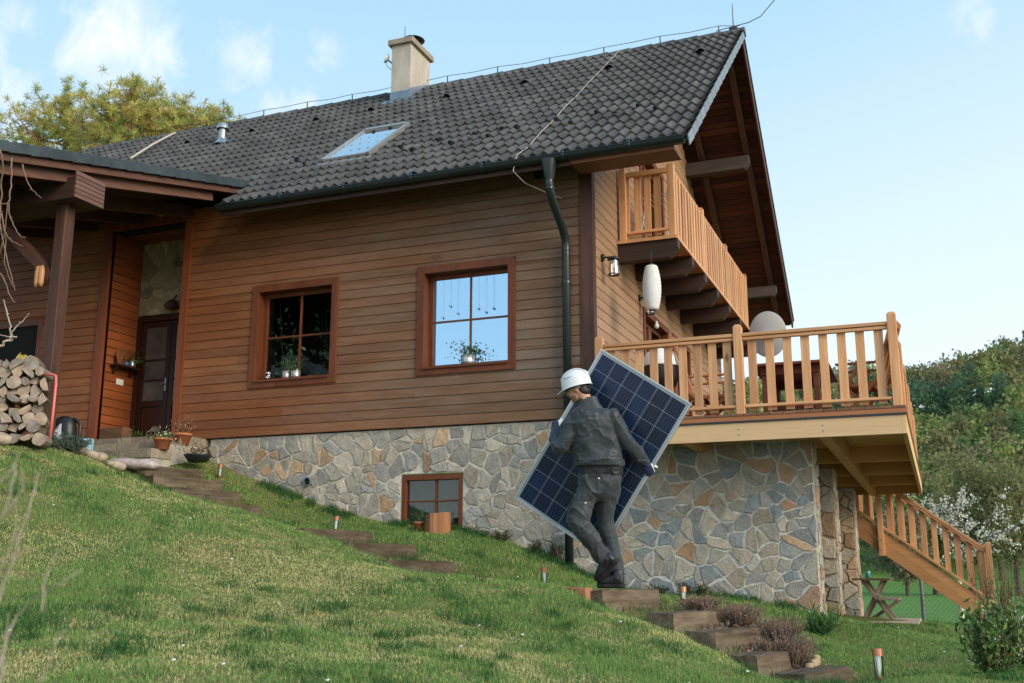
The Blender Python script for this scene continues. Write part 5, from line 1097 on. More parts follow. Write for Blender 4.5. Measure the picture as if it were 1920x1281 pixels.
# chopping block, lantern, plant, sack, shelf
p = np.array([-7.18, -.02, .0]); mb = MB(); 
p = YP(215, 838, -.25); p[2] = .0; mb.obox(p+np.array([0, 0, .1]), (.22, .0, 0), (0, .1, 0), (0, 0, .10)); mb.build('wood_block', wood('chopping_block', (.07, .035, .018), (.19, .10, .05), 'x', 6, .85, knots=5), None, bevel=.03, label='rough brown timber block standing left of the front door', cat='wood block')
p = YP(288, 836, .28); p[2] = .0; o = thing('candle_lantern', tuple(p), 'small wooden cage lantern on the doorstep', 'lantern'); mb = MB(); s = .075; hh = .2
for i in (-1, 1):
    for j in (-1, 1): mb.box(p+np.array([i*s-.008, j*s-.008, 0]), p+np.array([i*s+.008, j*s+.008, hh]))
for z in (.0, hh-.015):
    for i in (-1, 1): mb.box(p+np.array([-s+.009, i*s-.007, z]), p+np.array([s-.009, i*s+.007, z+.015])); mb.box(p+np.array([i*s-.007, -s+.009, z]), p+np.array([i*s+.007, s-.009, z+.015]))
for i in (-1, 1): mb.bar(p+np.array([-s, i*s, .02]), p+np.array([0, i*s, hh-.02]), .008, .008); mb.bar(p+np.array([s, i*s, .02]), p+np.array([0, i*s, hh-.02]), .008, .008)
mb.build('frame', m_grey, o); mb = MB(); mb.lathe([(.115, hh), (.06, hh+.06), (.02, hh+.08), (0, hh+.08)], p, n=4); mb.build('roof', m_grey, o); mb = MB(); mb.lathe([(.03, 0.015), (.03, .1), (0, .1)], p, n=14); mb.build('candle', m_white, o)
p = YP(256, 834, .3); p[2] = .0; potplant('flower_pot', 'small green fern like plant on the doorstep left of the lantern', 'flower pot', p, po(.05, .06), m_terra, [('foliage', 70, .07, .1, .09, G1, m_leaf, .8)])
# sack of pebbles
p = DP(253, 873, 13.1); g0 = gz(p[0], p[1]); mb = MB(); d_ = RT; n = 10; R_ = []
for k in range(n):
    f = k/(n-1)*2-1; w = max(.02, (1-abs(f)**5)**.5); R_.append((p+d_*f*.33+np.array([0, 0, .0+.03*(1-f)*.5+.006*math.sin(k*2.1)]), (FW*np.array([1, 1, 0]))*.17*w, np.array([0, 0, .07*w+.003*math.sin(k*3)])))
blob(mb, R_, 16); sk_ = plain('pink_grey_sack', (.42, .35, .33), .4, 0, .35, 30, .5); mb.build('pebble_sack', sk_, None, True, label='pale pinkish plastic sack lying at the edge of the lawn', cat='sack')
# shelf with ornaments on the recess wall
q = XP(230, 690, DOOR[0]+.02); o = thing('wall_shelf', (DOOR[0]+.03, q[1], q[2]-.02), 'small dark wall shelf inside the entrance recess', 'shelf'); mb = MB(); x0 = DOOR[0]+.022; mb.box((x0, .12, q[2]-.015), (x0+.16, .62, q[2]+.01)); mb.build('board', m_door, o); mb = MB(); mb.prism([(x0, .18, q[2]-.016), (x0+.13, .18, q[2]-.016), (x0, .18, q[2]-.12)], (0, .03, 0)); mb.prism([(x0, .54, q[2]-.016), (x0+.13, .54, q[2]-.016), (x0, .54, q[2]-.12)], (0, .03, 0)); mb.build('bracket', m_door, o)
zt = q[2]+.01
mb = MB(); c = np.array([x0+.08, .22, zt]); 
for k in range(7): w = -1+k/3; mb.tube([c, c+np.array([.0, .05*w, .12]), c+np.array([.01*k, .06*w+.02, .24+.02*math.sin(k)])], [.02, .014, .006], 6)
mb.build('driftwood', wood('driftwood_red', (.14, .035, .015), (.25, .08, .03), 'z', 8, .6), None, label='reddish branching wood ornament on the wall shelf', cat='ornament')
mb = MB(); mb.lathe([(0, 0), (.035, 0), (.038, .06), (.03, .065), (0, .06)], (x0+.1, .36, zt), n=14); mb.build('blue_cup', plain('blue_glaze', (.05, .13, .3), .2, 0, .1, 6, 0), None, True, label='small blue cup on the wall shelf', cat='cup')
potplant('trailing_plant', 'trailing green plant in a pale pot on the wall shelf', 'plant', np.array([x0+.09, .50, zt]), tp(.05, .12), m_tin, [('foliage', 90, .07, -.10, .05, [(.08, .16, .03), (.12, .2, .04), (.05, .1, .02)], m_leaf, -.3), ('foliage', 40, .06, .12, .05, G1, m_leaf, .4)])
mb = MB(); q = YP(325, 575, .62); mb.lathe([(0, .1), (.05, .09), (.13, .0), (.12, -.02), (.04, -.06), (0, -.07)], (q[0], DY-.12, q[2]), n=18); mb.tube([(q[0], DY-.12, q[2]+.08), (q[0], DY-.02, q[2]+.2)], .012, 6); mb.build('door_lamp', m_beamz, None, True, label='dark bell shaped lamp above the front door', cat='lamp')
mb = MB(); c = XP(86, 522, -5.85); 
for dx in (-.03, .03): blob(mb, [(c+np.array([dx, -.1, .12]), np.array([.02, 0, 0]), np.array([0, .02, 0])), (c+np.array([dx, -.1, .05]), np.array([.035, 0, 0]), np.array([0, .03, 0])), (c+np.array([dx, -.1, -.08]), np.array([.032, 0, 0]), np.array([0, .028, 0])), (c+np.array([dx*1.3, -.1, -.13]), np.array([.015, 0, 0]), np.array([0, .015, 0]))])
mb.tube([c+np.array([-.03, -.1, .12]), c+np.array([0, -.04, .18]), c+np.array([.03, -.1, .12])], .006, 6); mb.build('wooden_floats', m_larz, None, True, label='pair of orange wooden floats hung on the porch brace', cat='ornament')
# border stones below the firewood
stp = []
r_ = random.Random(8)
def rock(p, s, seed, lab, grp):
    rr = np.random.default_rng(seed); me = bpy.data.meshes.new('border_stone'); import bmesh; bm = bmesh.new(); bmesh.ops.create_icosphere(bm, subdivisions=2, radius=1)
    for v in bm.verts: k = 1+.35*(vnoise(v.co.x*1.4+seed, v.co.y*1.4, v.co.z*1.4)-.5); v.co = Vector((v.co.x*s*k*rr.uniform(.98, 1.02), v.co.y*s*k*.8, v.co.z*s*k*.6))
    bm.to_mesh(me); bm.free(); at_ = me.attributes.new('col', 'FLOAT_COLOR', 'FACE'); at_.data.foreach_set('color', np.ones(len(me.polygons)*4, np.float32)); me.materials.append(m_rock); me.polygons.foreach_set('use_smooth', np.ones(len(me.polygons), bool)); o = bpy.data.objects.new('border_stone', me); COL.objects.link(o); o.location = Vector([float(c) for c in p]); o.rotation_euler = (0, 0, rr.uniform(0, 6)); tag(o, lab, 'stone', grp)
m_rock = plain('field_stone', (.36, .29, .22), .85, 0, .3, 9, .3)
for k in range(15):
    u = 8+k*15+r_.uniform(-5, 5); v = 828+k*2.8+r_.uniform(-2, 3); q = DP(u, v, 11.22+.112*k+r_.uniform(-.12, .12)); rock((q[0], q[1], gz(q[0], q[1])+.055), r_.uniform(.06, .125), 40+k, 'rounded tan stone edging the lawn below the firewood', 'stones edging the lawn')
# picnic table
o = thing('picnic_table', (2.95, 3.1, -2.5), 'small weathered folding picnic table with a bench under the terrace', 'picnic table'); py0, py1 = 2.9, 4.1; g0 = -2.50
tz = XP(1630, 1087, 2.9)[2]; tz = -1.95
mb = MB()
for k in range(5): y = py0+k*.24; mb.box((2.68, y, tz), (3.16, y+.232, tz+.03))
mb.build('tabletop', wood('picnic_top', (.09, .05, .03), (.17, .1, .065), 'x', 8, .7), o, bevel=.003)
mb = MB()
for k in range(2): mb.box((3.0+k*.13, py0, -2.21), (3.115+k*.13, py1, -2.185))
mb.build('bench', m_grey, o, bevel=.003)
for y in (py0+.12, py1-.12):
    for (xa, za, xb, zb) in ((2.80, tz, 3.18, g0), (3.06, tz, 2.76, g0), (2.82, g0, 3.24, -2.215)): mb = MB(); yo = {2.80: 0, 3.06: .045, 2.82: .09}[xa]; mb.bar((xa, y+yo, za), (xb, y+yo, zb), .04, .07, (0, 1, 0)); mb.build('leg', m_grey, o, bevel=.004)
mb = MB(); mb.bar((2.76, py0+.3, -1.88), (2.94, py0+.34, -2.16), .025, .09, (0, 1, 0)); mb.build('backrest', m_grey, o)
mb = MB(); mb.lathe([(0, 0), (.033, 0), (.035, .09), (.03, .095), (0, .09)], (2.88, 3.05, tz+.031), n=16); mb.build('green_cup', plain('teal_glaze', (.06, .25, .24), .25, 0, .1, 5, 0), None, True, label='teal cup on the picnic table', cat='cup')
mb = MB(); q = YP(1655, 1172, 3.0); mb.box((2.62, 2.4, gz(2.9, 2.8)-.1), (3.5, 3.9, gz(2.9, 2.4)+.012)); mb.build('stone_slab', plain('tan_slab', (.4, .31, .23), .85, 0, .2, 8, .2), None, bevel=.01, label='tan paving slab under the picnic table', cat='paving slab')
# chain link fence in the meadow
o = thing('chain_link_fence', (4.0, 13.0, -2.8), 'thin wire mesh fence on grey posts along the meadow behind the stair', 'fence')
def fp(u, t): q = DP(u, 1100, t); return np.array([q[0], q[1], gz(q[0], q[1])])
pts = [fp(1590, 21.5), fp(1727, 20.5), fp(1862, 19.5), fp(1990, 18.5)]
for p in pts: mb = MB(); mb.tube([p-np.array([0, 0, .1]), p+np.array([0, 0, 1.1])], .035, 10); mb.build('fence_post', m_steel, o)
mb = MB()
for p, q in zip(pts[:-1], pts[1:]):
    L = np.linalg.norm(q-p); n = int(L/.09)
    for k in range(-11, n):
        for s in (0, 1):
            a0, a1 = k, k+11
            f0, f1 = max(a0, 0)/n, min(a1, n)/n
            if f1 <= f0: continue
            h0, h1 = (max(a0, 0)-a0)/11, (min(a1, n)-a0)/11
            if s: h0, h1 = 1-h0, 1-h1
            A = p+(q-p)*f0+np.array([0, 0, h0*1.05]); B = p+(q-p)*f1+np.array([0, 0, h1*1.05]); mb.tube([A, B], .0022, 3, False)
    mb.tube([p+np.array([0, 0, 1.06]), q+np.array([0, 0, 1.06])], .004, 4, False)
mb.build('wire_mesh', plain('green_wire', (.06, .09, .08), .6, .3, .1, 5, 0), o)
# ------------------------------------------------------------------ solar panel
K = .975
def PS(p): return CP+(np.array(p)-CP)*K
pA, pB, pC = PS((1.010, -3.024, .176)), PS((1.826, -2.931, -.380)), PS((.073, -2.872, -1.174))
PW, PH = np.linalg.norm(pB-pA), np.linalg.norm(pC-pA); e1 = nrm(pB-pA); e2 = nrm(pC-pA); e2 = nrm(e2-(e2 @ e1)*e1); e3 = nrm(np.cross(e1, e2)); e3 = e3 if e3 @ FW < 0 else -e3   # e3 faces the viewer side
def Q(a, b, h=0.): return pA+e1*a+e2*b+e3*h
pan = thing('solar_panel', tuple(Q(PW/2, PH, -.02)), 'large dark blue solar panel carried tilted by the worker', 'solar panel')
mb = MB(); fwd_ = .014
def QB(mb, a0, a1, b0, b1, h0, h1, c=(1, 1, 1)): mb.obox(Q((a0+a1)/2, (b0+b1)/2, (h0+h1)/2), e1*(a1-a0)/2, e2*(b1-b0)/2, e3*(h1-h0)/2, c)
QB(mb, 0, fwd_, 0, PH, -.036, .0); QB(mb, PW-fwd_, PW, 0, PH, -.036, 0); QB(mb, fwd_, PW-fwd_, 0, fwd_, -.036, 0); QB(mb, fwd_, PW-fwd_, PH-fwd_, PH, -.036, 0); mb.build('frame', m_alu, pan, bevel=.0015)
mb = MB(); QB(mb, fwd_, PW-fwd_, fwd_, PH-fwd_, -.012, -.006); mb.build('backsheet', plain('panel_white_sheet', (.33, .38, .43), .35, 0, .03, 5, 0), pan)
def cellmat():
    t = NT('solar_cell'); n = t.noise(t.tex(), 9, 4, .7); vo = t.n('ShaderNodeTexVoronoi'); vo.inputs['Scale'].default_value = 60; t.l(t.tex(), vo.inputs['Vector'])
    c = t.ramp(t.math('ADD', t.math('MULTIPLY', n, .7), t.math('MULTIPLY', vo.outputs['Distance'], .4)), [(.3, (.002, .006, .020)), (.8, (.004, .018, .062))]); c = t.mix(c, t.attr(), 1, 'MULTIPLY')
    t.b.inputs['Coat Weight'].default_value = .18; t.b.inputs['Coat Roughness'].default_value = .06; return t.fin(c, .3, 0, .22)
mb = MB(); mar = .022; cw = (PW-2*fwd_-2*mar+.004)/6; chh = (PH-2*fwd_-2*mar+.004)/10; bm_ = MB()
for i in range(6):
    for j in range(10):
        a0, b0 = fwd_+mar-.002+i*cw+.0022, fwd_+mar-.002+j*chh+.0018; k = random.uniform(.6, 1.5); ca = .0; P = [Q(a, b, -.0045) for a, b in ((a0, b0), (a0+cw-.0044, b0), (a0+cw-.0044, b0+chh-.0036), (a0, b0+chh-.0036))]
        mb.add(P, [(0, 1, 2, 3)], (k*.9, k, k*random.uniform(.9, 1.1)))
        for s in range(1, 6): x = a0+(cw-.0044)*(s-.5)/5; bm_.add([Q(x-.0009, b0, -.004), Q(x+.0009, b0, -.004), Q(x+.0009, b0+chh-.0036, -.004), Q(x-.0009, b0+chh-.0036, -.004)], [(0, 1, 2, 3)])
mb.build('cells', cellmat(), pan); bm_.build('busbars', plain('busbar', (.09, .13, .19), .4, .3, .05, 5, 0), pan)
# ------------------------------------------------------------------ the worker
RH = np.array([RT[0], RT[1], 0]); RH /= np.linalg.norm(RH); FH_ = np.array([FW[0], FW[1], 0]); FH_ /= np.linalg.norm(FH_); ZU = np.array([0, 0, 1.])
PXM = lambda t: t/FPX        # metres per pixel at depth t
def remesh(mb, vox, it=6, name='tmp'):
    o = mesh_obj('tmp_'+name, np.concatenate(mb.v), mb.f, None, None); md = o.modifiers.new('r', 'REMESH'); md.mode = 'VOXEL'; md.voxel_size = vox
    if it: s = o.modifiers.new('s', 'SMOOTH'); s.iterations = it; s.factor = .5
    dg = bpy.context.evaluated_depsgraph_get(); ev = o.evaluated_get(dg); me = ev.to_mesh(); n = len(me.vertices); V = np.empty(n*3); me.vertices.foreach_get('co', V); V = V.reshape(-1, 3)
    NN = np.empty(n*3); me.vertices.foreach_get('normal', NN); NN = NN.reshape(-1, 3); F = np.array([list(p.vertices) if len(p.vertices) == 4 else list(p.vertices)+[p.vertices[-1]] for p in me.polygons]); ev.to_mesh_clear(); bpy.data.objects.remove(o); return V, NN, F
def finish(name, V, F, C, mat, parent, smooth=True):
    L = np.array(root_loc(parent)); o = mesh_obj(name, V-L, [list(dict.fromkeys(f)) for f in F.tolist()], C, mat, smooth); o.parent = parent; return o
def fcen(V, F): return V[F].mean(axis=1)
def ring(u, v, t, hw, dep, tiltu=0., yaw=0.):
    c = DP(u, v, t); a_ = (RH*math.cos(yaw)+FH_*math.sin(yaw))*hw*PXM(t)+ZU*tiltu; b_ = (FH_*math.cos(yaw)-RH*math.sin(yaw))*dep; return (c, a_, b_)
def limb(mb, pts, n=14):
    """pts: (u, v, t, radius) joined by a smooth tapering tube with rounded ends"""
    P = np.array([DP(*q[:3]) for q in pts]); R_ = np.array([q[3] for q in pts]); m = 7; out = []; rr = []
    for i in range(len(P)-1):
        p0, p1, p2, p3 = P[max(i-1, 0)], P[i], P[i+1], P[min(i+2, len(P)-1)]
        for k in range(m):
            s = k/m; out.append(.5*((2*p1)+(-p0+p2)*s+(2*p0-5*p1+4*p2-p3)*s*s+(-p0+3*p1-3*p2+p3)*s**3)); s2 = s*s*(3-2*s); rr.append(R_[i]*(1-s2)+R_[i+1]*s2)
    out.append(P[-1]); rr.append(R_[-1]); out = np.array(out); d0 = nrm(out[1]-out[0]); d1 = nrm(out[-1]-out[-2])
    ext0 = [out[0]-d0*rr[0]*k for k in (.6, .35)]; ext1 = [out[-1]+d1*rr[-1]*k for k in (.35, .6)]
    mb.tube(np.vstack([ext0, out, ext1]), np.array([rr[0]*.6, rr[0]*.9]+rr+[rr[-1]*.9, rr[-1]*.6]), n)
foot = DP(1147, 1103, 9.4)
# body (skin): head, neck and a core hidden under the clothes, all one surface
hd = nrm(-RH*.90+FH_*.42-ZU*.16); hu = nrm(ZU*.98-RH*.16-FH_*.0-hd*(hd @ ZU)*.9); hs = np.cross(hd, hu)   # head: forward, up, side
if hs @ FH_ > 0: hs = -hs            # hs points to the viewer's side (his left ear)
HC = DP(1083, 731, 9.47)
def HP(f, u, s): return HC+hd*f+hu*u+hs*s
def ell(mb, c, ax, ay, az, n=12):
    V = []; m = n
    for i in range(1, m):
        th = PI*i/m
        for k in range(2*m): ph = PI*k/m; V.append(np.asarray(c)+np.asarray(ax)*math.sin(th)*math.cos(ph)+np.asarray(ay)*math.sin(th)*math.sin(ph)+np.asarray(az)*math.cos(th))
    V += [np.asarray(c)+np.asarray(az), np.asarray(c)-np.asarray(az)]; w = 2*m; a_ = (m-1)*w
    F = [(i*w+k, (i+1)*w+k, (i+1)*w+(k+1) % w, i*w+(k+1) % w) for i in range(m-2) for k in range(w)]+[(a_, k, (k+1) % w) for k in range(w)]+[(a_+1, (m-2)*w+(k+1) % w, (m-2)*w+k) for k in range(w)]
    mb.add(V, F)
mb = MB()
ell(mb, HP(-.005, .035, 0), hd*.098, hs*.077, hu*.105); ell(mb, HP(.03, -.03, 0), hd*.062, hs*.060, hu*.085); ell(mb, HP(.048, -.085, 0), hd*.036, hs*.04, hu*.032)
mb.tube([HP(.084, .025, 0), HP(.097, .0, 0), HP(.105, -.022, 0), HP(.088, -.032, 0)], [.009, .012, .015, .008], 8); ell(mb, HP(.082, .035, 0), hd*.016, hs*.05, hu*.012)
ell(mb, HP(.082, -.055, 0), hd*.014, hs*.026, hu*.008); ell(mb, HP(.08, -.067, 0), hd*.013, hs*.022, hu*.008)
ell(mb, HP(-.012, -.0, .074), hd*.02, hs*.010, hu*.034); ell(mb, HP(-.012, -.0, -.074), hd*.02, hs*.010, hu*.034)
neck0 = DP(1108, 770, 9.44); mb.tube([HP(-.025, -.02, 0), (HP(-.03, -.07, 0)+neck0)/2, neck0], [.062, .058, .066], 14)
limb(mb, [(1110, 778, 9.45, .05), (1116, 810, 9.45, .08), (1122, 850, 9.44, .08), (1125, 895, 9.43, .08)])
for L_ in ([(1108, 895, 9.42, .045), (1083, 974, 9.35, .032), (1130, 1044, 9.43, .028)], [(1139, 895, 9.46, .045), (1136, 985, 9.5, .032), (1156, 1074, 9.47, .028)], [(1084, 789, 9.44, .035), (1054, 834, 9.42, .03), (1044, 808, 9.66, .026)], [(1146, 786, 9.42, .035), (1176, 826, 9.40, .03), (1206, 860, 9.49, .026)]): limb(mb, L_)
V, NN, F = remesh(mb, .0065, 4, 'body')
cc = fcen(V, F)-HC; f_, u_, s_ = cc @ hd, cc @ hu, cc @ hs
C = np.tile(np.array([.50, .275, .19]), (len(F), 1)); C *= (1+.18*(fbm(cc[:, 0]*30, cc[:, 1]*30, cc[:, 2]*30, 3)-.5))[:, None]
beard = (u_ < -.045) & (f_ > .005) & (u_ > -.125); C[beard] *= np.array([.55, .5, .5]); ear = (np.abs(s_) > .068) & (np.abs(f_+.012) < .03) & (np.abs(u_) < .045); C[ear] *= np.array([1.1, .85, .8])
lip = (f_ > .075) & (np.abs(u_+.061) < .012) & (np.abs(s_) < .026); C[lip] *= np.array([.9, .6, .6]); brow = (f_ > .06) & (np.abs(u_-.043) < .007) & (np.abs(s_) > .015) & (np.abs(s_) < .05); C[brow] *= .25
m_skin = NT('skin'); m_skin.b.inputs['Subsurface Weight'].default_value = .08; m_skin.b.inputs['Subsurface Radius'].default_value = (.012, .005, .003); m_skin = m_skin.fin(m_skin.attr(), .55, 0, .35)
person = mesh_obj('person', V-foot, [list(dict.fromkeys(f)) for f in F.tolist()], C, m_skin, True); person.location = Vector(foot)
tag(person, 'worker in grey workwear, white hard hat and gloves walking left while carrying the solar panel', 'person')
# eyes
for s in (-1, 1): mb = MB(); ell(mb, HP(.078, .018, s*.031), hd*.010, hs*.013, hu*.008, 8); mb.build('eye', plain('eye_dark', (.05, .035, .03), .2, 0, .1, 4, 0), person, True)
# hair
mb = MB(); ell(mb, HP(-.022, .04, 0), hd*.092, hs*.0805, hu*.105); ell(mb, HP(-.06, -.015, 0), hd*.05, hs*.066, hu*.06); V, NN, F = remesh(mb, .006, 3, 'hair')
c_ = V-HC; cut = ((c_ @ hd) > .045) | (((c_ @ hd) > -.012) & ((c_ @ hu) < .012)) ; keepf = ~cut[F].any(axis=1); F = F[keepf]; V = V+NN*((fbm(V[:, 0]*60, V[:, 1]*60, V[:, 2]*30, 3)-.5)*.008)[:, None]
finish('hair', V, F, None, plain('dark_hair', (.022, .014, .009), .6, 0, .3, 40, .4), person)
# jacket
def fabric(name, c, rough=.75, bump=.25):
    t = NT(name); n1 = t.noise(t.tex(), 6, 5, .65, .5); n2 = t.noise(t.tex(), 220, 2); cc_ = t.ramp(n1, [(.3, tuple(q*.92 for q in c)), (.7, tuple(q*1.08 for q in c))]); cc_ = t.mix(cc_, t.attr(), 1, 'MULTIPLY'); t.bump(n2, bump, .002)
    t.b.inputs['Sheen Weight'].default_value = .1; return t.fin(cc_, rough, 0, .3)
m_jac = fabric('jacket_grey', (.034, .042, .049), .5); m_tro = fabric('trouser_grey', (.039, .047, .053), .6); m_glw = fabric('glove', (1, 1, 1), .7)
mb = MB()
blob(mb, [ring(1102, 765, 9.44, 14, .05), ring(1107, 768, 9.44, 30, .08), ring(1112, 775, 9.43, 43, .10), ring(1114, 790, 9.43, 47, .118), ring(1114, 810, 9.43, 46, .128), ring(1116, 838, 9.43, 45, .13), ring(1121, 862, 9.42, 45, .128), ring(1125, 878, 9.42, 43, .125), ring(1126, 892, 9.42, 42, .122)], 28)
limb(mb, [(1076, 789, 9.43, .074), (1066, 812, 9.41, .078), (1051, 838, 9.42, .068), (1044, 823, 9.56, .06), (1043, 806, 9.69, .05)])
limb(mb, [(1146, 780, 9.41, .078), (1158, 800, 9.40, .078), (1176, 827, 9.39, .064), (1192, 846, 9.44, .058), (1207, 862, 9.5, .048)])
V, NN, F = remesh(mb, .0075, 5, 'jacket')
def folds(V, NN, k=1.0):
    x, y, z = (V-foot) @ RH, (V-foot) @ FH_, V[:, 2]
    r1 = np.abs(fbm(x*5+z*3.2, y*5, z*6.5-x*3, 3, 5)-.5)*2; r2 = np.abs(fbm(x*9-z*4, y*8, z*12+x*5, 3, 8)-.5)*2
    r3 = np.abs(fbm(x*3.2-z*2.2, y*3, z*3.4+x*3.6, 2, 15)-.5)*2
    d = (.45-np.sqrt(r1))*.020+(.45-np.sqrt(r2))*.004+(.45-np.sqrt(r3))*.030
    return V+NN*(d*k)[:, None]
V = folds(V, NN, 1.0)
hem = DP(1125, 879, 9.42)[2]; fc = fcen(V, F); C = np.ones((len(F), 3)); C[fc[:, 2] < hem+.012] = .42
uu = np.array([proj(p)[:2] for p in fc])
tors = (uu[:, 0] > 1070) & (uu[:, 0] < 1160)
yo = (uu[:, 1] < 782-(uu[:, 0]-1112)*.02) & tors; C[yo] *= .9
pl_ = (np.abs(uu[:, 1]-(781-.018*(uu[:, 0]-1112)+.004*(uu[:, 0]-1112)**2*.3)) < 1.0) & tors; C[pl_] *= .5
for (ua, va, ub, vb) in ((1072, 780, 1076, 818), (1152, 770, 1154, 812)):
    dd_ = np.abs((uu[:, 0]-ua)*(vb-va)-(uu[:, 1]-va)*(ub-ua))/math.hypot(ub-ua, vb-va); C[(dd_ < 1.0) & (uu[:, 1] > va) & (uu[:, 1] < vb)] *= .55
# hem gathers
low = V[:, 2] < hem+.02; V[low] -= NN[low]*.010; gath = np.abs(V[:, 2]-(hem+.05)) < .03; V[gath] += NN[gath]*.012
finish('jacket', V, F, C, m_jac, person)
mb = MB(); blob(mb, [ring(1109, 772, 9.44, 27, .078, -.006), ring(1104, 757, 9.45, 20, .074, .004), ring(1100, 745, 9.46, 18.5, .072, .012), ring(1101, 747, 9.46, 15, .06, .01), ring(1106, 768, 9.44, 14, .055)], 26); V, NN, F = remesh(mb, .006, 3, 'collar'); finish('collar', folds(V, NN, .35), F, None, m_jac, person)
# trousers
mb = MB(); blob(mb, [ring(1125, 884, 9.43, 39, .112), ring(1124, 900, 9.43, 40, .125), ring(1121, 918, 9.43, 40, .128), ring(1119, 934, 9.43, 36, .115), ring(1122, 944, 9.43, 22, .08)], 26)
limb(mb, [(1106, 915, 9.42, .112), (1096, 940, 9.39, .108), (1084, 974, 9.34, .092), (1093, 993, 9.35, .084), (1118, 1026, 9.40, .074), (1130, 1044, 9.43, .068)])
limb(mb, [(1141, 915, 9.45, .105), (1136, 945, 9.47, .096), (1136, 985, 9.50, .08), (1147, 1025, 9.50, .072), (1155, 1062, 9.48, .062), (1157, 1080, 9.47, .062)])
V, NN, F = remesh(mb, .0075, 5, 'trousers'); V = folds(V, NN, 1.15); fc = fcen(V, F); C = np.ones((len(F), 3)); uu = np.array([proj(p) for p in fc]); bk = (fc-DP(1121, 920, 9.43)) @ FH_ < 0.05
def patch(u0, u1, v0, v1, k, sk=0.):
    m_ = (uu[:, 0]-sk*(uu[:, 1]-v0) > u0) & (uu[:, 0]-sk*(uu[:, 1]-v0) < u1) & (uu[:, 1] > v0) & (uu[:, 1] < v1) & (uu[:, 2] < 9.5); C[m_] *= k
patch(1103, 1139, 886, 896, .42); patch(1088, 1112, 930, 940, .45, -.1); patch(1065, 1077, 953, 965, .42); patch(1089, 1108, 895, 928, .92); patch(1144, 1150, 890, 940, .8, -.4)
finish('trousers', V, F, C, m_tro, person)
# belt loops / buttons
mb = MB()
for (u, v, t_) in ((1123, 897, 9.29), (1098, 943, 9.27)): p = DP(u, v, t_); mb.obox(p, RH*.008, FH_*.004, ZU*.005)
mb.build('snap_button', m_white, person)
# boots
m_boot = plain('boot_black', (.016, .019, .021), .5, 0, .25, 12, .2); m_sole = plain('boot_sole', (.012, .011, .010), .8, 0, .4, 40, .6)
def boot(heel, toe, up, side, ank):
    heel, toe = np.array(heel), np.array(toe); d = nrm(toe-heel); up = nrm(up-(up @ d)*d); sd = np.cross(d, up); L = np.linalg.norm(toe-heel)
    mb = MB(); blob(mb, [(heel+d*L*f+up*h, sd*w, up*hh) for f, h, w, hh in ((-.02, .05, .02, .03), (.03, .055, .036, .05), (.2, .06, .040, .058), (.42, .055, .042, .052), (.65, .045, .048, .042), (.85, .038, .046, .034), (.97, .032, .034, .026), (1.01, .03, .016, .014))], 18)
    mb.tube([heel+d*L*.2+up*.05, heel+d*L*.2+up*.10, ank], [.05, .053, .056], 14); V, NN, F = remesh(mb, .006, 3, 'boot'); b = finish('boot', V+NN*((fbm(V[:, 0]*25, V[:, 1]*25, V[:, 2]*25, 2)-.5)*.006)[:, None], F, None, m_boot, person)
    mb = MB(); ol = [(-.03, .028), (.08, .041), (.3, .038), (.45, .038), (.66, .050), (.86, .047), (.98, .03), (1.03, .0)]
    P = [heel+d*L*f+sd*w for f, w in ol]+[heel+d*L*f-sd*w for f, w in ol[::-1][1:]]; mb.prism([p+up*.014 for p in P], -up*.026)
    for f in np.linspace(.02, .95, 9): w = np.interp(f, [q[0] for q in ol], [q[1] for q in ol])*.85; mb.obox(heel+d*L*f-up*.016, d*L*.033, sd*w, up*.006)
    mb.build('sole', m_sole, b, bevel=.003)
gs = DP(1147, 1101, 9.4); gtop = gs[2]
hl = DP(1169, 1099, 9.36); tl = DP(1121, 1101, 9.47); hl[2] = tl[2] = gs[2]+.012; boot(hl, tl, ZU, None, DP(1158, 1078, 9.46))
h2, t2 = DP(1156, 1050, 9.36), DP(1122, 1092, 9.46); upv = DP(1128, 1040, 9.43)-DP(1142, 1072, 9.41); boot(h2, t2, upv, None, DP(1131, 1043, 9.43))
# helmet
mb = MB(); n = 32; ht = nrm(hu*1.0-hd*.08); hf = nrm(hd-(hd @ ht)*ht); hsd = np.cross(hf, ht); HB = HP(-.008, .058, 0); V = []; m = 10
for i in range(m+1):
    th = PI/2*i/m
    for k in range(n):
        w = 2*PI*k/n; rx = .140 if math.cos(w) > 0 else .134; V.append(HB+(hf*rx*math.cos(w)+hsd*.114*math.sin(w))*max(math.cos(th), .001)+ht*.125*math.sin(th)**.9)
F = [(i*n+k, i*n+(k+1) % n, (i+1)*n+(k+1) % n, (i+1)*n+k) for i in range(m) for k in range(n)]
b0 = len(V)
for rx, ry, h in ((1.0, 1.0, -.028), (1.06, 1.06, -.036), (1.05, 1.05, -.042), (.97, .97, -.03)):
    for k in range(n):
        w = 2*PI*k/n; cw_ = max(math.cos(w), 0)**2.0; ex = .055*cw_*(1 if rx > 1.03 else 0); V.append(HB+hf*((.140 if math.cos(w) > 0 else .134)*rx*math.cos(w)+ex)+hsd*.114*ry*math.sin(w)+ht*(h-.018*cw_*(1 if rx > 1.03 else .2)))
F += [(k, b0+k, b0+(k+1) % n, (k+1) % n) for k in range(n)]+[(b0+i*n+k, b0+(i+1)*n+k, b0+(i+1)*n+(k+1) % n, b0+i*n+(k+1) % n) for i in range(3) for k in range(n)]
mb.add(V, F); m_helm = plain('helmet_white', (.74, .74, .72), .3, 0, .03, 5, 0); helm = mb.build('hard_hat', m_helm, person, True)
mb = MB()
for sgn in (-.028, .0, .028): mb.tube([HB+hf*.138*math.cos(a)+hsd*(sgn)+ht*(.125*math.sin(a)**.9+.002) for a in np.linspace(.35, 2.7, 14)], .006, 6)
mb.build('ridge', m_helm, helm, True)
mb = MB()
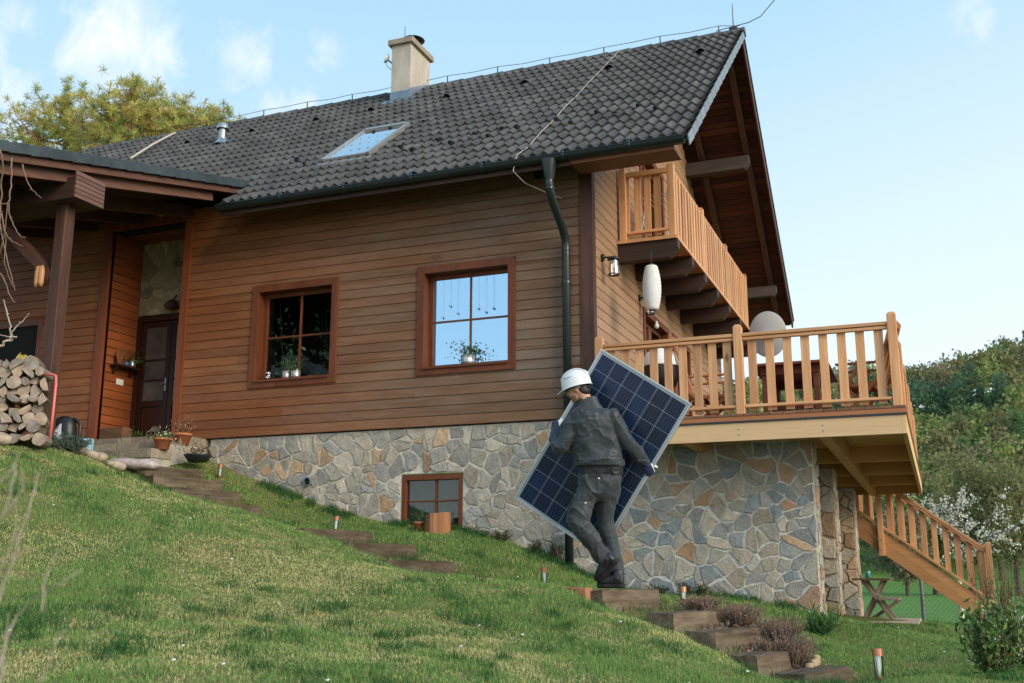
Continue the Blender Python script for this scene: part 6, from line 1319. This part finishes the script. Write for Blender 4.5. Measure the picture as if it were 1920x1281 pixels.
for k, (a0, b0_) in enumerate(((.045, .02), (.03, .027), (.012, .020), (-.004, .028), (-.018, .022))): 
    for sl_ in (0,): p = HB+hf*(a0+.02)+ht*(.052-.0)-(-hsd if (hsd @ hs) > 0 else hsd)*.1035; mb.obox(p, hf*.005+ht*.005*(1 if k % 2 else -1), hf*.0012, (hsd)*.004)
mb.build('vent_slits', m_black, helm)
mb = MB(); c0 = HP(-.0, .03, 0)
pts = [c0+hf*.103*math.cos(a)+hsd*.086*math.sin(a)-ht*.012 for a in np.linspace(0, 2*PI, 24)]; mb.tube(pts, .008, 6, False); mb.obox(HP(-.035, .012, .082), hf*.02, hsd*.006, ht*.014, (18, 18, 18)); mb.obox(HP(-.105, .01, 0), hf*.012, hsd*.035, ht*.02); mb.build('harness', m_black, helm)
# gloves
def glove(wrist, palm_c, xdir, ydir, fingers, thumb, white):
    """xdir: across the knuckles, ydir: wrist to knuckles; fingers: list of point lists in (x,y,n)"""
    x, y = nrm(xdir), nrm(ydir); x = nrm(x-(x @ y)*y); nn = np.cross(x, y); mb = MB(); L = lambda p: palm_c+x*p[0]+y*p[1]+nn*p[2]
    ell(mb, palm_c, x*.048, y*.055, nn*.024, 10); mb.tube([wrist, (wrist+palm_c)/2, palm_c-y*.01], [.036, .036, .034], 12)
    for P, r_ in fingers+[thumb]: mb.tube([L(p) for p in P], [r_*1.05]*(len(P)-1)+[r_*.8], 8)
    V, NN, F = remesh(mb, .0045, 2, 'glove'); c_ = fcen(V, F)-palm_c; a_, b_, n_ = c_ @ x, c_ @ y, c_ @ nn; C = np.tile(np.array([.012, .02, .06]), (len(F), 1)); m_ = white(a_, b_, n_); C[m_] = (.62, .63, .64); finish('glove', V, F, C, m_glw, person)
# his right hand under the right edge of the panel, fingers curled round the frame
wr = DP(1209, 864, 9.5); pc_ = DP(1216, 879, 9.49); yv = nrm(DP(1223, 892, 9.50)-DP(1209, 864, 9.48)); xv = nrm(RH*.75+ZU*.45); nn_ = np.cross(nrm(xv), yv); sg = 1 if nn_ @ FH_ > 0 else -1
fg = []
for k, x in enumerate((-.034, -.012, .011, .033)): l = (.9, 1.05, 1.0, .82)[k]; fg.append(([(x, .035, 0), (x, .062*l, sg*.012), (x*1.0, .070*l, sg*.040), (x, .052*l, sg*.058)], .0115))
th = ([(.03, -.02, 0), (.052, .0, sg*.006), (.07, .018, sg*.01), (.078, .036, sg*.012)], .013)
glove(wr, pc_, xv, yv, fg, th, lambda a, b, n: (a > .036) | (sg*n > .022))
# his left hand gripping the left edge near his face
wr = DP(1043, 806, 9.69); pc_ = DP(1043, 794, 9.80); yv = nrm(ZU*.55+FH_*.83); xv = nrm(RH*.8-FH_*.3+ZU*.2); nn_ = np.cross(nrm(xv-(xv @ yv)*yv), yv); sg = 1 if nn_ @ RH > 0 else -1
sg2 = 1 if (nn_ @ FH_) > 0 else -1
fg = []
for k, x in enumerate((-.034, -.012, .011, .033)): l = (.85, 1.0, 1.05, .9)[k]; fg.append(([(x, .035, 0), (x, .068*l, sg2*.015), (x, .072*l, sg2*.045), (x, .05*l, sg2*.058)], .0115))
th = ([(.034, -.015, 0), (.05, .012, -sg2*.004), (.056, .04, -sg2*.006), (.054, .066, -sg2*.004)], .013)
glove(wr, pc_, xv, yv, fg, th, lambda a, b, n: (a > .028) | (b > .05))
# ------------------------------------------------------------------ vegetation
m_grass = leafmat('grass_blades', (1, 1, 1), .6, .3)
def blades(P, h, w, lean, col, name, label=None, kind=None, mat=None):
    n = len(P); a = rng.uniform(0, 2*PI, n); sx = np.stack([np.cos(a), np.sin(a), np.zeros(n)], 1); b = rng.uniform(0, 2*PI, n); ld = np.stack([np.cos(b), np.sin(b), np.zeros(n)], 1)
    h = h[:, None]; w = w[:, None]; l = (lean*h[:, 0])[:, None]; up = np.array([0, 0, 1.])
    V = np.stack([P-sx*w/2, P+sx*w/2, P+up*h*.55+ld*l*.3-sx*w*.4, P+up*h*.55+ld*l*.3+sx*w*.4, P+up*h*np.sqrt(np.clip(1-(lean*.7)**2, .1, 1))[:, None]+ld*l], 1).reshape(-1, 3)
    i = np.arange(n)*5; F = np.stack([np.stack([i, i+1, i+3], 1), np.stack([i, i+3, i+2], 1), np.stack([i+2, i+3, i+4], 1)], 1).reshape(-1, 3)
    o = mesh_obj(name, V, F, np.repeat(col, 3, axis=0), mat or m_grass); return tag(o, label, None, None, kind)
def inview(P, mg=60):
    d = P-CP; z = d @ FW; u = 960+FPX*(d @ RT)/np.maximum(z, .1); v = 640.5-FPX*(d @ UP)/np.maximum(z, .1); return (z > 1.5) & (u > -mg) & (u < 1920+mg) & (v < 1281+mg*2), z
def lawn_points(n):
    x = rng.uniform(-8.5, 6.5, n); y = rng.uniform(-9.5, 9, n)
    ok = ~((y > -.04) & (x < .04)) & ~((y > .26) & (x < 2.56)) & ~((x < -5.63) & (y > -1.32)) & ~((x > 2.5) & (x < 3.52) & (y > 2.35) & (y < 3.95))
    rel = np.stack([x, y], 1)-PF[None, :2]; al, ac = rel @ PDIR[:2], rel @ (PACR[:2]/np.linalg.norm(PACR))
    ok &= ~((ac > -1.0) & (ac < .02) & (al > -1.75) & (al < 2.9) & (rng.random(n) < .55)) & ~((ac > -1.0) & (ac < 0.0) & (al > 5.3) & (al < 7.6) & (rng.random(n) < .6))
    for (kd, q) in STEPS:
        nearp = q if kd == 'near' else q-PACR*1.05; rr = np.stack([x, y], 1)-nearp[None, :2]; a_ = rr @ PDIR[:2]; b_ = rr @ PACR[:2]; ok &= ~((a_ > -.015) & (a_ < .235) & (b_ > .03) & (b_ < 1.03)) & ~((a_ > -.30) & (a_ <= -.015) & (b_ > -.02) & (b_ < 1.06) & (rng.random(n) < .8))
    x, y = x[ok], y[ok]; z = ground(x, y)+(fbm(x*2.2, y*2.2, 0, 4, 3)-.5)*.05+(fbm(x*7, y*7, 0, 3, 9)-.5)*.02
    P = np.stack([x, y, z], 1); iv, t = inview(P); P, t = P[iv], t[iv]; keep = rng.random(len(P)) < np.clip((7.0/t)**1.6, .1, 1); return P[keep], t[keep]
def grass_colors(P):
    n = len(P); pn = fbm(P[:, 0]*1.1, P[:, 1]*1.1, 0, 4, 21); pf = fbm(P[:, 0]*5.5, P[:, 1]*5.5, 0, 3, 33); dense = np.clip((pn-.42)*3.5+(pf-.5)*2.2, -1, 1)
    edge = np.clip((P[:, 1]+2.3)/1.2, 0, 1)+np.clip((P[:, 0]-2.0)/1.0, 0, 1)
    straw = rng.random(n) < np.clip(.60-dense*.55-edge*.4, .08, .86)
    pal = np.array([(.095, .195, .045), (.130, .230, .056), (.175, .255, .072), (.080, .170, .038), (.23, .27, .09)]); c = pal[rng.integers(5, size=n)]
    sp = np.array([(.47, .40, .19), (.40, .35, .15), (.52, .44, .23), (.34, .34, .12)]); c[straw] = sp[rng.integers(4, size=straw.sum())]; return c*rng.uniform(1.05, 1.75, (n, 1)), dense+edge, straw
P, t_ = lawn_points(2300000); c, dn, st = grass_colors(P); n = len(P)
h = np.where(st, rng.uniform(.010, .026, n), rng.uniform(.016, .034, n)*(1+.7*np.clip(dn, 0, 1.2)))*np.where(P[:, 0] > 2.4, .6, 1); blades(P, h, rng.uniform(.0022, .0045, n)*np.clip(t_/8, .9, 1.8), rng.uniform(.2, 1.15, n), c, 'lawn_grass', kind='stuff')
# taller darker tufts
cen, tt = lawn_points(5200); sel = rng.random(len(cen)) < np.where(fbm(cen[:, 0]*.9, cen[:, 1]*.9, 0, 3, 55) > .47, .55, .14); cen = cen[sel][:420]
cnt = rng.integers(25, 75, len(cen)); idx = np.repeat(np.arange(len(cen)), cnt); off = rng.normal(0, 1, (len(idx), 2))*rng.uniform(.03, .085, len(cen))[idx][:, None]; x, y = cen[idx, 0]+off[:, 0], cen[idx, 1]+off[:, 1]
ok = ~((y > -.04) & (x < .04)) & ~((y > .26) & (x < 2.56)); x, y, idx = x[ok], y[ok], idx[ok]; P = np.stack([x, y, ground(x, y)], 1); n = len(P)
blades(P, rng.uniform(.04, .10, n)*rng.uniform(.7, 1.2, len(cen))[idx], rng.uniform(.004, .007, n), rng.uniform(.3, 1.1, n), np.array([(.035, .105, .026), (.05, .135, .032), (.065, .155, .04)])[rng.integers(3, size=n)]*rng.uniform(.8, 1.2, (n, 1)), 'grass_tufts', kind='stuff')
# edge grass along the walls and around the steps
xs = rng.uniform(-5.2, 2.6, 9000); ys = np.where(xs < .03, -.05, .25)-np.abs(rng.normal(0, .10, 9000)); keep = fbm(xs*2.3, xs*0, 0, 3, 77) > .45; xs, ys = xs[keep], ys[keep]; P = np.stack([xs, ys, ground(xs, ys)], 1); n = len(P); blades(P, rng.uniform(.05, .13, n), rng.uniform(.005, .008, n), rng.uniform(.2, 1.0, n), np.array([(.04, .115, .03), (.06, .15, .04)])[rng.integers(2, size=n)]*rng.uniform(.8, 1.2, (n, 1)), 'edge_grass', kind='stuff')
P = []
for (kd, q) in STEPS:
    nearp = q if kd == 'near' else q-PACR*1.05; k = 90; e = rng.uniform(-.05, 1.05, k); s_ = np.where(rng.random(k) < .5, -rng.uniform(.01, .06, k), rng.uniform(-.05, .3, k)); e = np.where(s_ > 0, rng.choice([-.03, 1.06], k)+rng.normal(0, .02, k), e); P.append(nearp[None, :2]+PDIR[None, :2]*s_[:, None]+PACR[None, :2]*e[:, None])
P = np.concatenate(P); P = np.stack([P[:, 0], P[:, 1], ground(P[:, 0], P[:, 1])], 1); n = len(P); blades(P, rng.uniform(.04, .13, n), rng.uniform(.005, .008, n), rng.uniform(.2, 1.0, n), np.array([(.05, .14, .03), (.08, .17, .045)])[rng.integers(2, size=n)]*rng.uniform(.8, 1.2, (n, 1)), 'step_grass', kind='stuff')
# daisies
cen, tt = lawn_points(2600); cen = cen[rng.random(len(cen)) < .2][:34]; mb = MB()
for p in cen: mb.lathe([(0, .055), (.010, .052), (.0115, .05)], p, (rng.uniform(-.4, .4), -.4, 1), 8, (.85, .85, .82))
mb.build('daisies', m_white, None, origin=(0, -4, -2), kind='stuff')
# ------------------------------------------------------------------ far wood on the hill
def crown_pts(base, hgt, rad, n, kind, r_):
    if kind == 'con':
        f = r_.random(n)**.7; rr = rad*(1.02-f)*np.sqrt(r_.uniform(.35, 1, n)); a = r_.uniform(0, 2*PI, n); return base+np.stack([rr*np.cos(a), rr*np.sin(a), hgt*(.12+.88*f)], 1)
    k = 16; cc = r_.normal(size=(k, 3)); cc /= np.linalg.norm(cc, axis=1)[:, None]; cc *= r_.uniform(.35, .72, (k, 1)); cc[:, 2] = np.maximum(cc[:, 2], -.5); i = r_.integers(k, size=n); d = r_.normal(size=(n, 3)); d /= np.linalg.norm(d, axis=1)[:, None]; d *= (r_.random(n)**.45)[:, None]*.42
    q = cc[i]+d; return base+np.array([0, 0, hgt*.56])+q*np.array([rad, rad, hgt*.46])
PALS = {'dark': [(.075, .13, .075), (.09, .15, .085), (.10, .165, .09)], 'olive': [(.22, .21, .085), (.18, .185, .08), (.26, .24, .11)], 'brown': [(.24, .20, .11), (.20, .17, .10), (.27, .23, .13)], 'lime': [(.26, .31, .09), (.22, .28, .08), (.3, .34, .12)], 'green': [(.11, .17, .065), (.13, .2, .07), (.09, .15, .06)]}
m_fol = leafmat('far_foliage', (1.1, 1.1, 1.1), .7, .42)
mb = MB(); r_ = np.random.default_rng(5)
def on_hill(u, t):
    q = DP(u, 1084, t); return np.array([q[0], q[1], gz(q[0], q[1])])
rows = [70, 75, 80, 86, 92, 98, 104, 110, 117, 124, 131, 138, 145, 151]
for t in rows:
    u = 1180+r_.uniform(0, 60)
    while u < 2040:
        q = on_hill(u, t+r_.uniform(-2, 2)); dk = vnoise(q[0]*.035+3, q[1]*.035, 0, 4); kind = 'dark' if dk > .56 else ('olive', 'brown', 'lime', 'green', 'olive')[r_.integers(5)]
        if u < 1640 and t > 100: kind = ('olive', 'lime', 'green', 'brown')[r_.integers(4)]
        con = kind == 'dark' and r_.random() < .3; hg = r_.uniform(4.2, 7.0)*(1.1 if con else 1); rd = (r_.uniform(1.3, 1.8) if con else r_.uniform(1.6, 2.5))
        pts = crown_pts(q, hg, rd, int(720 if t < 100 else 480), 'con' if con else 'dec', r_); leaves(mb, pts, .36 if t < 100 else .44, PALS[kind], r_, .35, .3, .8)
        u += rd*FPX/t*r_.uniform(.85, 1.25)
mb.build('hillside_wood', m_fol, None, origin=(20, 80, 0), kind='stuff')
def tree(name, lab, base, hgt, rad, n, s, pal, kind, group=None, lean=(0, 0)):
    o = thing(name, tuple(base), lab, 'tree', group); mb = MB(); r_ = np.random.default_rng(int(abs(base[0]*31+base[1]*7)) % 9999)
    top = base+np.array([lean[0], lean[1], hgt*.8]); mb.tube([base-np.array([0, 0, .2]), base+np.array([0, 0, hgt*.25]), (base+top)/2+r_.normal(0, .1, 3), top], [hgt*.028, hgt*.02, hgt*.013, hgt*.004], 8)
    pts = crown_pts(base, hgt, rad, n, kind, r_)
    for k in range(16): e = pts[r_.integers(n)]; s0 = base+np.array([0, 0, min(hgt*.7, max(hgt*.2, (e[2]-base[2])*.6))]); mb.tube([s0, (s0+e)/2+r_.normal(0, .12, 3), e], [hgt*.009, hgt*.006, hgt*.002], 5, False)
    mb.build('trunk', m_bark, o); mb = MB(); leaves(mb, pts, s, PALS[pal], r_, .4, .3, .6); mb.build('crown', m_fol, o); return o
m_bark = plain('bark', (.10, .075, .055), .9, 0, .3, 8, .4)
GT = 'trees at the foot of the wooded hill'
for u, t, hg, rd, pal, lab in ((1822, 54, 7.4, 2.5, 'olive', 'rounded olive tree above the blossom tree, right of the terrace'), (1908, 52, 6.4, 2.2, 'olive', 'olive brown tree at the right edge of the picture'), (1752, 56, 5.4, 1.3, 'lime', 'small bright green tree just right of the terrace corner'), (1880, 66, 8.0, 2.6, 'green', 'dark green tree behind the two olive trees'), (1700, 52, 4.2, 1.7, 'brown', 'low brownish tree under the terrace corner')):
    q = on_hill(u, t); tree('tree', lab, q, hg, rd, 5200, .19, pal, 'dec', GT)
q = on_hill(1985, 140); tree('conifer', 'dark conifer standing out on the skyline at the right edge', q, 9.5, 2.3, 1500, .5, 'dark', 'con')
# pines behind the house
m_ndl = leafmat('pine_needles', (1.25, 1.2, 1.1), .6, .35); m_pbark = plain('pine_bark', (.26, .12, .06), .9, 0, .3, 6, .4)
def pine(lab, u, vtop, t, spread, vbot, seed, dens=1.0):
    r_ = np.random.default_rng(seed); top = DP(u, vtop, t); base = np.array([top[0], top[1], gz(top[0], top[1])]); o = thing('pine_tree', tuple(base), lab, 'tree', 'pines behind the house'); H_ = top[2]-base[2]; zb = DP(u, vbot, t)[2]
    tr = MB(); tr.tube([base, base*.5+top*.5+r_.normal(0, .15, 3), top-np.array([0, 0, .3])], [.19, .12, .03], 9); tips = []
    nb = int(22*dens)
    for k in range(nb):
        f = (k+.5)/nb; z = zb+(top[2]-.2-zb)*f; L = spread*(1.05-f**1.6)*r_.uniform(.55, 1.1); a = k*2.4+r_.uniform(-.4, .4); d = np.array([math.cos(a), math.sin(a), r_.uniform(.15, .6)]); s0 = np.array([top[0], top[1], z-.3]); e = s0+d*L; mid = (s0+e)/2-np.array([0, 0, .12*L]); tr.tube([s0, mid, e], [.04, .025, .01], 5, False)
        for j in range(int(5+L*4)): g = r_.uniform(.35, 1.05); p = s0*(1-g)**2+2*mid*g*(1-g)+e*g*g; p2 = p+r_.normal(0, .30, 3)*np.array([1, 1, .7]); tr.tube([p, p2], [.012, .006], 4, False); tips += [p2]+[p2+r_.normal(0, .17, 3) for _ in range(2)]
    for j in range(12): tips.append(top+r_.normal(0, .16, 3)-np.array([0, 0, .1]))
    tr.build('trunk', m_pbark, o); tips = np.array(tips); m = 34; P = np.repeat(tips, m, axis=0); n = len(P); d = r_.normal(size=(n, 3)); d[:, 2] += .55; d /= np.linalg.norm(d, axis=1)[:, None]; w = np.cross(d, r_.normal(size=(n, 3))); w /= np.linalg.norm(w, axis=1)[:, None]; L = r_.uniform(.10, .2, (n, 1)); V = np.stack([P-w*.004, P+w*.004, P+d*L+w*.0065, P+d*L-w*.0065], 1).reshape(-1, 3); i = np.arange(n)*4; F = np.stack([i, i+1, i+2, i+3], 1)
    pal = np.array([(.38, .36, .10), (.29, .32, .09), (.46, .42, .13), (.22, .27, .08), (.42, .34, .11)]); tc = pal[r_.integers(5, size=len(tips))]*r_.uniform(.75, 1.25, (len(tips), 1)); c = np.repeat(tc, m, axis=0); c_ = mesh_obj('crown', V-np.array(base), F, c, m_ndl); c_.parent = o  # golden sunlight on the crowns is put into these needle colours
pine('leftmost golden green pine with a slanting open crown behind the porch roof', 130, 172, 30, 1.75, 300, 1); pine('tallest golden green pine behind the roof, left of the exhaust pipe', 258, 150, 28, 1.7, 300, 2, 1.25); pine('broad golden pine right of the tallest pine', 335, 185, 29, 1.1, 300, 3); pine('small pine top showing above the ridge beside the exhaust pipe', 414, 200, 30, .55, 270, 4, .7); pine('pine branch tips at the left edge of the picture', -70, 175, 31, 1.25, 300, 5)
# blossom tree
o = thing('blossom_tree', tuple(DP(1803, 1158, 22.)), 'white flowering cherry tree with white painted trunk behind the stair', 'tree'); r_ = np.random.default_rng(3); base = DP(1803, 1158, 22.); base[2] = gz(base[0], base[1]); tr = MB(); tw = []
def grow(p, d, L, r0, lev):
    q = p+d*L; m = (p+q)/2+r_.normal(0, .04*L, 3); tr.tube([p, m, q], [r0, r0*.8, r0*.6], 6, False)
    if lev >= 1: tw.extend([p+(q-p)*f+r_.normal(0, .015, 3) for f in np.linspace(.15, 1, int(L/.045))])
    if lev < 3:
        for k in range(3 if lev else 7): dd = nrm(d*(.75 if lev else .35)+r_.normal(0, .6, 3)*np.array([1.25, 1, .8])+np.array([.08, 0, .16])); grow(p+(q-p)*r_.uniform(.55, 1), dd, L*r_.uniform(.8, 1.15), r0*.58, lev+1)
tr.tube([base-np.array([0, 0, .1]), base+np.array([.02, 0, .85])], [.055, .045], 9, col=(7, 7.5, 8)); grow(base+np.array([.02, 0, .85]), nrm((.10, .0, 1)), .62, .045, 0); tr.build('trunk', m_bark, o); tw = np.array(tw); sel = tw[r_.random(len(tw)) < np.clip(430/len(tw), .02, 1)]; mb = MB(); leaves(mb, np.repeat(sel, 6, axis=0)+r_.normal(0, .03, (len(sel)*6, 3)), .045, [(.8, .78, .68), (.72, .7, .55), (.85, .83, .78)], r_, .2, .4, .9); mb.build('blossom', m_pet, o); mb = MB(); leaves(mb, np.repeat(sel[::3], 2, axis=0)+r_.normal(0, .03, (len(sel[::3])*2, 3)), .05, [(.2, .25, .06), (.26, .27, .08)], r_, .3, .3, .5); mb.build('foliage', m_leaf, o)
# shrubs
m_pale = plain('pale_palisade', (.38, .28, .16), .8, 0, .2, 12, .2)
def shrub(name, lab, base, hgt, rad, nst, nl, s, pal, stemcol=(.14, .1, .06), up=.5, cat='shrub', spread=.5, fl=None, group=None, lo=.15, asp=.45):
    base = np.array(base, float); o = thing(name, tuple(base), lab, cat, group); r_ = np.random.default_rng(int(abs(base[0]*131+base[1]*17+nl)) % 9999); tr = MB(); pts = []
    for k in range(nst):
        a = r_.uniform(0, 2*PI); e = base+np.array([math.cos(a)*rad*r_.uniform(.1, 1), math.sin(a)*rad*r_.uniform(.1, 1), hgt*r_.uniform(.6, 1)]); m = base*.5+e*.5+np.array([math.cos(a)*rad*.1, math.sin(a)*rad*.1, .0])+r_.normal(0, .05*hgt, 3); tr.tube([base+r_.normal(0, .03, 3)*np.array([1, 1, 0]), m, e], [.006+.004*hgt, .004+.002*hgt, .002], 5, False, stemcol)
        f = r_.uniform(lo, 1, max(1, nl//nst))[:, None]; P = base*(1-f)**2+2*m*f*(1-f)+e*f*f; pts.append(P+r_.normal(0, s*spread, P.shape))
    tr.build('stems', m_twig, o); mb = MB(); leaves(mb, np.concatenate(pts), s, pal, r_, up, .3, asp); mb.build('foliage', m_leaf, o)
    if fl: P = np.concatenate(pts); P = P[r_.random(len(P)) < fl[0]]; mb = MB(); leaves(mb, np.repeat(P, 4, axis=0)+r_.normal(0, .012, (len(P)*4, 3)), fl[1], [fl[2]], r_, .3, .3, .9); mb.build('flowers', m_pet, o)
    return o
m_twig = plain('twig', (1, 1, 1), .85, 0, .25, 10, .2)
def gp3(u, v, y=None, t=None): q = YP(u, v, y) if y is not None else DP(u, v, t); return np.array([q[0], q[1], gz(q[0], q[1])])
shrub('willow_shrub', 'thin stemmed shrub with sparse yellow green leaves beside the stair foot', gp3(1884, 1175, t=15.5), 1.15, .55, 42, 1500, .035, [(.2, .2, .06), (.15, .16, .05), (.24, .2, .09)], (.2, .14, .08), .6, lo=.3)
shrub('laurel_shrub', 'glossy green laurel shrub with pale new leaves and tiny white flowers at lower right', gp3(1868, 1290, t=7.4), .50, .27, 40, 1500, .055, [(.07, .15, .04), (.1, .2, .05), (.05, .11, .03), (.28, .34, .10)], (.12, .1, .05), .7, lo=.1, fl=(.05, .014, (.8, .8, .74)))
shrub('laurel_shrub', 'smaller glossy shrub at the lower right corner', gp3(1945, 1270, t=7.9), .42, .22, 26, 800, .055, [(.07, .15, .04), (.1, .2, .05), (.05, .11, .03)], (.12, .1, .05), .7, lo=.1)
HB = [(.32, .20, .14), (.25, .16, .115), (.38, .26, .18), (.19, .14, .10), (.42, .31, .23)]; k = 0
for (u, v, t, hh, lab) in ((1312, 1130, 9.5, .14, 'brown heather clump nearest the worker'), (1345, 1137, 9.4, .18, 'brown heather clump above the fourth step'), (1385, 1145, 9.3, .2, 'taller brown heather clump above the third step'), (1420, 1158, 9.2, .17, 'brown heather clump left of the green grass clump'), (1462, 1178, 9.1, .22, 'reddish brown heather clump in the middle of the bed'), (1492, 1205, 8.75, .24, 'large grey brown heather clump behind the wooden edging'), (1445, 1190, 8.8, .13, 'low heather clump above the second step')):
    shrub('heather_clump', lab, gp3(u, v, t=t), hh*1.3, .235, 110, 1500, .024, HB+([(.07, .12, .04)] if k % 2 else []), (.2, .13, .09), 1.3, 'heather', .5, None, 'dry heather in the bed by the stone wall', .35, .3); k += 1
shrub('grass_clump', 'long green grass clump in the bed below the terrace wall corner', gp3(1478, 1150, t=9.6), .2, .14, 70, 240, .11, [(.07, .17, .04), (.1, .2, .05)], (.08, .16, .04), 1.5, 'grass', .3, None, None, .1, .1)
shrub('grass_clump', 'green grass clump at the corner of the stone pillar', gp3(1540, 1160, t=11.0), .26, .25, 80, 300, .12, [(.05, .14, .035), (.08, .18, .045)], (.06, .14, .04), 1.5, 'grass', .3, None, None, .1, .1)
mb = MB(); P = np.stack([np.array(gp3(u_, v_, t=t_)) for u_, v_, t_ in zip(rng.uniform(1285, 1520, 1100), rng.uniform(1120, 1215, 1100), rng.uniform(8.6, 10.0, 1100))]); P[:, 2] += rng.uniform(.01, .06, 1100); leaves(mb, P, .05, [(.36, .24, .17), (.28, .18, .12), (.42, .32, .25), (.22, .16, .12)], rng, .2, .5, .6); mb.build('fallen_leaves', m_leaf, None, origin=(2, -3, -2.3), kind='stuff')
for i, (u, v, t) in enumerate(((1517, 1228, 8.55), (1522, 1219, 8.68), (1526, 1210, 8.8), (1528, 1201, 8.95))):
    q = gp3(u, v, t=t); mb = MB(); mb.lathe([(0, -.1), (.034, -.1), (.034, .105), (.028, .115), (0, .118)], q, (rng.uniform(-.05, .05), rng.uniform(-.05, .05), 1), 14); mb.build('edging_log', m_pale, None, True, label='short round wooden palisade log edging the heather bed', cat='edging log', group='palisade logs edging the heather bed')
IV = [(.03, .07, .025), (.045, .09, .03), (.06, .10, .035), (.1, .07, .04)]
for (u, v, y, hh, rr_, lab) in ((938, 1022, -.12, .15, .22, 'dark green creeper at the stone wall under the right window'), (1005, 1040, -.12, .16, .14, 'small dark green bush by the wall left of the downpipe'), (1042, 1052, -.12, .30, .12, 'tall dark green ivy bush against the wall beside the downpipe'), (1283, 1120, .12, .17, .10, 'dark green bush at the wall right of the worker\'s feet'), (1316, 1122, .12, .16, .06, 'narrow dark green sprig growing against the terrace wall'), (1236, 1108, .12, .10, .12, 'low green weed at the wall just behind the worker')):
    shrub('wall_bush', lab, gp3(u, v, y=y), hh, rr_, 22, 260, .035, IV, (.1, .07, .04), .5, 'bush', .6, None, 'dark bushes along the foot of the wall')
for (u, v, t, lab) in ((14, 826, 11.35, 'blue green juniper at the left edge below the firewood'), (108, 848, 11.75, 'low blue green juniper below the backpack'), (138, 853, 12.0, 'small blue green juniper beside the blue carton')):
    shrub('juniper', lab, gp3(u, v, t=t), .20, .24, 40, 800, .035, [(.08, .14, .11), (.1, .17, .14), (.06, .11, .085)], (.12, .09, .06), .8, 'shrub', .6, None, 'junipers along the stone edging')
# bare twigs close to the camera
m_bare = plain('bare_twig', (.40, .32, .26), .85, 0, .25, 12, .2); m_vine = plain('vine_bark', (.21, .13, .09), .85, 0, .25, 12, .2)
def twigs(name, lab, cat, mat, t, lines, base):
    mb = MB()
    for (r0, L) in lines:
        P = np.array([DP(u, v, t+dt) for u, v, dt in L]); Q_ = [P[0]]
        for i in range(len(P)-1):
            p0, p1, p2, p3 = P[max(i-1, 0)], P[i], P[i+1], P[min(i+2, len(P)-1)]
            for s in np.linspace(.2, 1, 5): Q_.append(.5*((2*p1)+(-p0+p2)*s+(2*p0-5*p1+4*p2-p3)*s*s+(-p0+3*p1-3*p2+p3)*s**3))
        Q_ = np.array(Q_); Q_[1:-1] += rng.normal(0, r0*.5, (len(Q_)-2, 3)); mb.tube(Q_, np.linspace(r0, r0*.4, len(Q_)), 7)
        if t > 4:
            for i in range(3, len(Q_)-1, 6): mb.tube([Q_[i], Q_[i]+nrm(rng.normal(size=3))*r0*3], [r0*.7, r0*.2], 5)
    return mb.build(name, mat, None, True, label=lab, cat=cat)
twigs('hanging_vine', 'brown bare vine stems hanging in front of the porch at the left edge', 'vine', m_vine, 8.5, [
    (.008, [(-25, 250, 0), (3, 290, 0), (3, 350, .1), (0, 400, .1), (3, 440, .05), (18, 500, 0), (28, 545, 0)]), (.007, [(22, 296, .1), (20, 350, .1), (17, 385, .1), (20, 410, .1), (35, 440, 0), (48, 446, 0)]), (.006, [(42, 308, .1), (50, 338, .1), (62, 358, .1), (78, 371, .1)]), (.006, [(-10, 380, 0), (8, 382, 0), (15, 380, 0), (18, 383, 0)]), (.006, [(5, 420, 0), (10, 450, .1), (8, 480, .1), (10, 500, .1), (24, 536, .1)]), (.006, [(-12, 500, 0), (5, 520, 0), (20, 555, 0), (28, 568, 0)]), (.006, [(14, 380, 0), (8, 440, .1), (2, 470, .1), (-8, 500, .1)]), (.0055, [(3, 400, 0), (9, 430, 0), (20, 450, 0), (42, 462, 0)])], 0)
twigs('bare_twig', 'pale grey bare twig forking at the left edge in front of the window', 'twig', m_bare, 6.5, [(.011, [(-40, 668, 0), (0, 648, 0), (20, 634, 0), (32, 632, 0)]), (.006, [(20, 634, 0), (18, 612, .05), (12, 585, .05), (6, 562, .05)]), (.005, [(20, 632, 0), (26, 618, 0), (40, 604, 0), (55, 588, 0)]), (.004, [(18, 632, 0), (8, 630, 0), (-6, 626, 0)])], 0)
m_dead = plain('dead_stem', (.36, .29, .235), .9, 0, .25, 12, .1)
twigs('dead_stems', 'blurred pale dead plant stems rising at the lower left corner', 'plant', m_dead, 1.75, [
    (0.00245, [(-60, 1330, 0), (-10, 1150, .1), (20, 1060, .1), (45, 980, .1), (74, 885, .15)]), (0.00196, [(-10, 1290, 0), (20, 1180, .05), (55, 1130, .05), (110, 1095, 0), (155, 1068, 0)]), (0.00220, [(-40, 1060, 0), (-5, 985, 0), (18, 930, 0), (30, 870, .05)]), (0.00196, [(-30, 1200, 0), (10, 1090, 0), (38, 1030, 0), (62, 1030, 0)]), (0.00171, [(-30, 960, 0), (0, 905, 0), (22, 880, 0), (36, 850, 0)]), (0.00147, [(-20, 1120, .1), (25, 1010, .1), (30, 970, .1), (28, 935, .1)]), (0.00147, [(70, 1290, 0), (92, 1245, 0), (108, 1200, 0), (125, 1180, .05)]), (0.00147, [(80, 1150, 0), (84, 1090, 0), (98, 1050, 0), (115, 1030, 0)]), (0.00171, [(-30, 1010, 0), (20, 950, 0), (42, 915, 0), (40, 880, 0)]), (0.00196, [(-20, 1310, 0), (5, 1260, 0), (10, 1200, .1), (16, 1150, .1)])], 0)
